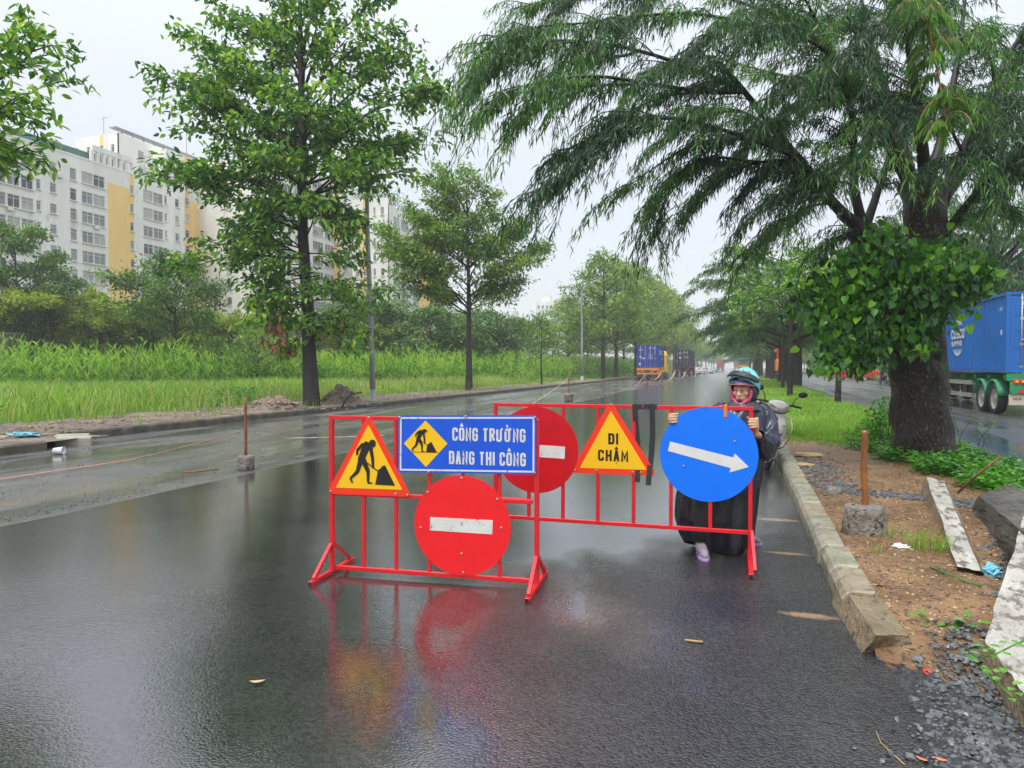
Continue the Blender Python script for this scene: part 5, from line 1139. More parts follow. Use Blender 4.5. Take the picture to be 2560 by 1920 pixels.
def ribbon(pts, w):
    n = len(pts); L_, R_ = [], []
    closed = math.dist(pts[0], pts[-1]) < 1e-6
    for i in range(n):
        p = Vector(pts[i]); a_ = Vector(pts[i - 1]) if i else (Vector(pts[-2]) if closed else None); b_ = Vector(pts[i + 1]) if i < n - 1 else (Vector(pts[1]) if closed else None)
        d1 = (p - a_).normalized() if a_ is not None and (p - a_).length > 1e-9 else None; d2 = (b_ - p).normalized() if b_ is not None and (b_ - p).length > 1e-9 else None
        if d1 is None: d1 = d2
        if d2 is None: d2 = d1
        n1 = Vector((-d1.y, d1.x)); n2 = Vector((-d2.y, d2.x)); m_ = (n1 + n2); m_ = m_.normalized() if m_.length > 1e-6 else n1
        k = min(2.2, 1 / max(.3, m_.dot(n1))); L_.append(p + m_ * (w / 2 * k)); R_.append(p - m_ * (w / 2 * k))
    return L_, R_
def letters(mb, text, x0, z0, h, w, t, y, gap=None, mi=0, xf=None, slant=0):
    """text: list of (char, accents) or plain string; strokes of width t; each stroke a hair further forward"""
    gap = gap or t * 1.25; x = x0; hh = h - t; ww = w - t
    for item in text:
        ch, ac = (item[0], item[1]) if isinstance(item, tuple) else (item, '')
        if ch == ' ': x += w * .62; continue
        cw = ww if ch != 'M' else ww * 1.25
        if ch == 'I': cw = 0
        st = [(s, False) for s in GL[ch]] + [(s, True) for a_ in ac for s in ACC[a_]]
        for k, (s, isacc) in enumerate(st):
            if ch == 'I' and not isacc: pts = [(x + t / 2, z0 + t / 2 + q[1] * hh) for q in s]; pts[0] = (pts[0][0], z0); pts[-1] = (pts[-1][0], z0 + h)
            else:
                pts = [(x + t / 2 + q[0] * cw, z0 + t / 2 + q[1] * hh) for q in s]
                if not isacc and ch in 'NTRAHMPDEKL1-4':
                    for e_ in (0, -1):
                        if s[e_][1] in (0, 1) and abs(s[e_][0] - s[1 if e_ == 0 else -2][0]) < abs(s[e_][1] - s[1 if e_ == 0 else -2][1]): pts[e_] = (pts[e_][0], pts[e_][1] + (t / 2 if s[e_][1] == 1 else -t / 2))
            A_, B_ = ribbon(pts, t * (.82 if isacc else 1)); yy = y - .0004 * k
            vs_ = []
            for a_, b_ in zip(A_, B_):
                for q in (a_, b_):
                    p = Vector((q.x + slant * (q.y - z0), yy, q.y)); vs_.append(xf(p) if xf else p)
            mb.add(vs_, [(2 * i, 2 * i + 1, 2 * i + 3, 2 * i + 2) for i in range(len(pts) - 1)], mi)
        x += cw + t + gap + (t * .7 if 'h' in ac else 0)
    return x
# ================================================================== BARRIERS
M['red_paint'] = pmat('red_painted_steel', (.74, .012, .022), (.62, .012, .02), scale=5, rough=.28, bump=.25, bscale=60, cc=(.24, .06, .04), cscale=26, cthr=(.64, .68))
M['sign_red'] = pmat('red_sign_face', (.90, .014, .018), (.84, .012, .016), scale=6, rough=.3, cc=(.22, .02, .02), cscale=23, cthr=(.70, .74))
M['sign_red_worn'] = pmat('worn_red_sign_face', (.62, .008, .014), (.50, .008, .012), scale=7, rough=.33, cc=(.66, .20, .18), cscale=17, cthr=(.68, .73))
M['sign_orange_red'] = pmat('orange_red_border', (.92, .045, .012), (.86, .04, .012), scale=6, rough=.3, cc=(.3, .03, .02), cscale=25, cthr=(.70, .74))
M['sign_yellow'] = pmat('yellow_sign_face', (.93, .56, .008), (.90, .52, .008), scale=5, rough=.32, cc=(.35, .18, .02), cscale=40, cthr=(.70, .73))
M['sign_white'] = pmat('white_sign_film', (.74, .74, .70), (.64, .64, .60), scale=9, rough=.35, cc=(.22, .10, .06), cscale=22, cthr=(.63, .655))
M['sign_white_clean'] = pmat('clean_white_film', (.76, .76, .73), (.68, .68, .65), scale=9, rough=.35)
M['sign_blue'] = pmat('blue_sign_face', (.008, .10, .70), (.008, .09, .62), scale=5, rough=.3, cc=(.25, .33, .6), cscale=30, cthr=(.71, .74))
M['sign_blue_bright'] = pmat('bright_blue_sign_face', (.003, .19, .95), (.003, .17, .90), scale=4, rough=.3, cc=(.25, .42, .75), cscale=24, cthr=(.73, .76))
M['black_print'] = pmat('black_print', (.012, .011, .010), rough=.35)
M['steel'] = pmat('bolt_steel', (.28, .22, .16), (.45, .42, .38), scale=30, rough=.45, metal=.7)
M['rubber'] = pmat('black_rubber', (.018, .018, .018), (.03, .03, .03), scale=20, rough=.55)
M['wire'] = pmat('thin_wire', (.10, .08, .06), rough=.5)
def poly_disc(cx, cz, r, n=72): return [(cx + r * math.cos(2 * math.pi * i / n), cz + r * math.sin(2 * math.pi * i / n)) for i in range(n)]
def round_tri(pts, r, n=5):
    out = []
    for i in range(3):
        p = Vector(pts[i]); a_ = (Vector(pts[i - 1]) - p).normalized(); b_ = (Vector(pts[(i + 1) % 3]) - p).normalized()
        ang = a_.angle(b_); d = r / math.tan(ang / 2); c = p + (a_ + b_).normalized() * (r / math.sin(ang / 2)); s = p + a_ * d; e_ = p + b_ * d
        a0 = math.atan2((s - c).y, (s - c).x); a1 = math.atan2((e_ - c).y, (e_ - c).x)
        while a1 - a0 > math.pi: a1 -= 2 * math.pi
        while a1 - a0 < -math.pi: a1 += 2 * math.pi
        out += [(c.x + r * math.cos(a0 + (a1 - a0) * k / n), c.y + r * math.sin(a0 + (a1 - a0) * k / n)) for k in range(n + 1)]
    return out
def bolts(parent, pts, y): 
    me = MB().lathe([(.0095, 0), (.0095, -.004), (.005, -.008)], 8, axis='Y').mesh('bolt', M['steel'])
    for x, z in pts: link('bolt', me, parent, (x, y, z))
def tri_sign(b, pts, inner, y, name, lab, mats):
    s = MB().prism(round_tri(pts, .030), y - .003, y).build(name, M[mats[0]], b); 
    if lab: s['label'] = lab
    MB().prism(round_tri(inner, .004, 2), y - .0045, y - .0025).build('yellow_field', M[mats[1]], s); return s
def worker(mb, f, y, cap=False):
    """black figure shovelling a heap; f maps drawing units (x right, z up) to the sign plane"""
    def seg(p, q, w0, w1, k):
        p, q = Vector(p), Vector(q); d = (q - p).normalized(); n_ = Vector((-d.y, d.x)); pl = [p + n_ * w0 / 2, p - n_ * w0 / 2, p - n_ * w0 * .25 - d * w0 * .3, p + n_ * w0 * .25 - d * w0 * .3]
        poly = [p + n_ * w0 / 2, p + n_ * w0 * .28 - d * w0 * .28, p - n_ * w0 * .28 - d * w0 * .28, p - n_ * w0 / 2, q - n_ * w1 / 2, q - n_ * w1 * .28 + d * w1 * .28, q + n_ * w1 * .28 + d * w1 * .28, q + n_ * w1 / 2]
        mb.prism([f(v.x, v.y) for v in poly], y - .0004 * k, y + .0012 - .0004 * k)
    S = [((480, 448), (470, 470), 30, 36), ((472, 452), (425, 560), 60, 50), ((438, 452), (398, 492), 24, 22), ((398, 492), (396, 522), 20, 15), ((428, 555), (402, 635), 42, 28), ((402, 635), (350, 682), 27, 15), ((350, 682), (366, 708), 15, 12), ((445, 555), (484, 632), 42, 30), ((484, 632), (486, 704), 28, 18), ((486, 708), (516, 708), 13, 9), ((500, 475), (516, 545), 28, 24), ((516, 545), (522, 606), 23, 16), ((472, 572), (562, 628), 7, 7)]
    for k, (p, q, w0, w1) in enumerate(S): seg((p[0], -p[1]), (q[0], -q[1]), w0, w1, k % 7)
    mb.prism([f(512 + 26 * math.cos(a_), -444 + 26 * math.sin(a_)) for a_ in [2 * math.pi * i / 14 for i in range(14)]], y - .003, y - .0016)
    if cap: mb.prism([f(*q) for q in ((496, -424), (556, -436), (552, -448), (500, -446))], y - .0034, y - .0022)
    mb.prism([f(x, -z) for x, z in ((540, 717), (560, 618), (578, 608), (592, 590), (612, 587), (690, 719))], y - .0008, y + .0004)
def frame_bar(mb, p, q, t=.03): mb.box(((p[0] + q[0]) / 2, 0, (p[1] + q[1]) / 2), (abs(q[0] - p[0]) or t, t, abs(q[1] - p[1]) or t), bev=.002)
def foot(mb, x, yf, yb, h=.22):
    mb.box((x, (yf + yb) / 2, .015), (.032, yb - yf, .03), bev=.002)
    mb.box((x, yf - .0005, .015), (.024, .004, .022), 1)
    mb.bar((x, -.018, h), (x, yf + .05, .035), .024, .024, up=(1, 0, 0)); mb.bar((x, .018, h), (x, yb - .05, .035), .024, .024, up=(1, 0, 0))
# --- near barrier
b1 = thing('barrier', 'near red steel barrier with blue construction board, worker triangle and round no entry sign', 'barrier', (-2.865, 4.62, .008), math.atan2(.12, 1.53))
fr = MB(); 
for a_, b_ in (((-.045, 1.165), (1.545, 1.165)), ((-.0, .60), (1.50, .60)), ((-.0, .045), (1.50, .045))): frame_bar(fr, a_, b_)
frame_bar(fr, (-.03, .03), (-.03, 1.149), .032); frame_bar(fr, (1.53, .03), (1.53, 1.149), .032)
fr.build('frame', M['red_paint'], b1)
bar_ = {}
def upright(b, x, z0, z1, t=.024):
    k = round(z1 - z0, 3)
    if k not in bar_: bar_[k] = MB().box((0, 0, 0), (t, t, z1 - z0), bev=.002).mesh('upright', M['red_paint'])
    link('upright', bar_[k], b, (x, 0, (z0 + z1) / 2))
for x in (.228, .482, .742, .995, 1.262):
    upright(b1, x, .061, .584); upright(b1, x, .616, 1.149)
for x, nm in ((-.03, 0), (1.53, 0)):
    f_ = MB(); foot(f_, x, -.33, .34); f_.build('foot', [M['red_paint'], M['black_print']], b1)
sh = .03  # lean correction of the surveyed numbers
def c1(x, z): return (x + sh * z, z * 1.0)
t_ = tri_sign(b1, [c1(.244, 1.205), c1(-.082, .597), c1(.594, .600)], [c1(.243, 1.118), c1(-.006, .645), c1(.520, .650)], -.0175, 'warning_sign', 'triangular warning sign with a digging worker', ('sign_orange_red', 'sign_yellow'))
wk = MB(); worker(wk, lambda x, z: c1(*(lambda u_, v_: (u_, v_))(-.008 + (x - 235) / (742 - 235) * .526, .647 + (z + 747) * .001105)), -.0235); wk.build('pictogram', M['black_print'], t_)
bolts(t_, [c1(.244, 1.17), c1(-.045, .617), c1(.47, .618), c1(.56, .615)], -.0205)
bs = MB().prism([c1(.478, 1.19), c1(.486, .778), c1(1.505, .797), c1(1.494, 1.208)], -.0245, -.0215).build('construction_board', M['sign_blue'], b1)
E4 = [c1(.478, 1.19), c1(1.494, 1.208), c1(1.505, .797), c1(.486, .778)]
def bil(u_, v_):  # u right, v down on the blue board
    a0, a1, a2, a3 = [Vector(q) for q in E4]; top = a0.lerp(a1, u_); bot = a3.lerp(a2, u_); q = top.lerp(bot, v_); return (q.x, q.y)
bd = MB()
for (u0, v0, u1, v1) in ((.012, .03, .988, .06), (.012, .94, .988, .97), (.012, .06, .024, .94), (.976, .06, .988, .94)):
    bd.prism([bil(u0, v0), bil(u1, v0), bil(u1, v1), bil(u0, v1)], -.0258, -.0244)
bd.build('white_border', M['sign_white'], bs)
dm = MB().prism([c1(.525, .988), c1(.686, 1.157), c1(.856, .995), c1(.699, .823)], -.0262, -.0243).build('yellow_diamond', M['sign_yellow'], bs)
wk = MB(); worker(wk, lambda x, z: c1(.590 + (x - 350) / 340 * .19, .930 + (z + 717) * .00056), -.0278, True); wk.prism([c1(.588, .9275), c1(.79, .9285), c1(.79, .9315), c1(.588, .9305)], -.0282, -.0270); wk.build('pictogram', M['black_print'], bs)
tx = MB()
letters(tx, [('C', ''), ('O', '^'), 'N', 'G', ' ', 'T', 'R', ('U', 'h'), ('O', 'h`'), 'N', 'G'], .922, 1.017, .094, .041, .0150, -.0262, gap=.0085)
letters(tx, [('D', 'd'), 'A', 'N', 'G', ' ', 'T', 'H', 'I', ' ', 'C', ('O', '^'), 'N', 'G'], .897, .850, .094, .0405, .0150, -.0262, gap=.0090)
tx.build('lettering', M['sign_white'], bs)
bolts(bs, [bil(.01, .03), bil(.99, .04), bil(.99, .97), bil(.5, .02), bil(.23, .985)], -.0275)
cc1 = c1(.977, .412)
cs = MB().prism(poly_disc(cc1[0], cc1[1], .359), -.0205, -.0175).build('no_entry_sign', M['sign_red'], b1)
wb = MB().prism([c1(.739, .462), c1(1.204, .462), c1(1.203, .362), c1(.739, .366)], -.0222, -.0204).build('white_bar', M['sign_white'], cs)
bolts(cs, [(cc1[0], cc1[1] + .34), (cc1[0] + .01, cc1[1] - .335), (cc1[0] - .255, cc1[1] + .23), (cc1[0] + .262, cc1[1] + .20), (cc1[0], cc1[1] - .2), (cc1[0] - .31, cc1[1] - .03), (cc1[0] + .29, cc1[1])], -.0212)
# --- second barrier, held by the worker
b2 = thing('barrier', 'red steel barrier held by the person, with yellow triangle and blue arrow disc', 'barrier', (-1.99, 5.78, .015), math.atan2(.02, 2.055))
hb2 = MB()
for a_, b_ in (((-.03, 1.21), (2.09, 1.21)), ((-.0, .40), (2.06, .40)) if False else ((-.0, .245), (2.06, .245)),): frame_bar(hb2, a_, b_)
frame_bar(hb2, (-.015, .02), (-.015, 1.194)); frame_bar(hb2, (2.075, .02), (2.075, 1.194)); 
hb2.box((.14, 0, .40), (.28, .024, .024), bev=.002)
hb2.build('frame', M['red_paint'], b2)
for x in (.285, .582, .878, 1.172, 1.470, 1.775): upright(b2, x, .261, 1.194, .028)
for x in (-.015, 2.075):
    f_ = MB(); f_.box((x, .0, .015), (.034, .80, .03), bev=.002); f_.box((x, -.4005, .015), (.024, .004, .022), 1)
    f_.bar((x + .03, -.30, .03), (x + .012, -.016, .26), .022, .022, up=(1, 0, 0)); f_.build('foot', [M['red_paint'], M['black_print']], b2)
cs = MB().prism(poly_disc(.352, .832, .366), -.0185, -.0155).build('no_entry_sign', M['sign_red_worn'], b2)
MB().prism([(.10, .885), (.604, .868), (.600, .766), (.10, .782)], -.0202, -.0184).build('white_bar', M['sign_white'], cs)
t_ = tri_sign(b2, [(.983, 1.262), (.645, .650), (1.366, .656)], [(.987, 1.174), (.730, .696), (1.279, .703)], -.0155, 'warning_sign', 'triangular warning sign reading slow down', ('sign_orange_red', 'sign_yellow'))
tx = MB(); letters(tx, [('D', 'd'), 'I'], .966, .900, .092, .052, .0185, -.0208, gap=.012); letters(tx, ['C', 'H', ('A', '^.'), 'M'], .882, .762, .092, .050, .0175, -.0208, gap=.0135)
tx.build('lettering', M['black_print'], t_); bolts(t_, [(.985, 1.225), (.87, .680), (1.165, .678), (1.23, .68), (.69, .675)], -.0187)
ds = MB().prism(poly_disc(1.757, .845, .374), -.0185, -.0155).build('arrow_sign', M['sign_blue_bright'], b2)
MB().prism([(1.463, .938), (1.945, .828), (1.956, .861), (2.060, .760), (1.918, .710), (1.926, .745), (1.446, .862)], -.0202, -.0184).build('white_arrow', M['sign_white_clean'], ds)
bolts(ds, [(1.955, .955), (1.57, .745)], -.0190)
# straps and wraps
st = MB()
for x0, x1, zb_ in ((1.190, 1.204, .60), (1.325, 1.300, .58)):
    n = 14; rows_ = []
    for i in range(n + 1):
        t = i / n; z = 1.232 - (1.232 - zb_) * t; x = x0 + (x1 - x0) * t + .008 * math.sin(t * 5 + x0 * 9); rows_.append((x, -.020 + .012 * math.sin(t * 4) * t + (.004 if x0 < 1.25 else 0), z))
    for sgn in (0, 1):
        b = len(st.v)
        for (x, y, z) in rows_: st.v += [(x - .022, y + sgn * .004, z), (x + .022, y + sgn * .004 + .004 * math.sin(z * 9), z)]
        for i in range(n): st.f.append([b + 2 * i, b + 2 * i + 1, b + 2 * i + 3, b + 2 * i + 2]); st.m.append(0); st.sm.append(True); st.t.append(.5)
st.build('rubber_strap', M['rubber'], b2)
wp = MB()
for i, x in enumerate((1.185, 1.222, 1.262, 1.300, 1.335)): wp.box((x, 0, 1.21 + .001 * i), (.04 if i != 2 else .026, .041 + .001 * i, .041 + .001 * i), rot=Matrix.Rotation(.15 * (-1) ** i, 3, 'Y'))
wp.build('rubber_wrap', M['rubber'], b2)
M['orange_cloth'] = pmat('orange_cloth', (.75, .20, .04), rough=.6)
MB().box((1.885, -.002, 1.19), (.026, .042, .10), bev=.003).build('orange_tie', M['orange_cloth'], b2)
wr = MB()
for x, z in ((.352, 1.22), (1.735, 1.22)):
    wr.tube([(x, -.02, z - .03), (x, -.023, z + .012), (x + .003, 0, z + .018), (x, .02, z), (x + .004, .0, z + .03), (x + .02, -.01, z + .055), (x - .012, -.012, z + .06)], .0018, 5)
wr.tube([(2.06, -.02, .70), (2.10, -.03, .67), (2.13, -.03, .675), (2.14, -.04, .65)], .0015, 4)
wr.build('tie_wire', M['wire'], b2)
# ================================================================== POSTS WITH CONCRETE FEET, TAPE
M['rust'] = pmat('rusty_steel_pole', (.16, .06, .028), (.26, .10, .045), scale=14, rough=.6)
M['bamboo'] = pmat('wet_bamboo', (.34, .125, .030), (.13, .048, .018), scale=7, rough=.25, spread=(.38, .68), vec=(1, 1, .4))
M['conc'] = pmat('pitted_wet_concrete', (.14, .125, .10), (.26, .24, .20), scale=6, rough=.5, bump=2, bscale=18, cc=(.035, .03, .025), cscale=15, cthr=(.55, .62))
M['tape'] = pmat('red_white_tape', (.62, .14, .10), (.78, .66, .62), scale=7, rough=.4)
M['tape_red'] = pmat('faded_orange_tape', (.62, .20, .13), (.40, .16, .11), scale=3, rough=.4)
def weight_post(lab, p, H_, r_foot, h_foot, r_pole, mat, lean=(0, 0), cone=.8, group='marker posts with concrete feet', nm='marker_post', rz=0):
    t = thing(nm, lab, 'marker post', (p.x, p.y, p.z), rz, group); random.seed(int(abs(p.x * 100)))
    n_ = 5; prof = [(r_foot * (1 - (1 - cone) * k / n_), h_foot * k / n_) for k in range(n_ + 1)] + [(r_foot * cone * .86, h_foot * 1.03), (r_foot * .3, h_foot * 1.05)]
    MB().lathe([(r_foot * .9, -.02)] + prof, 20, jit=.045).build('concrete_foot', M['conc'], t)
    pts = [Vector((lean[0] * k / 6, lean[1] * k / 6, h_foot * .9 + (H_ - h_foot * .9) * k / 6)) for k in range(7)]
    pm_ = MB()
    if mat == 'bamboo':
        pp = []; rr = []
        for k in range(25):
            f = k / 24; z = h_foot * .8 + (H_ - h_foot * .8) * f; pp.append((lean[0] * f + .004 * math.sin(f * 9), lean[1] * f, z)); rr.append(r_pole * (1.12 if k in (7, 13, 19) else 1) * random.uniform(.95, 1.05))
        pm_.tube(pp, rr, 10)
    else: pm_.tube(pts, r_pole, 8)
    pm_.build('pole', M[mat], t); return t
pR = Vector((1.04, 6.78, .07)); weight_post('bamboo stake set in a round concrete block on the brown earth at right', pR, .93, .190, .27, .027, 'bamboo', (-.012, 0), .84, None, 'bamboo_stake')
pL = G(615, 1172, 0); weight_post('rusty pole in a lumpy concrete foot on the old asphalt left of the barriers', pL, 1.09, .125, .20, .022, 'rust', (.0, 0), .95, None)
pM = G(1422, 1003, 0); weight_post('marker post with bucket shaped concrete foot carrying tape, in mid road behind the barriers', pM, 1.2, .19, .33, .025, 'rust', (0, 0), 1.15, None)
labs = ['marker post whose foot stands before the rear of the yellow lorry', 'marker post foot beside the yellow lorry wheels', 'marker post foot between the yellow lorry and the dark container', 'marker post foot in front of the dark container', 'marker post foot past the dark container', 'marker post foot near the teal taxi lane', 'small marker post foot far down the road']
fp = [(1614, 965), (1652, 958), (1688, 951), (1714, 946), (1742, 940.5), (1760, 937), (1782, 933)]
posts = []
for l_, (x, y) in zip(labs, fp):
    p = G(x, y, 0); posts.append(p); weight_post(l_, p, 1.15, .17, .3, .025, 'rust', (0, 0), .9, 'marker posts along the lorries')
def tape(lab, pts, r=.022, sag=.25, mat='tape', n=10, nm='barrier_tape'):
    m_ = MB()
    for a_, b_ in zip(pts[:-1], pts[1:]):
        a_, b_ = Vector(a_), Vector(b_); c_ = [a_.lerp(b_, k / n) - Vector((0, 0, sag * (b_ - a_).length * .12 * 4 * (k / n) * (1 - k / n))) for k in range(n + 1)]
        for q in c_: q.z = max(q.z, .015)
        m_.tube(c_, r, 4, squash=.35, smooth=False)
    return tag(m_.build(nm, M[mat]), lab, 'tape')
up_ = lambda p, z: (p.x, p.y, z)
tape('tape hanging in loops between the marker posts beside the lorries', [up_(posts[0], 1.05), up_(posts[1], 1.0), up_(posts[2], 1.1), up_(posts[3], .95), up_(posts[4], 1.0), up_(posts[5], 1.0)], .035, .5)
tape('pink tape sagging from the mid road post to the post behind the yellow lorry', [up_(pM, 1.02), tuple(G(1500, 983, .015)), tuple(G(1530, 982, .015)), tuple(G(1580, 973, .015)), up_(posts[0], 1.02)], .022, .1, 'tape_red')
tape('white tape falling from the mid road post toward the second barrier', [up_(pM, 1.05), tuple(G(1345, 1000, .3)), tuple(G(1310, 1022, .02)), tuple(G(1250, 1042, .02))], .010, .05)
tape('faded orange tape stretched along the road from the left edge to the rusty pole', [tuple(G(-60, 1205, .02)), tuple(G(140, 1176, .02)), tuple(G(340, 1146, .03)), (pL.x, pL.y, .60)], .016, .05, 'tape_red')
tape('thin pink tape from the rusty pole across to the near barrier', [(pL.x, pL.y, .58), tuple(D(720, 1095, 11.0)), tuple(D(830, 1093, 11.0)), tuple(D(960, 1088, 11.2))], .010, .03, 'tape')
# ================================================================== SMALL THINGS ON THE GROUND
M['gravel_dark'] = pmat('dark_crushed_stone', (.045, .05, .055), (.13, .14, .145), scale=12, rough=.35, world=True, cc=(.34, .33, .31), cscale=9, cthr=(.62, .66))
M['gravel_brown'] = pmat('brown_pebble', (.16, .09, .04), (.46, .32, .18), scale=30, rough=.45, world=True, cc=(.05, .05, .05), cscale=8, cthr=(.55, .6))
def stone_arrays(P, S, seed=3):
    rs = np.random.default_rng(seed); n = len(P); ph = (1 + 5 ** .5) / 2
    v = np.array([(-1, ph, 0), (1, ph, 0), (-1, -ph, 0), (1, -ph, 0), (0, -1, ph), (0, 1, ph), (0, -1, -ph), (0, 1, -ph), (ph, 0, -1), (ph, 0, 1), (-ph, 0, -1), (-ph, 0, 1)]) / 1.9
    f = np.array([(0, 11, 5), (0, 5, 1), (0, 1, 7), (0, 7, 10), (0, 10, 11), (1, 5, 9), (5, 11, 4), (11, 10, 2), (10, 7, 6), (7, 1, 8), (3, 9, 4), (3, 4, 2), (3, 2, 6), (3, 6, 8), (3, 8, 9), (4, 9, 5), (2, 4, 11), (6, 2, 10), (8, 6, 7), (9, 8, 1)])
    V = v[None] * rs.uniform(.65, 1.3, (n, 12, 1)) * (S[:, None, None]) * np.stack([rs.uniform(.7, 1.3, n), rs.uniform(.7, 1.3, n), rs.uniform(.35, .75, n)], 1)[:, None, :] * .5
    a_ = rs.uniform(0, 6.283, n); c_, s_ = np.cos(a_), np.sin(a_); X = V[..., 0] * c_[:, None] - V[..., 1] * s_[:, None]; Y = V[..., 0] * s_[:, None] + V[..., 1] * c_[:, None]
    V = np.stack([X, Y, V[..., 2]], -1) + P[:, None, :]
    F = (np.arange(n)[:, None, None] * 12 + f[None]).reshape(-1, 3); return V.reshape(-1, 3), F
def hmed(P): 
    X, Y = P[:, 0], P[:, 1]; d = np.clip((Y - 3.4) / 1.6, 0, 1)
    return med(X, Y)
rs = np.random.default_rng(42)
# crushed stone at the torn road end, lower right
n = 38000; P = np.stack([rs.uniform(.38, 3.2, n), rs.uniform(1.4, 4.6, n), np.zeros(n)], 1)
edge = np.interp(P[:, 1], [1.4, 2.6, 3.2, 3.7, 4.2, 4.6], [.50, .62, .78, .92, 1.05, 1.2]); keep = (P[:, 0] > edge + rs.normal(0, .10, n)) & (P[:, 0] < np.interp(P[:, 1], [1.4, 3.0, 3.7, 4.1, 4.6], [3.2, 3.0, 1.7, 1.35, 1.2]) + rs.normal(0, .12, n)); P = P[keep]
P[:, 2] = np.where(P[:, 0] < .74, .010, hmed(P) + .012) + .004; S = rs.gamma(3.5, .0055, len(P)).clip(.009, .055)
V, F = stone_arrays(P, S); tag(link('gravel', np_mesh('gravel', V, F, M['gravel_dark'])), 'loose dark crushed stone where the fresh asphalt ends, lower right', 'gravel', kind='stuff')
n = 17000; P = np.stack([rs.uniform(.85, 3.3, n), 3.9 + 11 * rs.uniform(0, 1, n) ** 1.6, np.zeros(n)], 1); P[:, 2] = hmed(P) + .002; S = rs.gamma(2.2, .0050, len(P)).clip(.006, .05)
V, F = stone_arrays(P, S, 5); tag(link('pebbles', np_mesh('pebbles', V, F, M['gravel_brown'])), 'brown pebbles strewn over the wet sandy earth of the median', 'pebbles', kind='stuff')
n = 1500; t = rs.uniform(0, 1, n); P = np.stack([.95 + 1.6 * t + rs.normal(0, .03, n), 9.3 - .9 * t + rs.normal(0, .13, n), np.zeros(n)], 1); P[:, 2] = hmed(P) + .006; V, F = stone_arrays(P, rs.uniform(.015, .045, n), 6)
P2 = np.stack([rs.normal(1.05, .16, 700), rs.normal(10.6, .7, 700), np.zeros(700)], 1); P2[:, 2] = hmed(P2) + .006; V2, F2 = stone_arrays(P2, rs.uniform(.015, .05, 700), 8)
tag(link('gravel_band', np_mesh('gravel_band', np.concatenate([V, V2]), np.concatenate([F, F2 + len(V)]), M['gravel_dark'])), 'band of grey gravel lying across the brown earth behind the bamboo stake', 'gravel', kind='stuff')
# chips along the asphalt edge, tiny crumbs on road
n = 1400; P = np.stack([-7.05 - np.abs(rs.normal(0, .22, n)), 3 + 30 * rs.uniform(0, 1, n) ** 1.5, np.full(n, -.016)], 1); V, F = stone_arrays(P, rs.uniform(.01, .028, n), 9)
P = np.stack([-13 + rs.uniform(0, 6, 1500), 6 + 22 * rs.uniform(0, 1, 1500), np.full(1500, -.015)], 1); V2, F2 = stone_arrays(P, rs.uniform(.01, .035, 1500), 10)
tag(link('road_grit', np_mesh('road_grit', np.concatenate([V, V2]), np.concatenate([F, F2 + len(V)]), M['gravel_dark'])), 'grit scattered along the edge of the old asphalt at left', 'grit', kind='stuff')
P = np.stack([rs.uniform(-17.2, -13.8, 3500), 6 + 45 * rs.uniform(0, 1, 3500) ** 1.3, np.full(3500, .13)], 1); V, F = stone_arrays(P, rs.gamma(2, .022, 3500).clip(.015, .16), 11)
M['rubble'] = pmat('soil_clod', (.13, .10, .075), (.30, .24, .18), scale=.8, rough=.8, world=True, cc=(.40, .22, .15), cscale=1.1, cthr=(.60, .62))
tag(link('verge_rubble', np_mesh('verge_rubble', V, F, M['rubble'])), 'clods and rubble strewn on the bare soil strip of the left verge', 'rubble', kind='stuff')
# individually lying stones
M['green_stone'] = pmat('grey_green_stone', (.12, .13, .10), (.2, .2, .16), scale=6, rough=.5)
M['yellow_stone'] = pmat('ochre_clay_lump', (.48, .30, .10), (.55, .38, .16), scale=6, rough=.6)
def lump(name, lab, p, s, mat, seed, group=None, cat='stone', flat_=.5):
    random.seed(seed); m_ = MB(); m_.sphere((0, 0, 0), 1, 14, 9); 
    for i, v in enumerate(m_.v): q = Vector(v); k = 1 + .28 * mnoise.noise(q * 1.6 + Vector((seed, 0, 0))) + .10 * mnoise.noise(q * 4 + Vector((seed, 3, 0))); m_.v[i] = (q.x * k * s[0], q.y * k * s[1], q.z * k * s[2])
    m_.sm = [False] * len(m_.f); o = m_.build(name, M[mat]); o.location = p; return tag(o, lab, cat, group)
lump('stone', 'grey green angular stone on the earth left of the bamboo stake', G(2082, 1228, .12), (.085, .07, .07), 'green_stone', 2)
lump('clay_lump', 'ochre clay lump nearest the grass beside the kerb', G(2022, 1137, .11), (.26, .14, .035), 'yellow_stone', 3)
lump('clay_lump', 'second ochre clay lump nearer the camera beside the kerb', G(2008, 1162, .11), (.15, .10, .03), 'yellow_stone', 4)
lump('stone', 'dark wet stone lying on the gravel just below the broken kerb end', G(2295, 1648, .03), (.028, .022, .016), 'gravel_dark', 5)
lump('stone', 'dark stone under the green seedling by the white block', G(2352, 1585, .03), (.022, .018, .014), 'gravel_dark', 6)
lump('stone', 'flat grey stone half buried right of the bamboo stake', G(2400, 1472, .08), (.025, .018, .012), 'gravel_dark', 7)
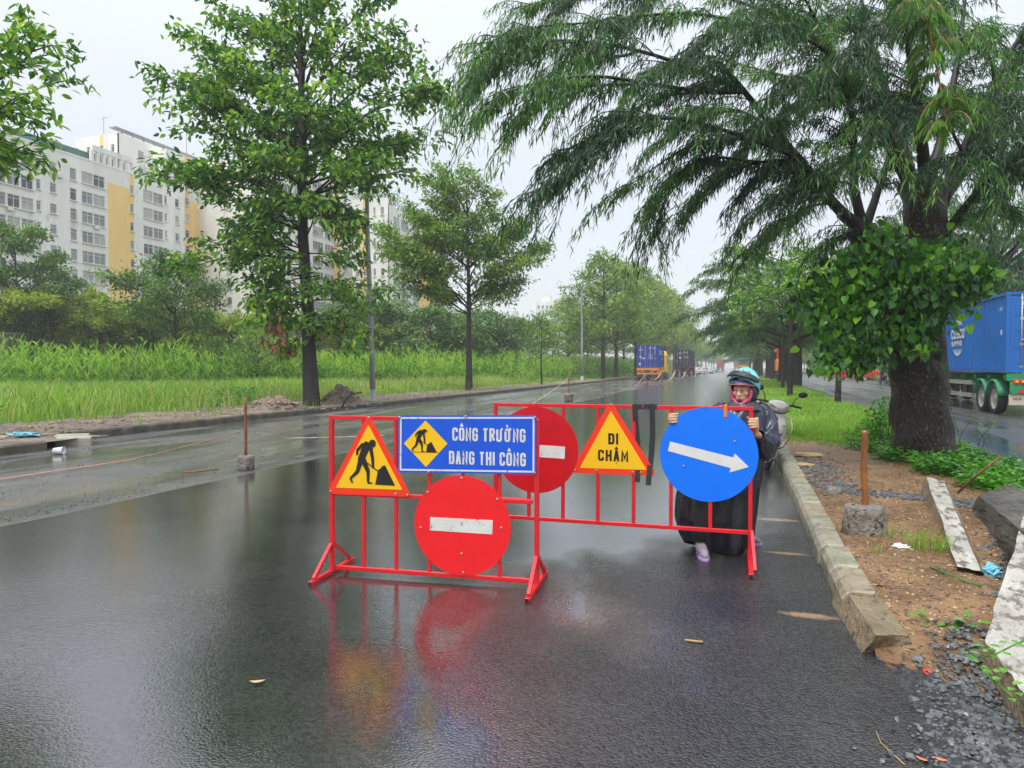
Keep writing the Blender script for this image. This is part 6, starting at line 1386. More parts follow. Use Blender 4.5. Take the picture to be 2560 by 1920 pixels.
# broken kerb end lying tilted
def block8(name, lab, bot, top, mat, cat, amp=.008, div=10, seed=1, parent=None, paint=None):
    """rough block between four bottom and four top corners (same order, counter-clockwise)"""
    m_ = MB()
    def face(a_, b_, c_, d_, mi=0):
        a_, b_, c_, d_ = [Vector(q) for q in (a_, b_, c_, d_)]; base = len(m_.v)
        for j in range(div + 1):
            for i in range(div + 1):
                p = a_.lerp(b_, i / div).lerp(d_.lerp(c_, i / div), j / div); nn_ = Vector((mnoise.noise(p * 9 + Vector((seed, 0, 0))), mnoise.noise(p * 9 + Vector((0, seed, 5))), mnoise.noise(p * 9 + Vector((9, 0, seed))))) + .5 * Vector((mnoise.noise(p * 26), mnoise.noise(p * 26 + Vector((3, 3, 3))), mnoise.noise(p * 26 + Vector((7, 0, 0))))); m_.v.append(tuple(p + nn_ * amp))
        for j in range(div):
            for i in range(div): q = base + j * (div + 1) + i; m_.f.append([q, q + 1, q + div + 2, q + div + 1]); m_.m.append(mi); m_.sm.append(False); m_.t.append(.5)
    for i in range(4): j = (i + 1) % 4; face(bot[i], bot[j], top[j], top[i])
    face(*top, mi=1 if paint else 0); face(*bot[::-1])
    o = m_.build(name, [M[mat]] + ([M[paint]] if paint else []), parent); return tag(o, lab, cat) if not parent else o
M['conc_brown'] = pmat('brown_stained_concrete', (.15, .115, .065), (.27, .215, .13), scale=4, rough=.45, bump=1.5, bscale=30, world=True, cc=(.06, .05, .03), cscale=11, cthr=(.56, .68))
M['white_flaking'] = pmat('flaking_white_paint', (.52, .51, .46), (.36, .345, .30), scale=3, rough=.55, bump=1.5, bscale=30, world=True, cc=(.15, .135, .11), cscale=16, cthr=(.50, .60), vec=(1, .4, 1))
M['conc_dark'] = pmat('dark_mossy_concrete', (.045, .043, .035), (.12, .115, .095), scale=3, rough=.6, bump=2, bscale=24, world=True, cc=(.2, .19, .17), cscale=13, cthr=(.62, .68))
block8('broken_kerb', 'broken kerb stone lying askew at the near end of the median kerb', [G(2078, 1512, .0), G(2150, 1640, -.01), G(2292, 1630, .0), G(2195, 1470, .02)], [G(2098, 1450, .15), G(2190, 1588, .12), G(2272, 1588, .09), G(2168, 1452, .155)], 'conc_brown', 'kerb stone', .006, 12, 3)
# old white-topped barrier blocks on the right
block8('concrete_block', 'long old kerb block with flaking white top, earth banked on its left side', [G(2300, 1235, .08), G(2385, 1440, .0), G(2478, 1452, .0), G(2380, 1235, .08)], [G(2316, 1193, .27), G(2395, 1418, .13), G(2452, 1428, .13), G(2360, 1203, .27)], 'conc_brown', 'concrete block', .012, 16, 7, paint='white_flaking')
block8('concrete_block', 'big white painted concrete block at the right edge with cracks and creeping weeds', [G(2430, 1680, -.05), G(2560, 1840, -.05), G(2900, 1900, -.05), G(2700, 1400, .0)], [G(2462, 1600, .14), G(2590, 1770, .14), G(2880, 1800, .16), G(2560, 1290, .36)], 'conc_brown', 'concrete block', .010, 16, 11, paint='white_flaking')
block8('concrete_block', 'dark mossy concrete block tilted in the hole behind the big white one', [G(2420, 1300, .0), G(2520, 1420, -.03), G(2680, 1400, .0), G(2560, 1250, .05)], [G(2445, 1238, .26), G(2560, 1330, .34), G(2680, 1290, .36), G(2530, 1212, .32)], 'conc_dark', 'concrete block', .014, 12, 17)
# trench: a dark pit sheet of rubble
P = np.stack([rs.normal(0, .16, 1500), rs.uniform(5.0, 8.6, 1500), np.zeros(1500)], 1); P[:, 0] += np.interp(P[:, 1], [5.2, 9.0], [1.90, 2.93]); P[:, 2] = hmed(P); V, F = stone_arrays(P, rs.uniform(.02, .09, 1500), 13); tag(link('trench_rubble', np_mesh('trench_rubble', V, F, M['gravel_dark'])), 'dark wet rubble in the gap between the old concrete blocks', 'rubble', kind='stuff')
# rusty rod sticking out
rd_ = MB().tube([G(2395, 1232, .15), D(2440, 1190, 7.4), D(2502, 1142, 7.2)], [.012, .012, .011], 8).build('rusty_rod', M['rust']); tag(rd_, 'rusty steel rod sticking up at a slant above the concrete blocks', 'rod')
rd_ = MB().tube([G(2350, 1205, .28), G(2400, 1212, .22), G(2432, 1225, .15)], .007, 6).build('rusty_wire', M['rust']); tag(rd_, 'bent rusty wire lying across the top of the white topped block', 'wire')
# litter
M['bag_blue'] = pmat('crumpled_blue_plastic', (.10, .36, .48), (.16, .46, .58), scale=9, rough=.3)
M['bag_white'] = pmat('crumpled_white_paper', (.62, .63, .64), (.75, .75, .75), scale=9, rough=.5)
M['bag_red'] = pmat('red_plastic', (.72, .02, .02), rough=.3)
M['straw'] = pmat('dry_straw', (.50, .38, .18), (.35, .22, .10), scale=9, rough=.6)
M['brown_leaf'] = pmat('brown_fallen_leaf', (.20, .06, .035), (.30, .15, .08), scale=6, rough=.45)
M['tan_leaf'] = pmat('tan_fallen_leaf', (.40, .28, .16), (.50, .36, .20), scale=6, rough=.5)
def crumple(name, lab, p, s, mat, seed, cat='litter'):
    m_ = MB().sphere((0, 0, 0), 1, 16, 10)
    for i, v in enumerate(m_.v): q = Vector(v); k = 1 + .6 * mnoise.noise(q * 2.6 + Vector((seed, 0, 0))) + .3 * mnoise.noise(q * 7 + Vector((seed, 3, 0))); m_.v[i] = (q.x * k * s[0], q.y * k * s[1], max(-.3 * s[2], q.z * k * s[2]))
    m_.sm = [False] * len(m_.f); o = m_.build(name, M[mat]); o.location = p; return tag(o, lab, cat)
crumple('plastic_bag', 'crumpled blue plastic bag wedged by the big white block', G(2476, 1432, .08), (.07, .06, .05), 'bag_blue', 2)
crumple('paper_scrap', 'white crumpled scrap on the earth right of the bamboo stake', G(2253, 1367, .11), (.055, .04, .02), 'bag_white', 3)
crumple('plastic_scrap', 'small pale blue scrap at the grass edge behind the bamboo stake', G(2165, 1094, .11), (.08, .05, .02), 'bag_blue', 4)
crumple('paper_scrap', 'white scrap at the edge of the median grass', G(2126, 1110, .11), (.10, .05, .02), 'bag_white', 5)
crumple('paper_scrap', 'cream scrap against the bush beside the trunk', G(2212, 1108, .12), (.10, .07, .07), 'tan_leaf', 6)
crumple('plastic_bag', 'light blue bag lying on the verge above the left kerb', G(62, 1087, .16), (.42, .12, .05), 'bag_blue', 7)
o = MB().lathe([(.035, 0), (.045, .11), (.048, .115), (.041, .112), (.032, .008)], 14).build('plastic_cup', M['bag_white']); o.location = G(135, 1127, .045); o.rotation_euler = (R(88), 0, 1.9); o.scale = (1.5, 1.5, 1.5); tag(o, 'white plastic cup lying in the gutter at left', 'cup')
o = MB().lathe([(.012, 0), (.019, .003), (.021, .008), (.015, .010), (.010, .006)], 14, close=False).build('bottle_cap', M['bag_red']); o.location = G(2318, 1683, .015); o.rotation_euler = (.3, .2, 0); tag(o, 'red plastic cap lying on the gravel at lower right', 'cap')
def flat_leaf(name, lab, p, L, W, rz, mat, curl=.3, cat='leaf', group=None):
    n = 9; m_ = MB(); b = 0
    for sgn in (0, 1):
        b = len(m_.v)
        for i in range(n):
            t = i / (n - 1); w = W * .5 * math.sin(math.pi * min(1, t * .96 + .02)) ** .8
            for s in (-1, 0, 1): m_.v.append((L * (t - .5), w * s, .004 + curl * L * .25 * (2 * t - 1) ** 2 + abs(s) * W * .14 + (.0012 if sgn else 0)))
        for i in range(n - 1):
            for k in (0, 1): q = b + i * 3 + k; m_.f.append([q, q + 1, q + 4, q + 3]); m_.m.append(0); m_.sm.append(True); m_.t.append(.5)
    o = m_.build(name, M[mat]); o.location = p; o.rotation_euler = (0, 0, rz); return tag(o, lab, cat, group)
flat_leaf('fallen_leaf', 'yellowish fallen leaf on the wet asphalt at lower left', G(643, 1708, .010), .075, .028, .5, 'tan_leaf')
flat_leaf('fallen_leaf', 'long reddish brown leaf lying under the seedling', G(2375, 1600, .03), .26, .07, -1.25, 'brown_leaf')
flat_leaf('fallen_leaf', 'curled tan leaf beside the big white block', G(2425, 1650, .02), .20, .075, -.9, 'tan_leaf', .5)
flat_leaf('fallen_leaf', 'second curled tan leaf above the other beside the white block', G(2405, 1615, .03), .16, .06, -1.2, 'tan_leaf', .5)
flat_leaf('fallen_leaf', 'small brown leaf below the broken kerb', G(2235, 1660, .01), .10, .02, -.5, 'brown_leaf')
flat_leaf('fallen_leaf', 'reddish leaf above the broken kerb on the earth', G(2200, 1460, .12), .10, .04, .2, 'brown_leaf')
flat_leaf('fallen_leaf', 'orange leaf near the bottom edge on the gravel, left one', G(2305, 1902, .012), .045, .014, -.6, 'orange_cloth')
flat_leaf('fallen_leaf', 'orange leaf near the bottom edge on the gravel, right one', G(2352, 1903, .012), .045, .018, -.3, 'orange_cloth')
def stick(name, lab, pts, r, mat, cat='stick'): return tag(MB().tube(pts, r, 6).build(name, M[mat]), lab, cat)
stick('stick', 'short dry stick lying on the asphalt in the lower middle', [G(1712, 1600, .016), G(1735, 1603, .016), G(1757, 1605, .016)], .007, 'straw')
stick('straw', 'long yellow straw on the asphalt at the bottom right', [G(2190, 1828, .012), G(2202, 1857, .012), G(2240, 1892, .012), G(2262, 1912, .012)], .0022, 'straw')
stick('stick', 'thin dark stick on the wet road left of the rusty pole foot', [G(457, 1181, .015), G(500, 1178, .02), G(546, 1173, .015)], .012, 'rust')
stick('stem', 'long green stem lying on the earth toward the big white block', [G(2325, 1418, .11), G(2380, 1440, .12), G(2455, 1466, .10)], .006, 'leaf_ground')
stick('stick', 'dark twig propped on the soil beside the tall trunk', [D(855, 1020, z1 - 2), D(862, 1000, z1 - 2), D(880, 985, z1 - 2), D(905, 980, z1 - 2)], .03, 'branch')
# soil mounds and root stump on the verge
def mound(name, lab, c, r, h, mat, seed, cat='soil mound'):
    n = 30; V = []; F = []
    for j in range(12):
        for i in range(n):
            a_ = 2 * math.pi * i / n; t = j / 11; q = Vector((math.cos(a_) * r[0] * (1 - t), math.sin(a_) * r[1] * (1 - t), 0)); k = mnoise.noise(Vector((q.x * 4 + seed, q.y * 4, t * 2))); V.append((q.x * (1 + .25 * k), q.y * (1 + .25 * k), -.05 + h * (math.sin(t * 1.57) ** 1.2) * (1 + .5 * k) + .06 * mnoise.noise(q * 11)))
    for j in range(11):
        for i in range(n): F.append((j * n + i, j * n + (i + 1) % n, (j + 1) * n + (i + 1) % n, (j + 1) * n + i))
    o = MB().add(V, F).build(name, M[mat]); o.location = c; rs_ = np.random.default_rng(seed); P = np.stack([rs_.normal(0, r[0] * .6, 260), rs_.normal(0, r[1] * .6, 260), np.zeros(260)], 1); P[:, 2] = h * np.clip(1 - (P[:, 0] / r[0]) ** 2 - (P[:, 1] / r[1]) ** 2, 0, 1) * .8
    V, F = stone_arrays(P, rs_.uniform(.04, .16, 260), seed); tag(link('clods', np_mesh('clods', V, F, M['rubble']), o), kind='stuff'); return tag(o, lab, cat)
mound('soil_mound', 'low heap of dug soil on the verge left of the tall trunk', G(685, 1022, .12), (1.3, .8, .42), .42, 'verge_soil', 3)
mound('root_ball', 'heap of roots and soil right beside the foot of the tall trunk', G(832, 1012, .12) + Vector((0, .6, 0)), (.9, .8, .7), .72, 'verge_soil', 5, 'root ball')
mound('soil_mound', 'small soil heap on the verge near the slim young tree', G(1385, 950, .12), (1.6, 1, .4), .5, 'verge_soil', 8)
mound('soil_mound', 'soil heap on the verge by the second lamp post', G(1425, 948, .12), (1.5, 1, .4), .4, 'verge_soil', 9)
# grass tufts and seedlings in the earth
def tuft(lab, p, H_, n, seed, w=.006):
    V, F, T = blades(np.random.default_rng(seed).normal(0, .05, (n, 3)) * np.array([1, 1, 0]), np.random.default_rng(seed).uniform(.5, 1.1, n) * H_, w, .6, 3, (.55, .15), np.random.default_rng(seed)); o = link('grass_tuft', np_mesh('grass_tuft', V, F, M['grass'], T)); o.location = p; return tag(o, lab, 'grass tuft')
tuft('grass tuft growing at the right foot of the concrete block of the bamboo stake', G(2190, 1380, .11), .14, 14, 2); tuft('grass tuft between the bamboo stake and the white topped block', G(2235, 1345, .11), .16, 26, 3); tuft('largest thin grass tuft, left of the white scrap end of the block', G(2295, 1370, .11), .22, 46, 4); tuft('thin grass tuft hugging the near end of the white topped block', G(2350, 1380, .10), .22, 46, 5); tuft('tiny green sprout on the earth right of the broken kerb', G(2290, 1462, .10), .09, 6, 6)
def seedling(lab, p, leaves_, seed, H_=.10):
    t = thing('seedling', lab, 'seedling', p); s_ = MB(); rs_ = np.random.default_rng(seed)
    for (dx, dy, dz, L, W, az) in leaves_:
        s_.tube([(0, 0, 0), (dx * .5, dy * .5, dz * .7), (dx, dy, dz)], [.003, .0025, .002], 5)
        lm_ = np_mesh('leaf', *leaf_arrays(np.zeros((1, 3)), np.array([[math.cos(az), math.sin(az), .25]]), np.array([[0, 0, 1.0]]), L, W, rs_.uniform(.55, .85), 'oval', .12, .1)[:2], M['leaf_ground'], np.full(4, rs_.uniform(.5, .85))); link('leaf', lm_, t, (dx, dy, dz))
    s_.build('stem', M['leaf_ground'], t); return t
seedling('bright green seedling beside the broken kerb end', G(2330, 1590, .02), [(-.02, .06, .10, .07, .05, 2.2), (-.05, .03, .09, .08, .055, 3.2), (-.02, .02, .05, .05, .035, 4.4), (.03, .0, .06, .06, .05, .5), (.07, -.02, .06, .08, .05, 5.9), (.10, -.0, .07, .08, .055, .3)], 2)
seedling('four leaved seedling on the earth left of the big white block', G(2430, 1590, .04), [(-.01, .03, .10, .07, .05, 1.6), (.02, .0, .08, .09, .055, 5.6), (-.03, .0, .08, .08, .055, 3.4), (-.01, -.03, .07, .07, .06, 4.5)], 3)
cw = thing('creeping_weed', 'creeping weed spreading round leaves over the big white block', 'weed', (0, 0, 0)); s_ = MB(); path = [G(2440, 1660, .16), G(2470, 1690, .17), G(2500, 1715, .17), G(2535, 1745, .17)]; s_.tube(path, .004, 5); s_.tube([G(2450, 1645, .18), G(2490, 1635, .2), G(2530, 1615, .22), G(2565, 1600, .24)], .004, 5); s_.build('stem', M['leaf_ground'], cw)
rs_ = np.random.default_rng(6)
for k in range(26):
    pp = [G(2440, 1660, .17), G(2470, 1690, .18), G(2505, 1715, .18), G(2545, 1745, .18), G(2490, 1635, .21), G(2525, 1615, .24), G(2450, 1640, .19)][k % 7] + Vector((rs_.uniform(-.06, .06), rs_.uniform(-.06, .06), rs_.uniform(0, .04))); az = rs_.uniform(0, 6.28)
    lm_ = np_mesh('leaf', *leaf_arrays(np.zeros((1, 3)), np.array([[math.cos(az), math.sin(az), .2]]), np.array([[0, 0, 1.0]]), rs_.uniform(.035, .06), .035, .5, 'oval', .12, .1)[:2], M['leaf_ground'], np.full(4, rs_.uniform(.5, .85))); link('leaf', lm_, cw, pp)
# ================================================================== STREET LAMPS
M['galv'] = pmat('galvanised_lamp_pole', (.20, .21, .20), (.32, .33, .32), scale=3, rough=.5, vec=(1, 1, .3))
def lamp(lab, foot_, pts, r0, r1, head):
    t = thing('street_lamp', lab, 'street lamp', foot_); m_ = MB(); n = len(pts); m_.tube([(0, 0, 0)] + [p - foot_ for p in pts], [r0] + [r0 + (r1 - r0) * (i + 1) / n for i in range(n)], 10); m_.build('pole', M['galv'], t)
    MB().lathe([(r0 * 2, 0), (r0 * 2, .05), (r0 * 1.15, .06), (r0 * 1.1, .5)], 12).build('base_plate', M['galv'], t)
    h0, h1 = head; h0, h1 = h0 - foot_, h1 - foot_; d = (h1 - h0); hm = MB(); m4 = d.normalized().to_track_quat('X', 'Z').to_matrix(); hm.box((h0 + h1) / 2, (d.length, .32, .13), 0, m4, .05); hm.build('lamp_head', M['galv'], t)
    MB().box((h0 + h1) / 2 - Vector((0, 0, .075)), (d.length * .7, .22, .02), 0, m4).build('lens', M['bag_white'], t); return t
fl_ = G(932, 1004, .12); zl = (fl_ - CV).dot(_a); LO = lambda x, y, dz=0: DO(x, y, zl + dz)
lamp('tall street lamp right of the tallest tree, its arm curving to the right', fl_, [LO(803, 760), LO(799, 640), LO(795, 540), LO(793, 470), LO(793, 430), LO(796, 410), LO(805, 393), LO(822, 382), LO(850, 374), LO(868, 369)], .115, .05, (LO(866, 369), LO(900, 366)))
fl2 = G(1455, 952, .12); zl = (fl2 - CV).dot(_a); 
lamp('second street lamp farther on, beside the slim young tree', fl2, [LO(1257, 760), LO(1257, 700), LO(1256, 650), LO(1257, 630), LO(1262, 622), LO(1272, 614)], .13, .05, (LO(1272, 614), LO(1290, 606)))
# ================================================================== PERSON
M['skin'] = pmat('skin', (.74, .44, .29), (.68, .39, .25), scale=8, rough=.45)
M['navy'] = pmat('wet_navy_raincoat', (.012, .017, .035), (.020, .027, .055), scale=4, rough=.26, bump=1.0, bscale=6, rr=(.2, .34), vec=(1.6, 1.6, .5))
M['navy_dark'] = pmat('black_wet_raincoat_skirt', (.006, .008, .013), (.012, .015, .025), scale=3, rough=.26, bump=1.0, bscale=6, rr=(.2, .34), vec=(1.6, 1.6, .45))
M['pink'] = pmat('pink_scarf', (.62, .10, .16), (.52, .08, .13), scale=12, rough=.6, bump=.6, bscale=30)
M['teal'] = pmat('turquoise_helmet', (.16, .62, .64), (.14, .57, .60), scale=3, rough=.18, coat=.6)
M['lilac'] = pmat('lilac_rubber', (.52, .30, .62), rough=.4)
M['sock'] = pmat('grey_sock', (.22, .21, .24), (.30, .28, .31), scale=20, rough=.8)
M['trouser'] = pmat('black_trouser', (.015, .015, .017), rough=.7)
M['visor_film'] = pmat('dark_blue_plastic_visor', (.02, .028, .07), rough=.12, coat=.5)
M['helmet_peak'] = pmat('black_leather_peak', (.018, .018, .02), (.03, .03, .032), scale=15, rough=.38, bump=.5, bscale=50)
M['eye_white'] = pmat('eye_white', (.55, .52, .50), rough=.25)
M['lip'] = pmat('lips', (.36, .12, .09), rough=.4)
PZ = 6.0; W0 = D(1800, 917, PZ); W0.z = .008
person = thing('person', 'person in navy rain poncho and turquoise helmet holding the second barrier and looking aside', 'person', W0, YAW)
fwd = Vector((-math.sin(YAW), math.cos(YAW), 0))
def lp(px, py, dy=0):
    v = D(px, py, PZ + dy) - W0; return Vector((v.dot(_r), v.dot(fwd), v.z))
body = MB()
def limb_(pts, rad, n=14): body.tube(pts, rad, n); [body.sphere(p, r * 1.0, 12, 8) for p, r in zip(pts, rad)]
HC = lp(1859, 974, .02)                                         # head centre
hr = Matrix.Rotation(R(-38), 3, 'Z') @ Matrix.Rotation(R(4), 3, 'X')   # faces viewer's left
HS = 1.12
def hp(x, y, z): return HC + hr @ (Vector((x, y, z)) * HS)             # x her left->viewer right, -y forward
def hs(x, y, z, r, n=16, m=12): body.sphere(hp(x, y, z), tuple(q * HS for q in (r if isinstance(r, tuple) else (r, r, r))), n, m, rot=hr)
hs(0, .012, .015, (.073, .092, .098), 24, 18); hs(0, -.035, -.045, (.053, .050, .062), 20, 14); hs(0, -.062, -.083, (.025, .020, .018)); hs(0, -.078, .022, (.050, .018, .015))
for s in (-1, 1): hs(s * .036, -.062, -.022, (.024, .022, .022)); hs(s * .028, -.079, .006, (.017, .010, .009))
body.tube([hp(0, -.086, .012), hp(0, -.098, -.010), hp(0, -.108, -.028)], [.008, .010, .012], 10); hs(0, -.106, -.030, (.013, .011, .009)); hs(-.012, -.098, -.032, (.008, .009, .007)); hs(.012, -.098, -.032, (.008, .009, .007))
hs(0, -.088, -.056, (.024, .010, .006)); hs(0, -.087, -.066, (.020, .010, .007)); hs(-.072, .01, -.01, (.012, .018, .028)); hs(.072, .01, -.01, (.012, .018, .028))
neck = HC + Vector((-.01, .03, -.14)); chest = lp(1845, 1060, .05); belly = lp(1825, 1130, .04); hip = lp(1805, 1190, .03)
limb_([HC + Vector((0, .02, -.05)), neck], [.052, .05]); limb_([neck, chest, belly, hip], [.06, .125, .12, .135])
shL, shR = lp(1798, 1030, .0), lp(1902, 1032, .03); limb_([chest + Vector((0, 0, .07)), shL], [.09, .06]); limb_([chest + Vector((0, 0, .07)), shR], [.09, .06])
# second barrier, in the person's frame, so that the fists close on its posts
def b2pt(x, z, y=0):
    o_ = Vector((-1.99, 5.78, .015)); a_ = math.atan2(.02, 2.055); w = o_ + Vector((x * math.cos(a_) - y * math.sin(a_), x * math.sin(a_) + y * math.cos(a_), z)); v = w - W0; return Vector((v.dot(_r), v.dot(fwd), v.z))
g1 = b2pt(1.470, 1.125); g2 = b2pt(2.075, 1.10)
arms = []
def fist(g, down, wrist):
    """hand closed round a vertical post at g: palm behind right, fingers across the front, thumb behind"""
    palm = g + Vector((.040, .012, -.004)); body.tube([palm + Vector((.004, .0, .038)), palm, palm + Vector((.006, .004, -.036))], [.020, .025, .022], 12); body.sphere(palm, (.021, .026, .042), 12, 9)
    for k in range(4):
        z = .034 - k * .0215; ln = (.92, 1.0, .96, .82)[k]; r = (.0092, .0095, .0090, .0082)[k]
        P_ = [g + Vector((.046, .004, z)), g + Vector((.043, -.022, z + .001)), g + Vector((.026, -.036, z)), g + Vector((.026 - .030 * ln, -.034, z - .002)), g + Vector((.020 - .046 * ln, -.018, z - .003))]
        body.tube(P_, [r * 1.1, r * 1.12, r * 1.02, r, r * .8], 10); [body.sphere(q, r * 1.08, 9, 7) for q in P_[:-1]]; body.sphere(P_[-1], r * .86, 9, 7)
    T_ = [g + Vector((.046, .02, .0)), g + Vector((.030, .036, .022)), g + Vector((.002, .034, .036)), g + Vector((-.018, .026, .040))]; body.tube(T_, [.0125, .0115, .0105, .009], 10); [body.sphere(q, .0105, 9, 7) for q in T_]
    w_ = palm + wrist; body.tube([palm + Vector((.003, .002, -.02)), w_], [.023, .024], 12, squash=.8); return w_
w1 = fist(g1, 0, Vector((.055, .05, -.055))); w2 = fist(g2, 0, Vector((.022, .06, -.085)))
elL, elR = lp(1748, 1120, -.12), lp(1925, 1120, -.10)
limb_([shL, elL, w1], [.055, .042, .028]); limb_([shR, elR, w2], [.055, .042, .028])
f1, f2 = lp(1752, 1380, -.18), lp(1845, 1352, .22)
F1, F2 = Vector((f1.x, f1.y, .085)), Vector((f2.x, f2.y, .085))
limb_([hip + Vector((-.07, 0, -.03)), Vector((F1.x + .03, F1.y + .06, .46)), F1], [.095, .06, .038]); limb_([hip + Vector((.07, 0, -.03)), Vector((F2.x, F2.y - .12, .46)), F2], [.095, .06, .038])
for Fq, dr in ((F1, Vector((-.05, -1, 0)).normalized()), (F2, Vector((.9, -.45, 0)).normalized())):
    body.tube([Fq + Vector((0, 0, -.01)) - dr * .03, Fq + dr * .04 - Vector((0, 0, .03)), Fq + dr * .12 - Vector((0, 0, .052)), Fq + dr * .165 - Vector((0, 0, .056))], [.034, .036, .030, .018], 12, squash=1.25); body.sphere(Fq - dr * .035 - Vector((0, 0, .045)), .032, 12, 8)
bo = body.build('body', [M['skin'], M['trouser'], M['sock']], person)
rm = bo.modifiers.new('join', 'REMESH'); rm.mode = 'VOXEL'; rm.voxel_size = .0055; rm.use_smooth_shade = True
sm_ = bo.modifiers.new('soft', 'SMOOTH'); sm_.iterations = 2; sm_.factor = .4
# socks and trousers as their own pieces over the legs
def cover(name, pts, rad, mat, n=14, caps=False, squash=None): return MB().tube(pts, rad, n, caps=caps, squash=squash).build(name, M[mat], person)
for Fq, dr in ((F1, Vector((-.05, -1, 0)).normalized()), (F2, Vector((.9, -.45, 0)).normalized())):
    cover('trouser_leg', [Fq + Vector((0, .0, .42)), Fq + Vector((0, 0, .12)), Fq + Vector((0, 0, .03))], [.075, .060, .052], 'trouser', caps=True)
    s_ = MB(); s_.tube([Fq + Vector((0, 0, .05)), Fq + Vector((0, 0, -.01)) - dr * .02, Fq + dr * .05 - Vector((0, 0, .028)), Fq + dr * .12 - Vector((0, 0, .048)), Fq + dr * .17 - Vector((0, 0, .054)), Fq + dr * .19 - Vector((0, 0, .056))], [.042, .043, .042, .036, .026, .008], 14, squash=1.25); s_.sphere(Fq - dr * .035 - Vector((0, 0, .045)), .036, 12, 8); s_.build('sock', M['sock'], person)
    sd = MB(); side = Vector((-dr.y, dr.x, 0)); pl = []
    for k in range(20):
        a_ = 2 * math.pi * k / 20; pl.append((math.cos(a_), math.sin(a_) * (.048 if math.cos(a_) > 0 else .040)))
    c0 = Vector((Fq.x, Fq.y, 0)) + dr * .07
    vs_ = [c0 + dr * (u_ * .135) + side * v_ + Vector((0, 0, z)) for z in (0, .018) for u_, v_ in pl]; sd.add(vs_, [list(range(20))[::-1], list(range(20, 40))] + [[i, (i + 1) % 20, 20 + (i + 1) % 20, 20 + i] for i in range(20)])
    toe = c0 + dr * .075 + Vector((0, 0, .062)); 
    for s in (-1, 1): sd.tube([toe, c0 + dr * .045 + side * s * .028 + Vector((0, 0, .066)), c0 + dr * .0 + side * s * .046 + Vector((0, 0, .035)), c0 - dr * .01 + side * s * .045 + Vector((0, 0, .015))], .008, 6, squash=.6)
    sd.tube([toe, toe + dr * .012 - Vector((0, 0, .03))], .007, 6)
    sd.build('sandal', M['lilac'], person)
# face details
for s in (-1, 1):
    e_ = MB(); e_.sphere((0, 0, 0), (.0115, .006, .0055), 12, 8); o = e_.build('eye', M['eye_white'], person); o.location = hp(s * .029, -.0865, .004); o.rotation_euler = hr.to_euler()
    q = MB().sphere((0, 0, 0), (.0046, .003, .0046), 10, 8).build('iris', M['black_print'], o); q.location = (-.003, -.0048, 0)
    MB().tube([hp(s * .014, -.094, .024), hp(s * .029, -.0935, .029), hp(s * .045, -.082, .024)], [.0028, .0034, .002], 6).build('eyebrow', M['black_print'], person)
MB().tube([hp(-.023, -.092, -.062), hp(-.010, -.0985, -.0595), hp(0, -.0995, -.0605), hp(.010, -.0985, -.0595), hp(.023, -.092, -.062)], [.0022, .0048, .0045, .0048, .0022], 8).build('lips', M['lip'], person)
# hood: shell round the head with an oval opening for the face
def shell(name, fn, nu, nv, mat, thick=.004, keep=None, parent=person, closed=True):
    V = [fn(i / nu * 2 * math.pi, j / nv) for j in range(nv + 1) for i in range(nu)]
    F = [(j * nu + i, j * nu + (i + 1) % nu, (j + 1) * nu + (i + 1) % nu, (j + 1) * nu + i) for j in range(nv) for i in range(nu) if keep is None or keep(i / nu * 2 * math.pi, j / nv)]
    o = MB().add(V, F, 0, True).build(name, M[mat], parent); s_ = o.modifiers.new('thick', 'SOLIDIFY'); s_.thickness = thick; s_.offset = -1; return o
def hoodf(a_, t):
    # t 0: front opening ring, t 1: back of the head; a_ runs round the face
    th = R(58) + (math.pi - R(58)) * t; c_, s_ = math.cos(a_), math.sin(a_); x = math.sin(th) * c_ * .094; z = math.sin(th) * s_; y = -math.cos(th) * .118 + .012
    z = z * (.118 if z > 0 else .122) + (-.018); k = 1 + .04 * mnoise.noise((c_ * 2, s_ * 2, t * 3)); return hp(x * k, y, z * k)
shell('hood', hoodf, 36, 14, 'navy')
# pink scarf framing the face
sc_ = MB(); ring = []
for k in range(25):
    a_ = R(18) - R(216) * k / 24; c_, s_ = math.cos(a_), math.sin(a_); ring.append(hp(c_ * .073, -.052 - .016 * (1 - abs(c_)), s_ * .092 - .018))
sc_.tube(ring, [.008] + [.016] * 23 + [.008], 8, squash=1.0); sc_.tube([hp(-.058, -.055, -.066), hp(-.03, -.082, -.092), hp(0, -.090, -.102), hp(.03, -.082, -.092), hp(.058, -.055, -.066)], [.015, .015, .016, .015, .015], 8); sc_.build('scarf', M['pink'], person)
# film visor with pink hem, over the brow
vf = []; nu, nv = 20, 5
for j in range(nv + 1):
    for i in range(nu + 1):
        a_ = R(-78 + 156 * i / nu); t = j / nv; rr = .088 + .030 * t * (.55 + .45 * math.cos(a_)); vf.append(hp(math.sin(a_) * rr * .95, -math.cos(a_) * rr * 1.12 + .004, .079 - .030 * t - .028 * t * (1 - math.cos(a_))))
o = MB().add(vf, [(j * (nu + 1) + i, j * (nu + 1) + i + 1, (j + 1) * (nu + 1) + i + 1, (j + 1) * (nu + 1) + i) for j in range(nv) for i in range(nu)], 0, True).build('visor', M['visor_film'], person); s_ = o.modifiers.new('thick', 'SOLIDIFY'); s_.thickness = .002
MB().tube([vf[nv * (nu + 1) + i] for i in range(nu + 1)], .0035, 6).build('visor_hem', M['pink'], person)
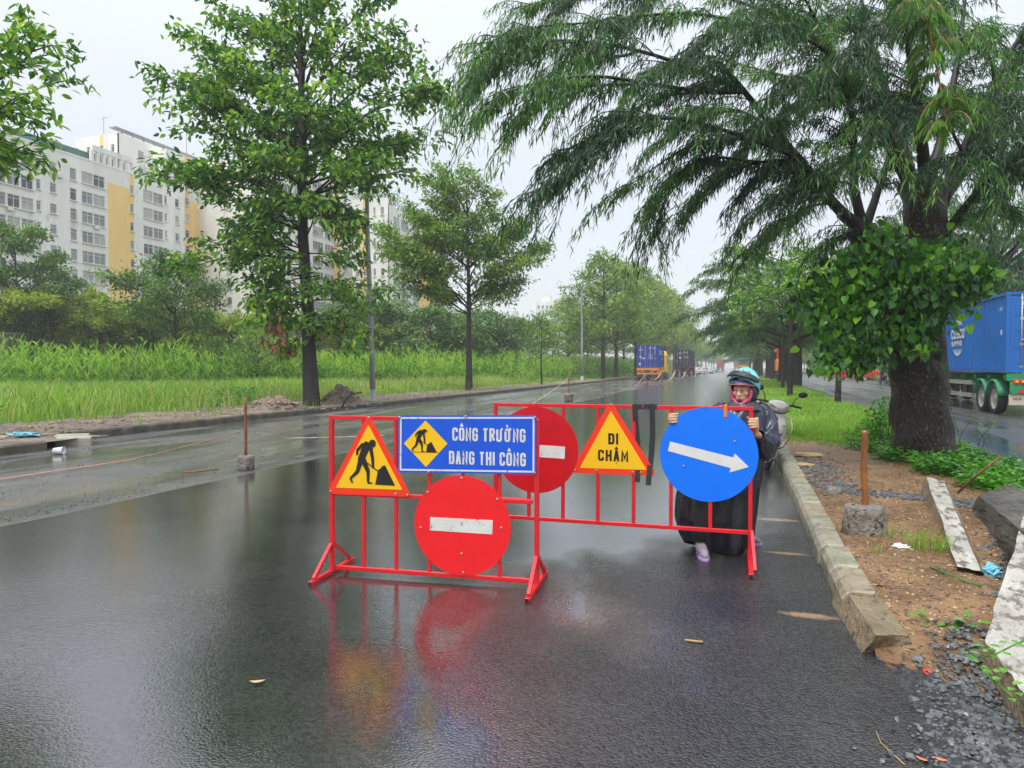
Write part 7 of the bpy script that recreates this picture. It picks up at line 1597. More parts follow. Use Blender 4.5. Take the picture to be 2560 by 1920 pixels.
# helmet
hm = Matrix.Rotation(R(13), 3, 'Y') @ Matrix.Rotation(R(-38), 3, 'Z') @ Matrix.Rotation(R(-16), 3, 'X'); HM = HC + Vector((.022, .035, .046))
def he(x, y, z): return HM + hm @ Vector((x, y, z)) * 1.06
def helf(a_, t):
    ph = R(4) * 0 + (math.pi / 2) * t; c_, s_ = math.cos(a_), math.sin(a_); r_ = math.cos(ph); low = -.055 * (1 - t) * max(0, s_) ** 1.2 - .022 * (1 - t) * abs(c_)
    return he(c_ * r_ * .124, s_ * r_ * .148, math.sin(ph) * .138 + low)
hel = shell('helmet', helf, 40, 14, 'teal', .012)
pk = []; nu, nv = 22, 4
for j in range(nv + 1):
    for i in range(nu + 1):
        a_ = R(-66 + 132 * i / nu); t = j / nv; k = .35 + .65 * math.cos(a_); rr = 1.02 + .13 * t * k; pk.append(he(math.sin(a_) * .124 * rr, -math.cos(a_) * .148 * rr, .044 - .050 * t * k - .014 * (1 - math.cos(a_))))
o = MB().add(pk, [(j * (nu + 1) + i, j * (nu + 1) + i + 1, (j + 1) * (nu + 1) + i + 1, (j + 1) * (nu + 1) + i) for j in range(nv) for i in range(nu)], 0, True).build('peak', M['helmet_peak'], person); s_ = o.modifiers.new('thick', 'SOLIDIFY'); s_.thickness = .012
for a_ in (-58, 0, 58):
    q = MB().sphere((0, 0, 0), (.009, .009, .009), 10, 7).build('stud', M['steel'] if False else M['eye_white'], person); q.location = he(math.sin(R(a_)) * .124 * 1.06, -math.cos(R(a_)) * .148 * 1.06, .040)
tx = MB()
def onhel(p):
    # p.x: metres along the shell from its front, p.z: height above the peak
    a_ = p.x / .13 + R(8); ph = .42 + p.z / .12; r_ = math.cos(ph); v = Vector((math.sin(a_) * r_ * .124, -math.cos(a_) * r_ * .148, math.sin(ph) * .138)); n_ = Vector((v.x / .124 ** 2, v.y / .148 ** 2, v.z / .138 ** 2)).normalized(); return HM + hm @ (v * 1.06 + n_ * (.0022 - p.y))
letters(tx, 'CLEAR', -.03, .0, .020, .0135, .0030, 0, gap=.004, xf=onhel); tx.build('lettering', M['black_print'], person)
# poncho: body
rings = [(1003, 1838, 1884, .085, .02), (1010, 1820, 1902, .105, .03), (1020, 1802, 1916, .13, .03), (1038, 1785, 1926, .155, .03), (1070, 1768, 1926, .175, .03), (1110, 1748, 1918, .19, .02), (1150, 1726, 1908, .20, .01), (1200, 1704, 1899, .205, 0), (1250, 1694, 1892, .21, 0), (1300, 1690, 1886, .215, -.01), (1335, 1696, 1880, .205, -.02), (1362, 1712, 1866, .185, -.03)]
nu = 110; V = []
yy = np.linspace(1003, 1362, 46)
cols_ = [np.interp(yy, [r_[0] for r_ in rings], [r_[k] for r_ in rings]) for k in range(5)]
for j, y in enumerate(yy):
    xl, xr, ry, dy = cols_[1][j], cols_[2][j], cols_[3][j], cols_[4][j]; f = j / 45; L0, R0 = lp(xl, y, dy), lp(xr, y, dy); cx, rx = (L0.x + R0.x) / 2, (R0.x - L0.x) / 2
    for i in range(nu):
        a_ = 2 * math.pi * i / nu; fold = (math.sin(a_ * 7 + 1.3 + f * 1.2) * .35 + math.sin(a_ * 15 + 4 + f * 2.1) * .3 + mnoise.noise((math.cos(a_) * 2.4, math.sin(a_) * 2.4, f * 2.2)) * .9) * (.014 + .045 * f) + mnoise.noise((math.cos(a_) * 6, math.sin(a_) * 6, f * 9)) * .008
        zz = L0.z + (.05 * math.sin(a_ * 2 + .8) + .03 * mnoise.noise((math.cos(a_) * 2, math.sin(a_) * 2, 5))) * max(0, f - .7) / .3
        V.append((cx + math.cos(a_) * (rx + fold * .6), (L0.y + R0.y) / 2 + math.sin(a_) * (ry + fold), zz))
mb_ = MB()
for j in range(45):
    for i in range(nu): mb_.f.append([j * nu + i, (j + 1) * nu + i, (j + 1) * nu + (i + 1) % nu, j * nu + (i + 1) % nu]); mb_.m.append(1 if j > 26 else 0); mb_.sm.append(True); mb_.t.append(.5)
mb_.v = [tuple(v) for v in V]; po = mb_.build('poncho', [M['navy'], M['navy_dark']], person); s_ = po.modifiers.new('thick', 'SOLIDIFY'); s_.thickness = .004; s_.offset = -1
# cape collar under the hood
cv = []; 
for j in range(7):
    for i in range(40): a_ = 2 * math.pi * i / 40; t = j / 6; c_ = HC.lerp(lp(1858, 1025, .03), t) + Vector((0, .03 * (1 - t), -.05 * (1 - t))); cv.append(c_ + Vector((math.cos(a_) * (.088 + .085 * t ** 1.3) * (1 + .08 * math.sin(a_ * 6)), math.sin(a_) * (.085 + .07 * t), 0)))
o = MB().add(cv, [(j * 40 + i, (j + 1) * 40 + i, (j + 1) * 40 + (i + 1) % 40, j * 40 + (i + 1) % 40) for j in range(2, 6) for i in range(40)], 0, True).build('collar', M['navy'], person); s_ = o.modifiers.new('thick', 'SOLIDIFY'); s_.thickness = .004
def sleeve(path, rad, seed, drop=.0):
    n = 34; pts = []; rr = []
    for i in range(25):
        x = i / 24 * (len(path) - 1); k = min(int(x), len(path) - 2); f = x - k; pts.append(path[k].lerp(path[k + 1], f)); f2 = f * f * (3 - 2 * f); rr.append(rad[k] * (1 - f2) + rad[k + 1] * f2)
    m_ = MB().tube(pts, rr, n, caps=False)
    for i in range(len(m_.v)):
        row = i // n; c_ = pts[row]; v = Vector(m_.v[i]) - c_; k = 1 + .20 * mnoise.noise(v.normalized() * 2.6 + Vector((seed, row * .32, 0))) + .10 * math.sin(row * 1.1 + v.normalized().x * 5 + seed); v *= k
        if v.z < 0: v.z *= 1 + drop * math.sin(math.pi * min(1, row / 20))
        m_.v[i] = tuple(c_ + v)
    o = m_.build('sleeve', M['navy'], person); s_ = o.modifiers.new('thick', 'SOLIDIFY'); s_.thickness = .004; s_.offset = -1; return o
sleeve([lp(1888, 1018, .03), lp(1912, 1040, .02), lp(1922, 1085, -.06), lp(1916, 1118, -.16), w2.lerp(elR, .25) + Vector((.01, .02, -.01)), w2.lerp(elR, .12)], [.07, .088, .092, .088, .060, .050], 3, .45)
sleeve([lp(1812, 1018, .03), lp(1788, 1045, .0), lp(1760, 1085, -.06), lp(1748, 1112, -.10), w1.lerp(elL, .3), w1.lerp(elL, .15)], [.07, .085, .085, .075, .055, .045], 8, .4)
MB().tube([lp(1822, 1018, -.15), lp(1818, 1035, -.17), lp(1810, 1052, -.19)], .003, 5).build('drawstring', M['navy'], person)
# ================================================================== SCOOTER
M['scooter_white'] = pmat('pearl_white_plastic', (.62, .62, .58), rough=.22, coat=.5)
M['chrome'] = pmat('chrome', (.6, .6, .58), rough=.15, metal=1)
M['plastic_black'] = pmat('black_plastic', (.015, .015, .015), rough=.4)
M['lens'] = pmat('headlight_lens', (.55, .52, .42), (.30, .28, .22), scale=12, rough=.08)
ps = G(1915, 1172, 0)
sco = thing('scooter', 'white scooter with black mirrors parked against the median kerb behind the person', 'scooter', (ps.x, ps.y, -.0), R(4)); sco.rotation_euler = (0, R(11), R(4))
def wheel(parent, c, r, w, mt='rubber', mr_='grey_metal', axis='X'):
    t = MB().lathe([(r * .70, -w / 2 * .8), (r * .90, -w / 2), (r * .98, -w / 2 * .6), (r, 0), (r * .98, w / 2 * .6), (r * .90, w / 2), (r * .70, w / 2 * .8)], 28, axis=axis, close=False).build('wheel', M[mt], parent, c)
    m_ = MB().lathe([(r * .72, -w / 2 * .75), (r * .60, -w / 2 * .45), (r * .28, -w / 2 * .30), (r * .2, -w / 2 * .6), (.01, -w / 2 * .62)], 24, axis=axis, close=False); m_.lathe([(.01, w / 2 * .62), (r * .2, w / 2 * .6), (r * .28, w / 2 * .3), (r * .60, w / 2 * .45), (r * .72, w / 2 * .75)], 24, axis=axis, close=False); m_.build('rim', M[mr_], t); return t
def loft(rings_, mi=0, n=20, exp=2.6, caps=True):
    """rings: (cx, cy, cz, rx, ry) horizontal super-ellipses stacked in z"""
    m_ = MB(); 
    for (cx, cy_, cz, rx, ry) in rings_:
        for k in range(n):
            a_ = 2 * math.pi * k / n; c_, s_ = math.cos(a_), math.sin(a_); m_.v.append((cx + rx * math.copysign(abs(c_) ** (2 / exp), c_), cy_ + ry * math.copysign(abs(s_) ** (2 / exp), s_), cz))
    for j in range(len(rings_) - 1):
        for k in range(n): m_.f.append([j * n + k, j * n + (k + 1) % n, (j + 1) * n + (k + 1) % n, (j + 1) * n + k]); m_.m.append(mi); m_.sm.append(True); m_.t.append(.5)
    if caps: m_.f.append(list(range(n))[::-1]); m_.f.append([(len(rings_) - 1) * n + k for k in range(n)]); m_.m += [mi] * 2; m_.sm += [True] * 2; m_.t += [.5] * 2
    return m_
wheel(sco, (0, 0, .27), .27, .09); wheel(sco, (0, 1.25, .27), .27, .11)
fk = MB(); [fk.tube([(s * .07, .0, .27), (s * .06, .10, .62)], .018, 8) for s in (-1, 1)]; fk.build('fork', M['grey_metal'], sco)
fd = MB(); nf = 14
for j in range(nf + 1):
    a_ = R(-15 + 165 * j / nf)
    for k in range(5): s = (k - 2) / 2; fd.v.append((s * .065, -math.cos(a_) * .30 * (1 - .06 * abs(s) ** 2), .27 + math.sin(a_) * .30 * (1 - .10 * abs(s) ** 2)))
for j in range(nf):
    for k in range(4): q = j * 5 + k; fd.f.append([q, q + 1, q + 6, q + 5]); fd.m.append(0); fd.sm.append(True); fd.t.append(.5)
o = fd.build('front_fender', M['scooter_white'], sco); s_ = o.modifiers.new('thick', 'SOLIDIFY'); s_.thickness = .006
loft([(0, .16, .40, .05, .05), (0, .13, .50, .11, .09), (0, .11, .62, .16, .10), (0, .12, .74, .17, .10), (0, .15, .84, .13, .08), (0, .17, .88, .06, .05)]).build('front_fairing', M['scooter_white'], sco)
loft([(0, .24, .30, .12, .05), (0, .24, .42, .19, .05), (0, .24, .60, .21, .05), (0, .25, .76, .19, .05), (0, .25, .86, .12, .05)]).build('leg_shield', M['scooter_white'], sco)
loft([(0, .16, .86, .07, .05), (0, .12, .91, .13, .10), (0, .12, .97, .17, .12), (0, .15, 1.02, .14, .10), (0, .18, 1.055, .06, .05)]).build('handlebar_cover', M['scooter_white'], sco)
for s in (-1, 1):
    MB().add([(s * .012, -.022, .925), (s * .10, -.012, .985), (s * .158, .04, 1.00), (s * .15, .03, .955), (s * .03, -.016, .895)], [(0, 1, 2, 3, 4) if s > 0 else (4, 3, 2, 1, 0)]).build('headlight', M['lens'], sco)
    m_ = MB(); m_.tube([(s * .14, .18, 1.0), (s * .22, .20, 1.01), (s * .34, .26, 1.0)], [.016, .018, .018], 10); m_.build('handle_grip', M['plastic_black'], sco)
    m_ = MB().tube([(s * .20, .19, 1.01), (s * .22, .18, 1.10), (s * .27, .18, 1.16)], .007, 8); m_.sphere((s * .32, .18, 1.20), (.068, .018, .045), 16, 10, rot=Matrix.Rotation(s * R(-12), 3, 'Y')); m_.build('mirror', M['plastic_black'], sco)
    MB().tube([(s * .14, .20, .84), (s * .235, .16, .78), (s * .265, .14, .66), (s * .25, .14, .50), (s * .20, .18, .36), (s * .10, .22, .30)], .011, 8).build('crash_bar', M['chrome'], sco)
    MB().sphere((s * .13, .035, .70), (.03, .03, .012), 10, 6).build('indicator', M['lens'], sco)
MB().tube([(-.165, .06, .935), (-.10, .01, .885), (0, -.005, .865), (.10, .01, .885), (.165, .06, .935)], .010, 6).build('trim', M['plastic_black'], sco); MB().tube([(-.12, .03, .56), (0, -.01, .50), (.12, .03, .56)], .012, 6).build('trim', M['plastic_black'], sco); MB().box((0, .03, .78), (.05, .02, .035), bev=.006).build('emblem', M['chrome'], sco)
loft([(0, .70, .22, .12, .46), (0, .70, .30, .16, .48)]).build('footboard', M['plastic_black'], sco)
loft([(0, 1.12, .34, .12, .34), (0, 1.14, .50, .17, .42), (0, 1.16, .64, .17, .48), (0, 1.18, .70, .15, .46)]).build('rear_body', M['scooter_white'], sco)
loft([(0, 1.10, .70, .14, .40), (0, 1.10, .76, .15, .42), (0, 1.12, .79, .11, .36)]).build('seat', M['plastic_black'], sco)
MB().tube([(.12, .75, .25), (.24, .70, -.03 + .045)], .012, 8).build('side_stand', M['grey_metal'], sco)
# ================================================================== CONTAINERS AND LORRIES
M['cont_blue'] = pmat('bright_blue_container_paint', (.012, .145, .50), (.010, .12, .43), scale=.7, rough=.4, cc=(.05, .12, .25), cscale=2.5, cthr=(.64, .72))
M['cont_royal'] = pmat('royal_blue_container_paint', (.015, .05, .33), (.012, .045, .28), scale=.7, rough=.4)
M['cont_navy'] = pmat('dark_navy_container_paint', (.022, .032, .065), (.03, .04, .075), scale=.7, rough=.45)
M['cont_red'] = pmat('dull_red_container_paint', (.30, .045, .04), (.36, .06, .05), scale=.7, rough=.5)
M['lorry_green'] = pmat('green_chassis_paint', (.02, .30, .12), (.015, .24, .10), scale=1.5, rough=.4, cc=(.12, .10, .07), cscale=4, cthr=(.58, .68))
M['lorry_yellow'] = pmat('yellow_cab_paint', (.78, .50, .01), rough=.3)
M['lorry_orange'] = pmat('orange_chassis_paint', (.70, .24, .03), rough=.4)
M['lorry_red'] = pmat('red_cab_paint', (.55, .03, .02), rough=.3)
M['chassis_dark'] = pmat('dark_chassis', (.035, .035, .035), rough=.6)
M['white_print'] = pmat('white_print', (.72, .73, .74), rough=.5)
M['cream'] = pmat('cream_mud_flap', (.55, .48, .38), rough=.6)
M['tail_red'] = pmat('red_reflector', (.6, .02, .01), rough=.2)
M['amber'] = pmat('amber_lamp', (.8, .30, .02), rough=.2)
M['alu'] = pmat('aluminium_rail', (.45, .44, .38), rough=.4, metal=.4)
def container(lab, loc, L, mat, W=2.44, H=2.55, side_marks=None, door_marks=None, frame_mat=None, rz=0):
    """rear doors at y=0 facing -y, body running to +y; x 0..W"""
    t = thing('shipping_container', lab, 'container', loc, rz); m_ = MB(); p = .075
    for x in (.06, W - .06):
        for y in (.06, L - .06): m_.box((x, y, H / 2), (.12, .12, H - .02), bev=.008)
    for z in (.08, H - .05):
        for x in (.05, W - .05): m_.box((x, L / 2, z), (.10, L - .24, .14 if z < 1 else .09))
        for y in (.05, L - .05): m_.box((W / 2, y, z), (W - .24, .10, .14 if z < 1 else .09))
    m_.build('frame', M[frame_mat or mat], t)
    for sx in (0, 1):
        c_ = MB(); xs = .035 if sx == 0 else W - .035; dx = .036 * (1 if sx == 0 else -1); y = .12; prof = []
        while y < L - .13: prof += [(y, 0), (y + .07, 0), (y + .14, 1), (y + .21, 1)]; y += .28
        prof = [(min(a_, L - .12), b_) for a_, b_ in prof] + [(L - .12, 0)]
        c_.v = [(xs + dx * b_, a_, z) for a_, b_ in prof for z in (.15, H - .095)]
        for i in range(len(prof) - 1): q = 2 * i; c_.f.append([q, q + 2, q + 3, q + 1] if sx else [q + 1, q + 3, q + 2, q]); c_.m.append(0); c_.sm.append(False); c_.t.append(.5)
        c_.build('side_panel', M[mat], t)
    MB().box((W / 2, L / 2, H - .02), (W - .12, L - .12, .03)).build('roof', M[mat], t)
    for s in (0, 1):
        x0 = .12 + s * (W / 2 - .12) + .005; w = W / 2 - .13; d = MB(); d.box((x0 + w / 2, .05, H / 2 + .02), (w, .05, H - .26))
        for k in range(4): zc = .42 + k * (H - .5) / 4 + .02; d.box((x0 + w / 2, .022, zc), (w - .22, .012, .34), bev=.005)
        dr = d.build('door', M[mat], t)
        for q in (.27, .73):
            b = MB(); xx = x0 + w * q; b.cyl((xx, .0, .10), (xx, .0, H - .08), .020, n=8); [b.box((xx, .012, zz), (.09, .04, .07)) for zz in (.2, .9, 1.7, H - .2)]; b.box((xx + .09, -.02, 1.05), (.24, .02, .045)); b.build('lock_rod', M['alu'] if mat != 'cont_blue' else M['alu'], dr)
    if side_marks or door_marks:
        mk_ = MB()
        if side_marks: side_marks(mk_, L, W, H)
        if door_marks: door_marks(mk_, L, W, H)
        tag(mk_.build('markings', M['white_print'], t), kind='stuff')
    return t
def ell(mk_, f, cx, cz, rx, rz, w, k=0, a0=0, a1=360):
    pts = [(cx + rx * math.cos(R(a_)), cz + rz * math.sin(R(a_))) for a_ in np.linspace(a0, a1, 25)]; A_, B_ = ribbon(pts, w); v = []
    for a_, b_ in zip(A_, B_): v += [f(Vector((a_.x, -.0004 * k, a_.y))), f(Vector((b_.x, -.0004 * k, b_.y)))]
    mk_.add(v, [(2 * i, 2 * i + 1, 2 * i + 3, 2 * i + 2) for i in range(24)])
def cosco(mk_, f, cx, cz, s):
    letters(mk_, 'COSCO', cx - .56 * s, cz - .02 * s, .24 * s, .20 * s, .055 * s, 0, gap=.03 * s, xf=f)
    letters(mk_, 'SHIPPING', cx - .54 * s, cz - .20 * s, .13 * s, .115 * s, .034 * s, 0, gap=.02 * s, xf=f)
    for k, rx in enumerate((.46, .26, .08)):
        ell(mk_, f, cx, cz + .02 * s, rx * s, .42 * s, .045 * s, 2 + k, 42, 138); ell(mk_, f, cx, cz + .0 * s, rx * s, .42 * s, .045 * s, 2 + k, 222, 318)
CX0, CY0, CZ0 = 7.98, 26.1, 1.36
def sm1(mk_, L, W, H):
    f = lambda p: Vector((.006 + p.y * 1.0 - .02 + .0, L - p.x, p.z))
    # side logo about a quarter of the way from the front; f maps text x (left to right seen from the left) to decreasing... the viewer reads front at left
    g = lambda p: Vector((.028 + p.y, L - p.x, p.z)); cosco(mk_, g, L - 5.35, 1.30, 1.55)
    letters(mk_, '45G1', L - .75, H - .55, .10, .07, .018, 0, xf=g)
    mk_.box((.02, .5, 1.30), (.012, .10, .16))
def dm1(mk_, L, W, H):
    f = lambda p: Vector((p.x, .012 + p.y, p.z)); cosco(mk_, f, .80, H - .42, .62)
    mk_.box((.72, .013, 1.72), (.5, .006, .11)); mk_.box((.70, .013, .22), (.18, .006, .09)); letters(mk_, '45G1', 1.35, H - .40, .12, .08, .02, -.002, xf=f)
container('bright blue shipping container with white globe logo on the lorry behind the huge trunk', (CX0, CY0, CZ0), 12.19, 'cont_blue', side_marks=sm1, door_marks=dm1)
def trailer(name, lab, x0, y0, L, W, zt, frame_mat, axles, cab_y, cab_mat, wheel_r=.50, full=True, zrot=0, cabstyle=True):
    t = thing(name, lab, 'lorry', (x0, y0, 0), zrot); m_ = MB(); fz = zt - .14
    for x in (W / 2 - .45, W / 2 + .45): m_.box((x, L / 2, fz - .12), (.14, L, .34))
    for k in range(int(L / 1.5)): m_.box((W / 2, .4 + k * 1.5, fz), (W - .1, .12, .14))
    m_.box((W / 2, .03, fz), (W, .12, .22)); m_.build('chassis', M[frame_mat], t)
    for y in axles:
        for x in (.02 + .16, W - .18): wheel(t, (x, y, wheel_r), wheel_r, .30, 'rubber', 'alu')
    if full:
        for x in (.18, W - .18):
            g = MB(); y_ = sorted(axles)[:2]
            for y in y_:
                n = 9; b = len(g.v)
                for k in range(n + 1):
                    a_ = R(10 + 160 * k / n); g.v += [(x - .19, y + math.cos(a_) * .60, wheel_r + math.sin(a_) * .60), (x + .19, y + math.cos(a_) * .60, wheel_r + math.sin(a_) * .60)]
                for k in range(n): q = b + 2 * k; g.f.append([q, q + 1, q + 3, q + 2]); g.m.append(0); g.sm.append(True); g.t.append(.5)
            o = g.build('mudguard', M[frame_mat], t); s_ = o.modifiers.new('thick', 'SOLIDIFY'); s_.thickness = .05
    b = MB(); b.box((W / 2, -.02, .78), (W * .92, .10, .16)); [b.box((x, .06, 1.02), (.12, .10, .55)) for x in (W * .25, W * .75)]; b.build('rear_bumper', M[frame_mat], t)
    for x in (.38, W - .38):
        MB().box((x, -.045, 1.07), (.46, .06, .15), bev=.01).build('tail_light', M['tail_red'], t)
        MB().box((x, -.01, .52), (.62, .02, .34)).build('mud_flap', M['cream' if frame_mat == 'lorry_green' else 'chassis_dark'], t)
    if cab_y is not None:
        c_ = MB(); c_.box((W / 2, cab_y + 1.15, 1.95), (W - .04, 2.0, 2.5), bev=.12); c_.box((W / 2, cab_y + 1.3, 3.3), (W - .3, 1.4, .5), bev=.2); cb = c_.build('cab', M[cab_mat], t)
        MB().box((W / 2, cab_y + .14, 2.4), (W - .7, .02, .8)).build('rear_window', M['glass'], cb)
        for x in (.0, W): MB().box((x, cab_y + 1.5, 2.35), (.03, .9, .75)).build('side_window', M['glass'], cb)
        for x in (-.18, W + .18): MB().box((x, cab_y + 2.1, 2.5), (.10, .18, .55), bev=.02).build('side_mirror', M['plastic_black'], cb)
        for y in (cab_y - .7, cab_y + 1.5):
            for x in (.18, W - .18): wheel(t, (x, y, wheel_r), wheel_r, .30, 'rubber', 'alu')
        MB().box((W / 2, cab_y - .3, .85), (.9, 3.6, .3)).build('cab_chassis', M['chassis_dark'], t)
    return t
tr_ = trailer('container_lorry', 'green framed container lorry driving in spray on the opposite road at right', CX0, CY0 - .1, 12.3, 2.44, CZ0, 'lorry_green', [1.35, 2.65], 13.2, 'lorry_red')
b = MB()
for z in (.98, .52): [b.box((x, 6.0, z), (.06, 4.6, .15)) for x in (.06, 2.38)]
b.build('side_rail', M['alu'], tr_)
b = MB(); [b.box((x, 8.9, .75), (.16, .16, 1.1)) for x in (.3, 2.14)]; [b.bar((.1, 4 + k, .5), (.1, 4 + k, 1.05), .05, .05) for k in (0, 2, 4)]; b.build('support_leg', M['chassis_dark'], tr_)
b = MB(); b.box((.45, -.05, .93), (.75, .03, .30)); b.build('lamp_box', M['lorry_green'], tr_)
for x in (.25, .42, .58): MB().lathe([(.055, 0), (.055, -.02), (.02, -.03)], 12, axis='Y').build('round_lamp', M['amber'], tr_, (x, -.09, 1.07))
b = MB(); b.box((.78, -.075, .78), (.3, .012, .12)); b.build('white_reflector', M['white_print'], tr_); MB().box((1.0, -.076, .78), (.14, .012, .12)).build('red_reflector', M['tail_red'], tr_); MB().prism([(.28, .73), (.48, .73), (.38, .86)], -.09, -.078).build('red_triangle', M['tail_red'], tr_)
tx = MB(); letters(tx, 'HOA LOI', .18, .50, .085, .07, .016, -.024, gap=.012); tx.build('lettering', M['black_print'], tr_)
# spray behind the wheels is real drifting water: a few thin wisps are left to the haze
# yellow-cabbed lorry with royal blue container, on the old asphalt
pz = G(1592, 951, 0); yx, yy_ = pz.x + .0, pz.y
def dmb(mk_, L, W, H):
    f = lambda p: Vector((p.x, .010 + p.y, p.z)); letters(mk_, '451 452', 1.30, H - .42, .13, .09, .025, 0, xf=f)
    for k, z in enumerate((1.45, 1.30, 1.15, 1.0)): letters(mk_, ('45210', '24120', '15500', '25120')[k], 1.30, z, .08, .07, .02, 0, xf=f)
    letters(mk_, 'KEE', .25, H - .60, .13, .10, .03, 0, xf=f); mk_.box((.35, .010, .45), (.22, .006, .26)); mk_.box((.75, .010, 1.10), (.16, .006, .18)); mk_.box((.40, .010, 1.25), (.18, .006, .22))
def smb(mk_, L, W, H): 
    g = lambda p: Vector((W - .006 - p.y, p.x, p.z)); letters(mk_, 'HORNE' if False else 'ONE', 1.5, 1.5, .6, .5, .14, 0, xf=g)
container('royal blue shipping container on the yellow cabbed lorry', (yx, yy_, 1.42), 6.06, 'cont_royal', door_marks=dmb, H=2.6, side_marks=lambda mk_, L, W, H: [letters(mk_, 'CNNE', .9, 1.45, .55, .62, .14, 0, xf=(lambda p: Vector((W - .02 - p.y, p.x, p.z)))), mk_.box((W - .02, 3.6, 1.05), (.012, .7, .18))])
trailer('container_lorry', 'parked lorry with yellow cab and orange trailer frame at the left of the road', yx, yy_ - .15, 9.0, 2.44, 1.42, 'lorry_orange', [1.0, 2.3, 3.6], 9.6, 'lorry_yellow')
pz2 = G(1686, 941, 0)
container('dark navy shipping container on the second parked lorry', (pz2.x, pz2.y, 1.42), 12.19, 'cont_navy', H=2.89, door_marks=lambda mk_, L, W, H: [letters(mk_, '4510 45', 1.15, H - .55, .16, .10, .03, 0, xf=(lambda p: Vector((p.x, .010 + p.y, p.z)))), letters(mk_, '45G1', 1.45, 1.55, .24, .2, .05, 0, xf=(lambda p: Vector((p.x, .010 + p.y, p.z)))), mk_.box((.9, .010, 1.6), (.34, .006, .34)), mk_.box((.85, .010, 2.3), (.2, .006, .25)), mk_.box((.4, .010, 1.0), (.2, .006, .2))])
trailer('container_lorry', 'second parked lorry under the dark navy container', pz2.x, pz2.y - .15, 12.3, 2.44, 1.42, 'chassis_dark', [1.3, 2.6], 12.8, 'lorry_red', full=False)
pr1 = D(1799, 917, 250); container('dull red shipping container far down the road right of the taxi', (pr1.x - 1, pr1.y, 1.4), 12.19, 'cont_red', H=2.7)
trailer('container_lorry', 'distant lorry under the first dull red container', pr1.x - 1, pr1.y - .1, 12.3, 2.44, 1.4, 'chassis_dark', [1.3, 2.6], None, 'lorry_red', full=False)
pr2 = D(1840, 917, 330); container('faint red shipping container deep in the haze beside the road roller', (pr2.x - 1, pr2.y, 1.4), 12.19, 'cont_red', H=2.7)
trailer('container_lorry', 'distant lorry under the faint red container', pr2.x - 1, pr2.y - .1, 12.3, 2.44, 1.4, 'chassis_dark', [1.3, 2.6], None, 'lorry_red', full=False)
# ---- small traffic
M['taxi_teal'] = pmat('teal_car_paint', (.10, .42, .42), rough=.25, coat=.5)
M['car_white'] = pmat('white_car_paint', (.65, .65, .65), rough=.25, coat=.5)
def car(name, lab, p, mat, rz=0, roof=None, group=None, s=1):
    t = thing(name, lab, 'car', p, rz, group); W, L = 1.74 * s, 4.2 * s
    prof = [(-L / 2, .35), (-L / 2 + .02, .82), (-L / 2 + .35, .95), (-L / 2 + .75, 1.42), (.35, 1.50), (1.05, 1.02), (L / 2 - .15, .86), (L / 2, .62), (L / 2, .35)]
    m_ = MB(); n = len(prof); k_ = [(-1, .0), (-1, .0)]
    for x, ins in ((-W / 2, 0), (W / 2, 0)):
        for (y, z) in prof: q = .14 if z > 1.2 else 0; m_.v.append((x - math.copysign(q, x), y, z * s))
    m_.f = [list(range(n))[::-1], [n + i for i in range(n)]] + [[i, (i + 1) % n, n + (i + 1) % n, n + i] for i in range(n)]; m_.m = [0] * len(m_.f); m_.sm = [False] * len(m_.f); m_.t = [.5] * len(m_.f); m_.build('body', M[mat], t)
    MB().add([(-W / 2 + .15, -L / 2 + .36, 1.0), (W / 2 - .15, -L / 2 + .36, 1.0), (W / 2 - .24, -L / 2 + .70, 1.38), (-W / 2 + .24, -L / 2 + .70, 1.38)], [(0, 1, 2, 3)]).build('rear_window', M['glass'], t)
    for sx in (-1, 1):
        MB().box((sx * (W / 2 + .0), -.2, 1.18), (.03, 1.7, .30)).build('side_window', M['glass'], t); MB().box((sx * (W / 2 - .2), -L / 2 - .01, .78), (.3, .05, .14)).build('tail_light', M['tail_red'], t)
        for y in (-1.3, 1.3): wheel(t, (sx * (W / 2 - .12), y, .31), .31, .20, 'rubber', 'alu')
    MB().box((0, -L / 2 - .01, .55), (.5, .02, .12)).build('number_plate', M['white_print'], t)
    if roof: MB().box((0, 0, 1.58), (.5, .22, .14), bev=.02).build('roof_sign', M[roof], t)
    return t
pt = D(1784, 917, 190); car('taxi', 'teal and white taxi driving away beyond the dark container', (pt.x, pt.y, 0), 'taxi_teal', roof='white_print')
for i, (x, z, l_) in enumerate(((1741, 150, 'white car parked under the trees right of the dark container'), (1729, 140, 'white car nearest the dark container, half hidden'), (1762, 165, 'white car under the trees left of the taxi'))):
    p = D(x, 917, z); car('parked_car', l_, (p.x, p.y, 0), 'car_white', rz=R(70), group='white cars under the left trees')
# road roller seen from behind, above the helmet
pl = D(1860, 917, 120); ro = thing('road_roller', 'yellow road roller with a cab roof standing far ahead above the helmet', 'road roller', (pl.x, pl.y, 0))
M['roller_yellow'] = pmat('roller_yellow', (.75, .42, .02), rough=.4)
MB().lathe([(.62, -.95), (.65, -.9), (.65, .9), (.62, .95)], 24, axis='X').build('drum', M['grey_metal'], ro, (0, 2.6, .65))
[wheel(ro, (s * .75, 0, .7), .7, .5, 'rubber', 'roller_yellow') for s in (-1, 1)]
MB().box((0, .6, 1.35), (1.6, 2.4, .7), bev=.08).build('body', M['roller_yellow'], ro); m_ = MB(); m_.box((0, .9, 2.9), (1.9, 1.9, .12), bev=.03); [m_.box((x, y, 2.25), (.08, .08, 1.2)) for x in (-.8, .8) for y in (.1, 1.7)]; m_.build('cab_frame', M['taxi_teal'], ro); MB().box((0, .14, 2.25), (1.5, .03, 1.0)).build('cab_window', M['glass'], ro)
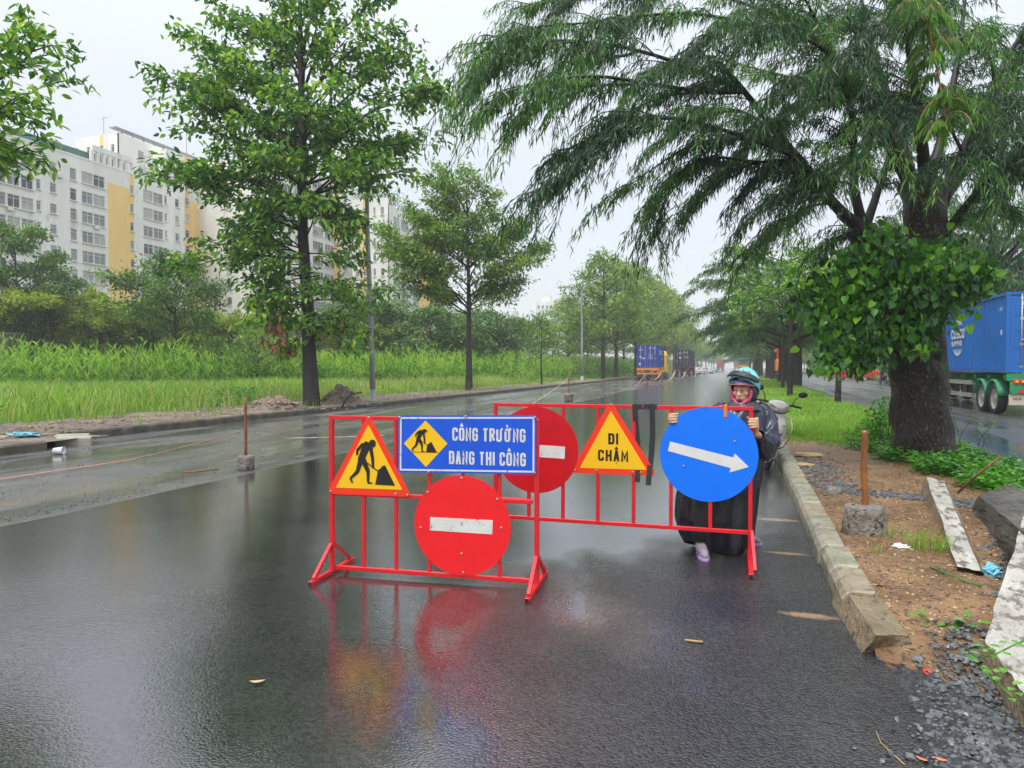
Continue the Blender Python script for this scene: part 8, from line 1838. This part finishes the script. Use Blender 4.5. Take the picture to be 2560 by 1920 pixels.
# signal gantry with direction board
pg = D(1853, 917, 170); ga = thing('signal_gantry', 'traffic light arm and green direction board spanning the road in the haze', 'gantry', (pg.x + 6, pg.y, 0)); M['sign_teal'] = pmat('teal_direction_board', (.02, .42, .38), rough=.4)
m_ = MB(); m_.cyl((0, 0, 0), (0, 0, 10.6), .16, .12, n=10); m_.cyl((0, 0, 10.4), (-11, 0, 10.9), .09, .06, n=8); m_.build('pole', M['galv'], ga)
for x in (-10.4, -6.6, -3.0): MB().box((x, -.05, 10.8), (.9, .25, .34), bev=.04).build('signal_head', M['plastic_black'], ga)
MB().box((-6.4, -.1, 7.2), (3.4, .08, 1.3)).build('direction_board', M['sign_teal'], ga); m_ = MB(); [m_.box((-7.4 + k * 1.0, -.16, 7.2 + .25 * (-1) ** k), (.6, .01, .16)) for k in range(4)]; m_.build('board_lettering', M['white_print'], ga); MB().box((-3.0, 0, 7.2), (6.4, .08, .08)).build('board_arm', M['galv'], ga)
# cctv / small blue round sign under the trees
pb = D(1767, 917, 160); bsn = thing('road_sign', 'small round blue road sign under the trees left of the road', 'road sign', (pb.x, pb.y, 0)); MB().cyl((0, 0, 0), (0, 0, 3.4), .05, n=8).build('pole', M['galv'], bsn); MB().prism(poly_disc(0, 3.5, .38, 28), -.06, -.04).build('sign_face', M['sign_blue_bright'], bsn)
# motorbike riders on the far service road
M['coat_red'] = pmat('red_raincoat', (.62, .02, .06), rough=.4); M['coat_pink'] = pmat('pink_raincoat', (.62, .20, .28), rough=.4); M['coat_dark'] = pmat('dark_raincoat', (.03, .03, .05), rough=.4)
def rider(lab, p, coat, seed):
    t = thing('motorbike', lab.replace('rider in a', 'motorbike of the').replace(' beyond the opposite road', ''), 'motorbike', (p.x, p.y, 0), R(seed)); wheel(t, (0, -.6, .29), .29, .09); wheel(t, (0, .6, .29), .29, .09); loft([(0, 0, .38, .12, .5), (0, 0, .6, .15, .45), (0, .1, .72, .13, .4)]).build('body', M['plastic_black'], t); loft([(0, -.5, .5, .1, .08), (0, -.45, .8, .16, .08), (0, -.38, 1.0, .1, .06)]).build('front_shield', M[coat], t); MB().cyl((-.32, -.35, 1.02), (.32, -.35, 1.02), .018, n=8).build('handlebar', M['plastic_black'], t)
    r_ = thing('person', lab, 'person', (p.x, p.y, 0), R(seed)); b = MB(); b.tube([(0, .15, .74), (0, .10, 1.0), (0, .05, 1.28), (0, .03, 1.38)], [.19, .19, .17, .07], 12)
    for s in (-1, 1): b.tube([(s * .17, .05, 1.28), (s * .27, -.12, 1.08), (s * .28, -.34, 1.04)], [.07, .055, .035], 10); b.tube([(s * .09, .12, .76), (s * .17, -.28, .70), (s * .15, -.18, .28)], [.10, .08, .05], 10); b.sphere((s * .17, .05, 1.27), .07, 10, 8)
    b.sphere((0, 0, 1.50), (.10, .12, .13), 14, 10); b.build('body', M[coat], r_); MB().sphere((0, .0, 1.55), (.135, .155, .125), 14, 10).build('helmet', M['car_white' if seed % 2 else 'coat_dark'], r_)
for (x, z, l_, c_, sd_) in ((2208, 62, 'rider in a dark coat left of the red coated rider beyond the opposite road', 'coat_dark', 12), (2231, 56, 'rider in a red raincoat left of the lorry wheel beyond the opposite road', 'coat_red', 7), (2240, 52, 'rider in a pink raincoat next to the huge trunk beyond the opposite road', 'coat_pink', 5)):
    p = D(x, 917, z); rider(l_, p, c_, sd_)
# distant red cars, flags of orange behind the second trunk
for (x, z, m_, l_) in ((2135, 84, 'lorry_red', 'red car beyond the second strip, left one'), (2160, 96, 'lorry_red', 'red car beyond the second strip, right one'), (2095, 100, 'car_white', 'white car parked beyond the second strip')):
    p = D(x, 917, z); car('parked_car', l_, (p.x, p.y, 0), m_, rz=R(75))
px_ = D(1966, 917, 75); ex = thing('excavator', 'orange red construction machine half hidden behind the second trunk', 'excavator', (px_.x, px_.y, 0)); MB().box((0, 0, .5), (2.2, 3.2, .8), bev=.1).build('tracks', M['plastic_black'], ex); MB().box((0, 0, 1.7), (2.2, 2.6, 1.3), bev=.12).build('body', M['lorry_orange'], ex); MB().box((-.5, -.6, 2.7), (1.0, 1.2, 1.2), bev=.1).build('cab', M['lorry_red'], ex); m_ = MB(); m_.bar((.3, 0, 2.2), (.6, .3, 4.3), .3, .35); m_.bar((.6, .3, 4.3), (-1.2, .6, 3.2), .25, .3); m_.build('boom', M['lorry_orange'], ex)
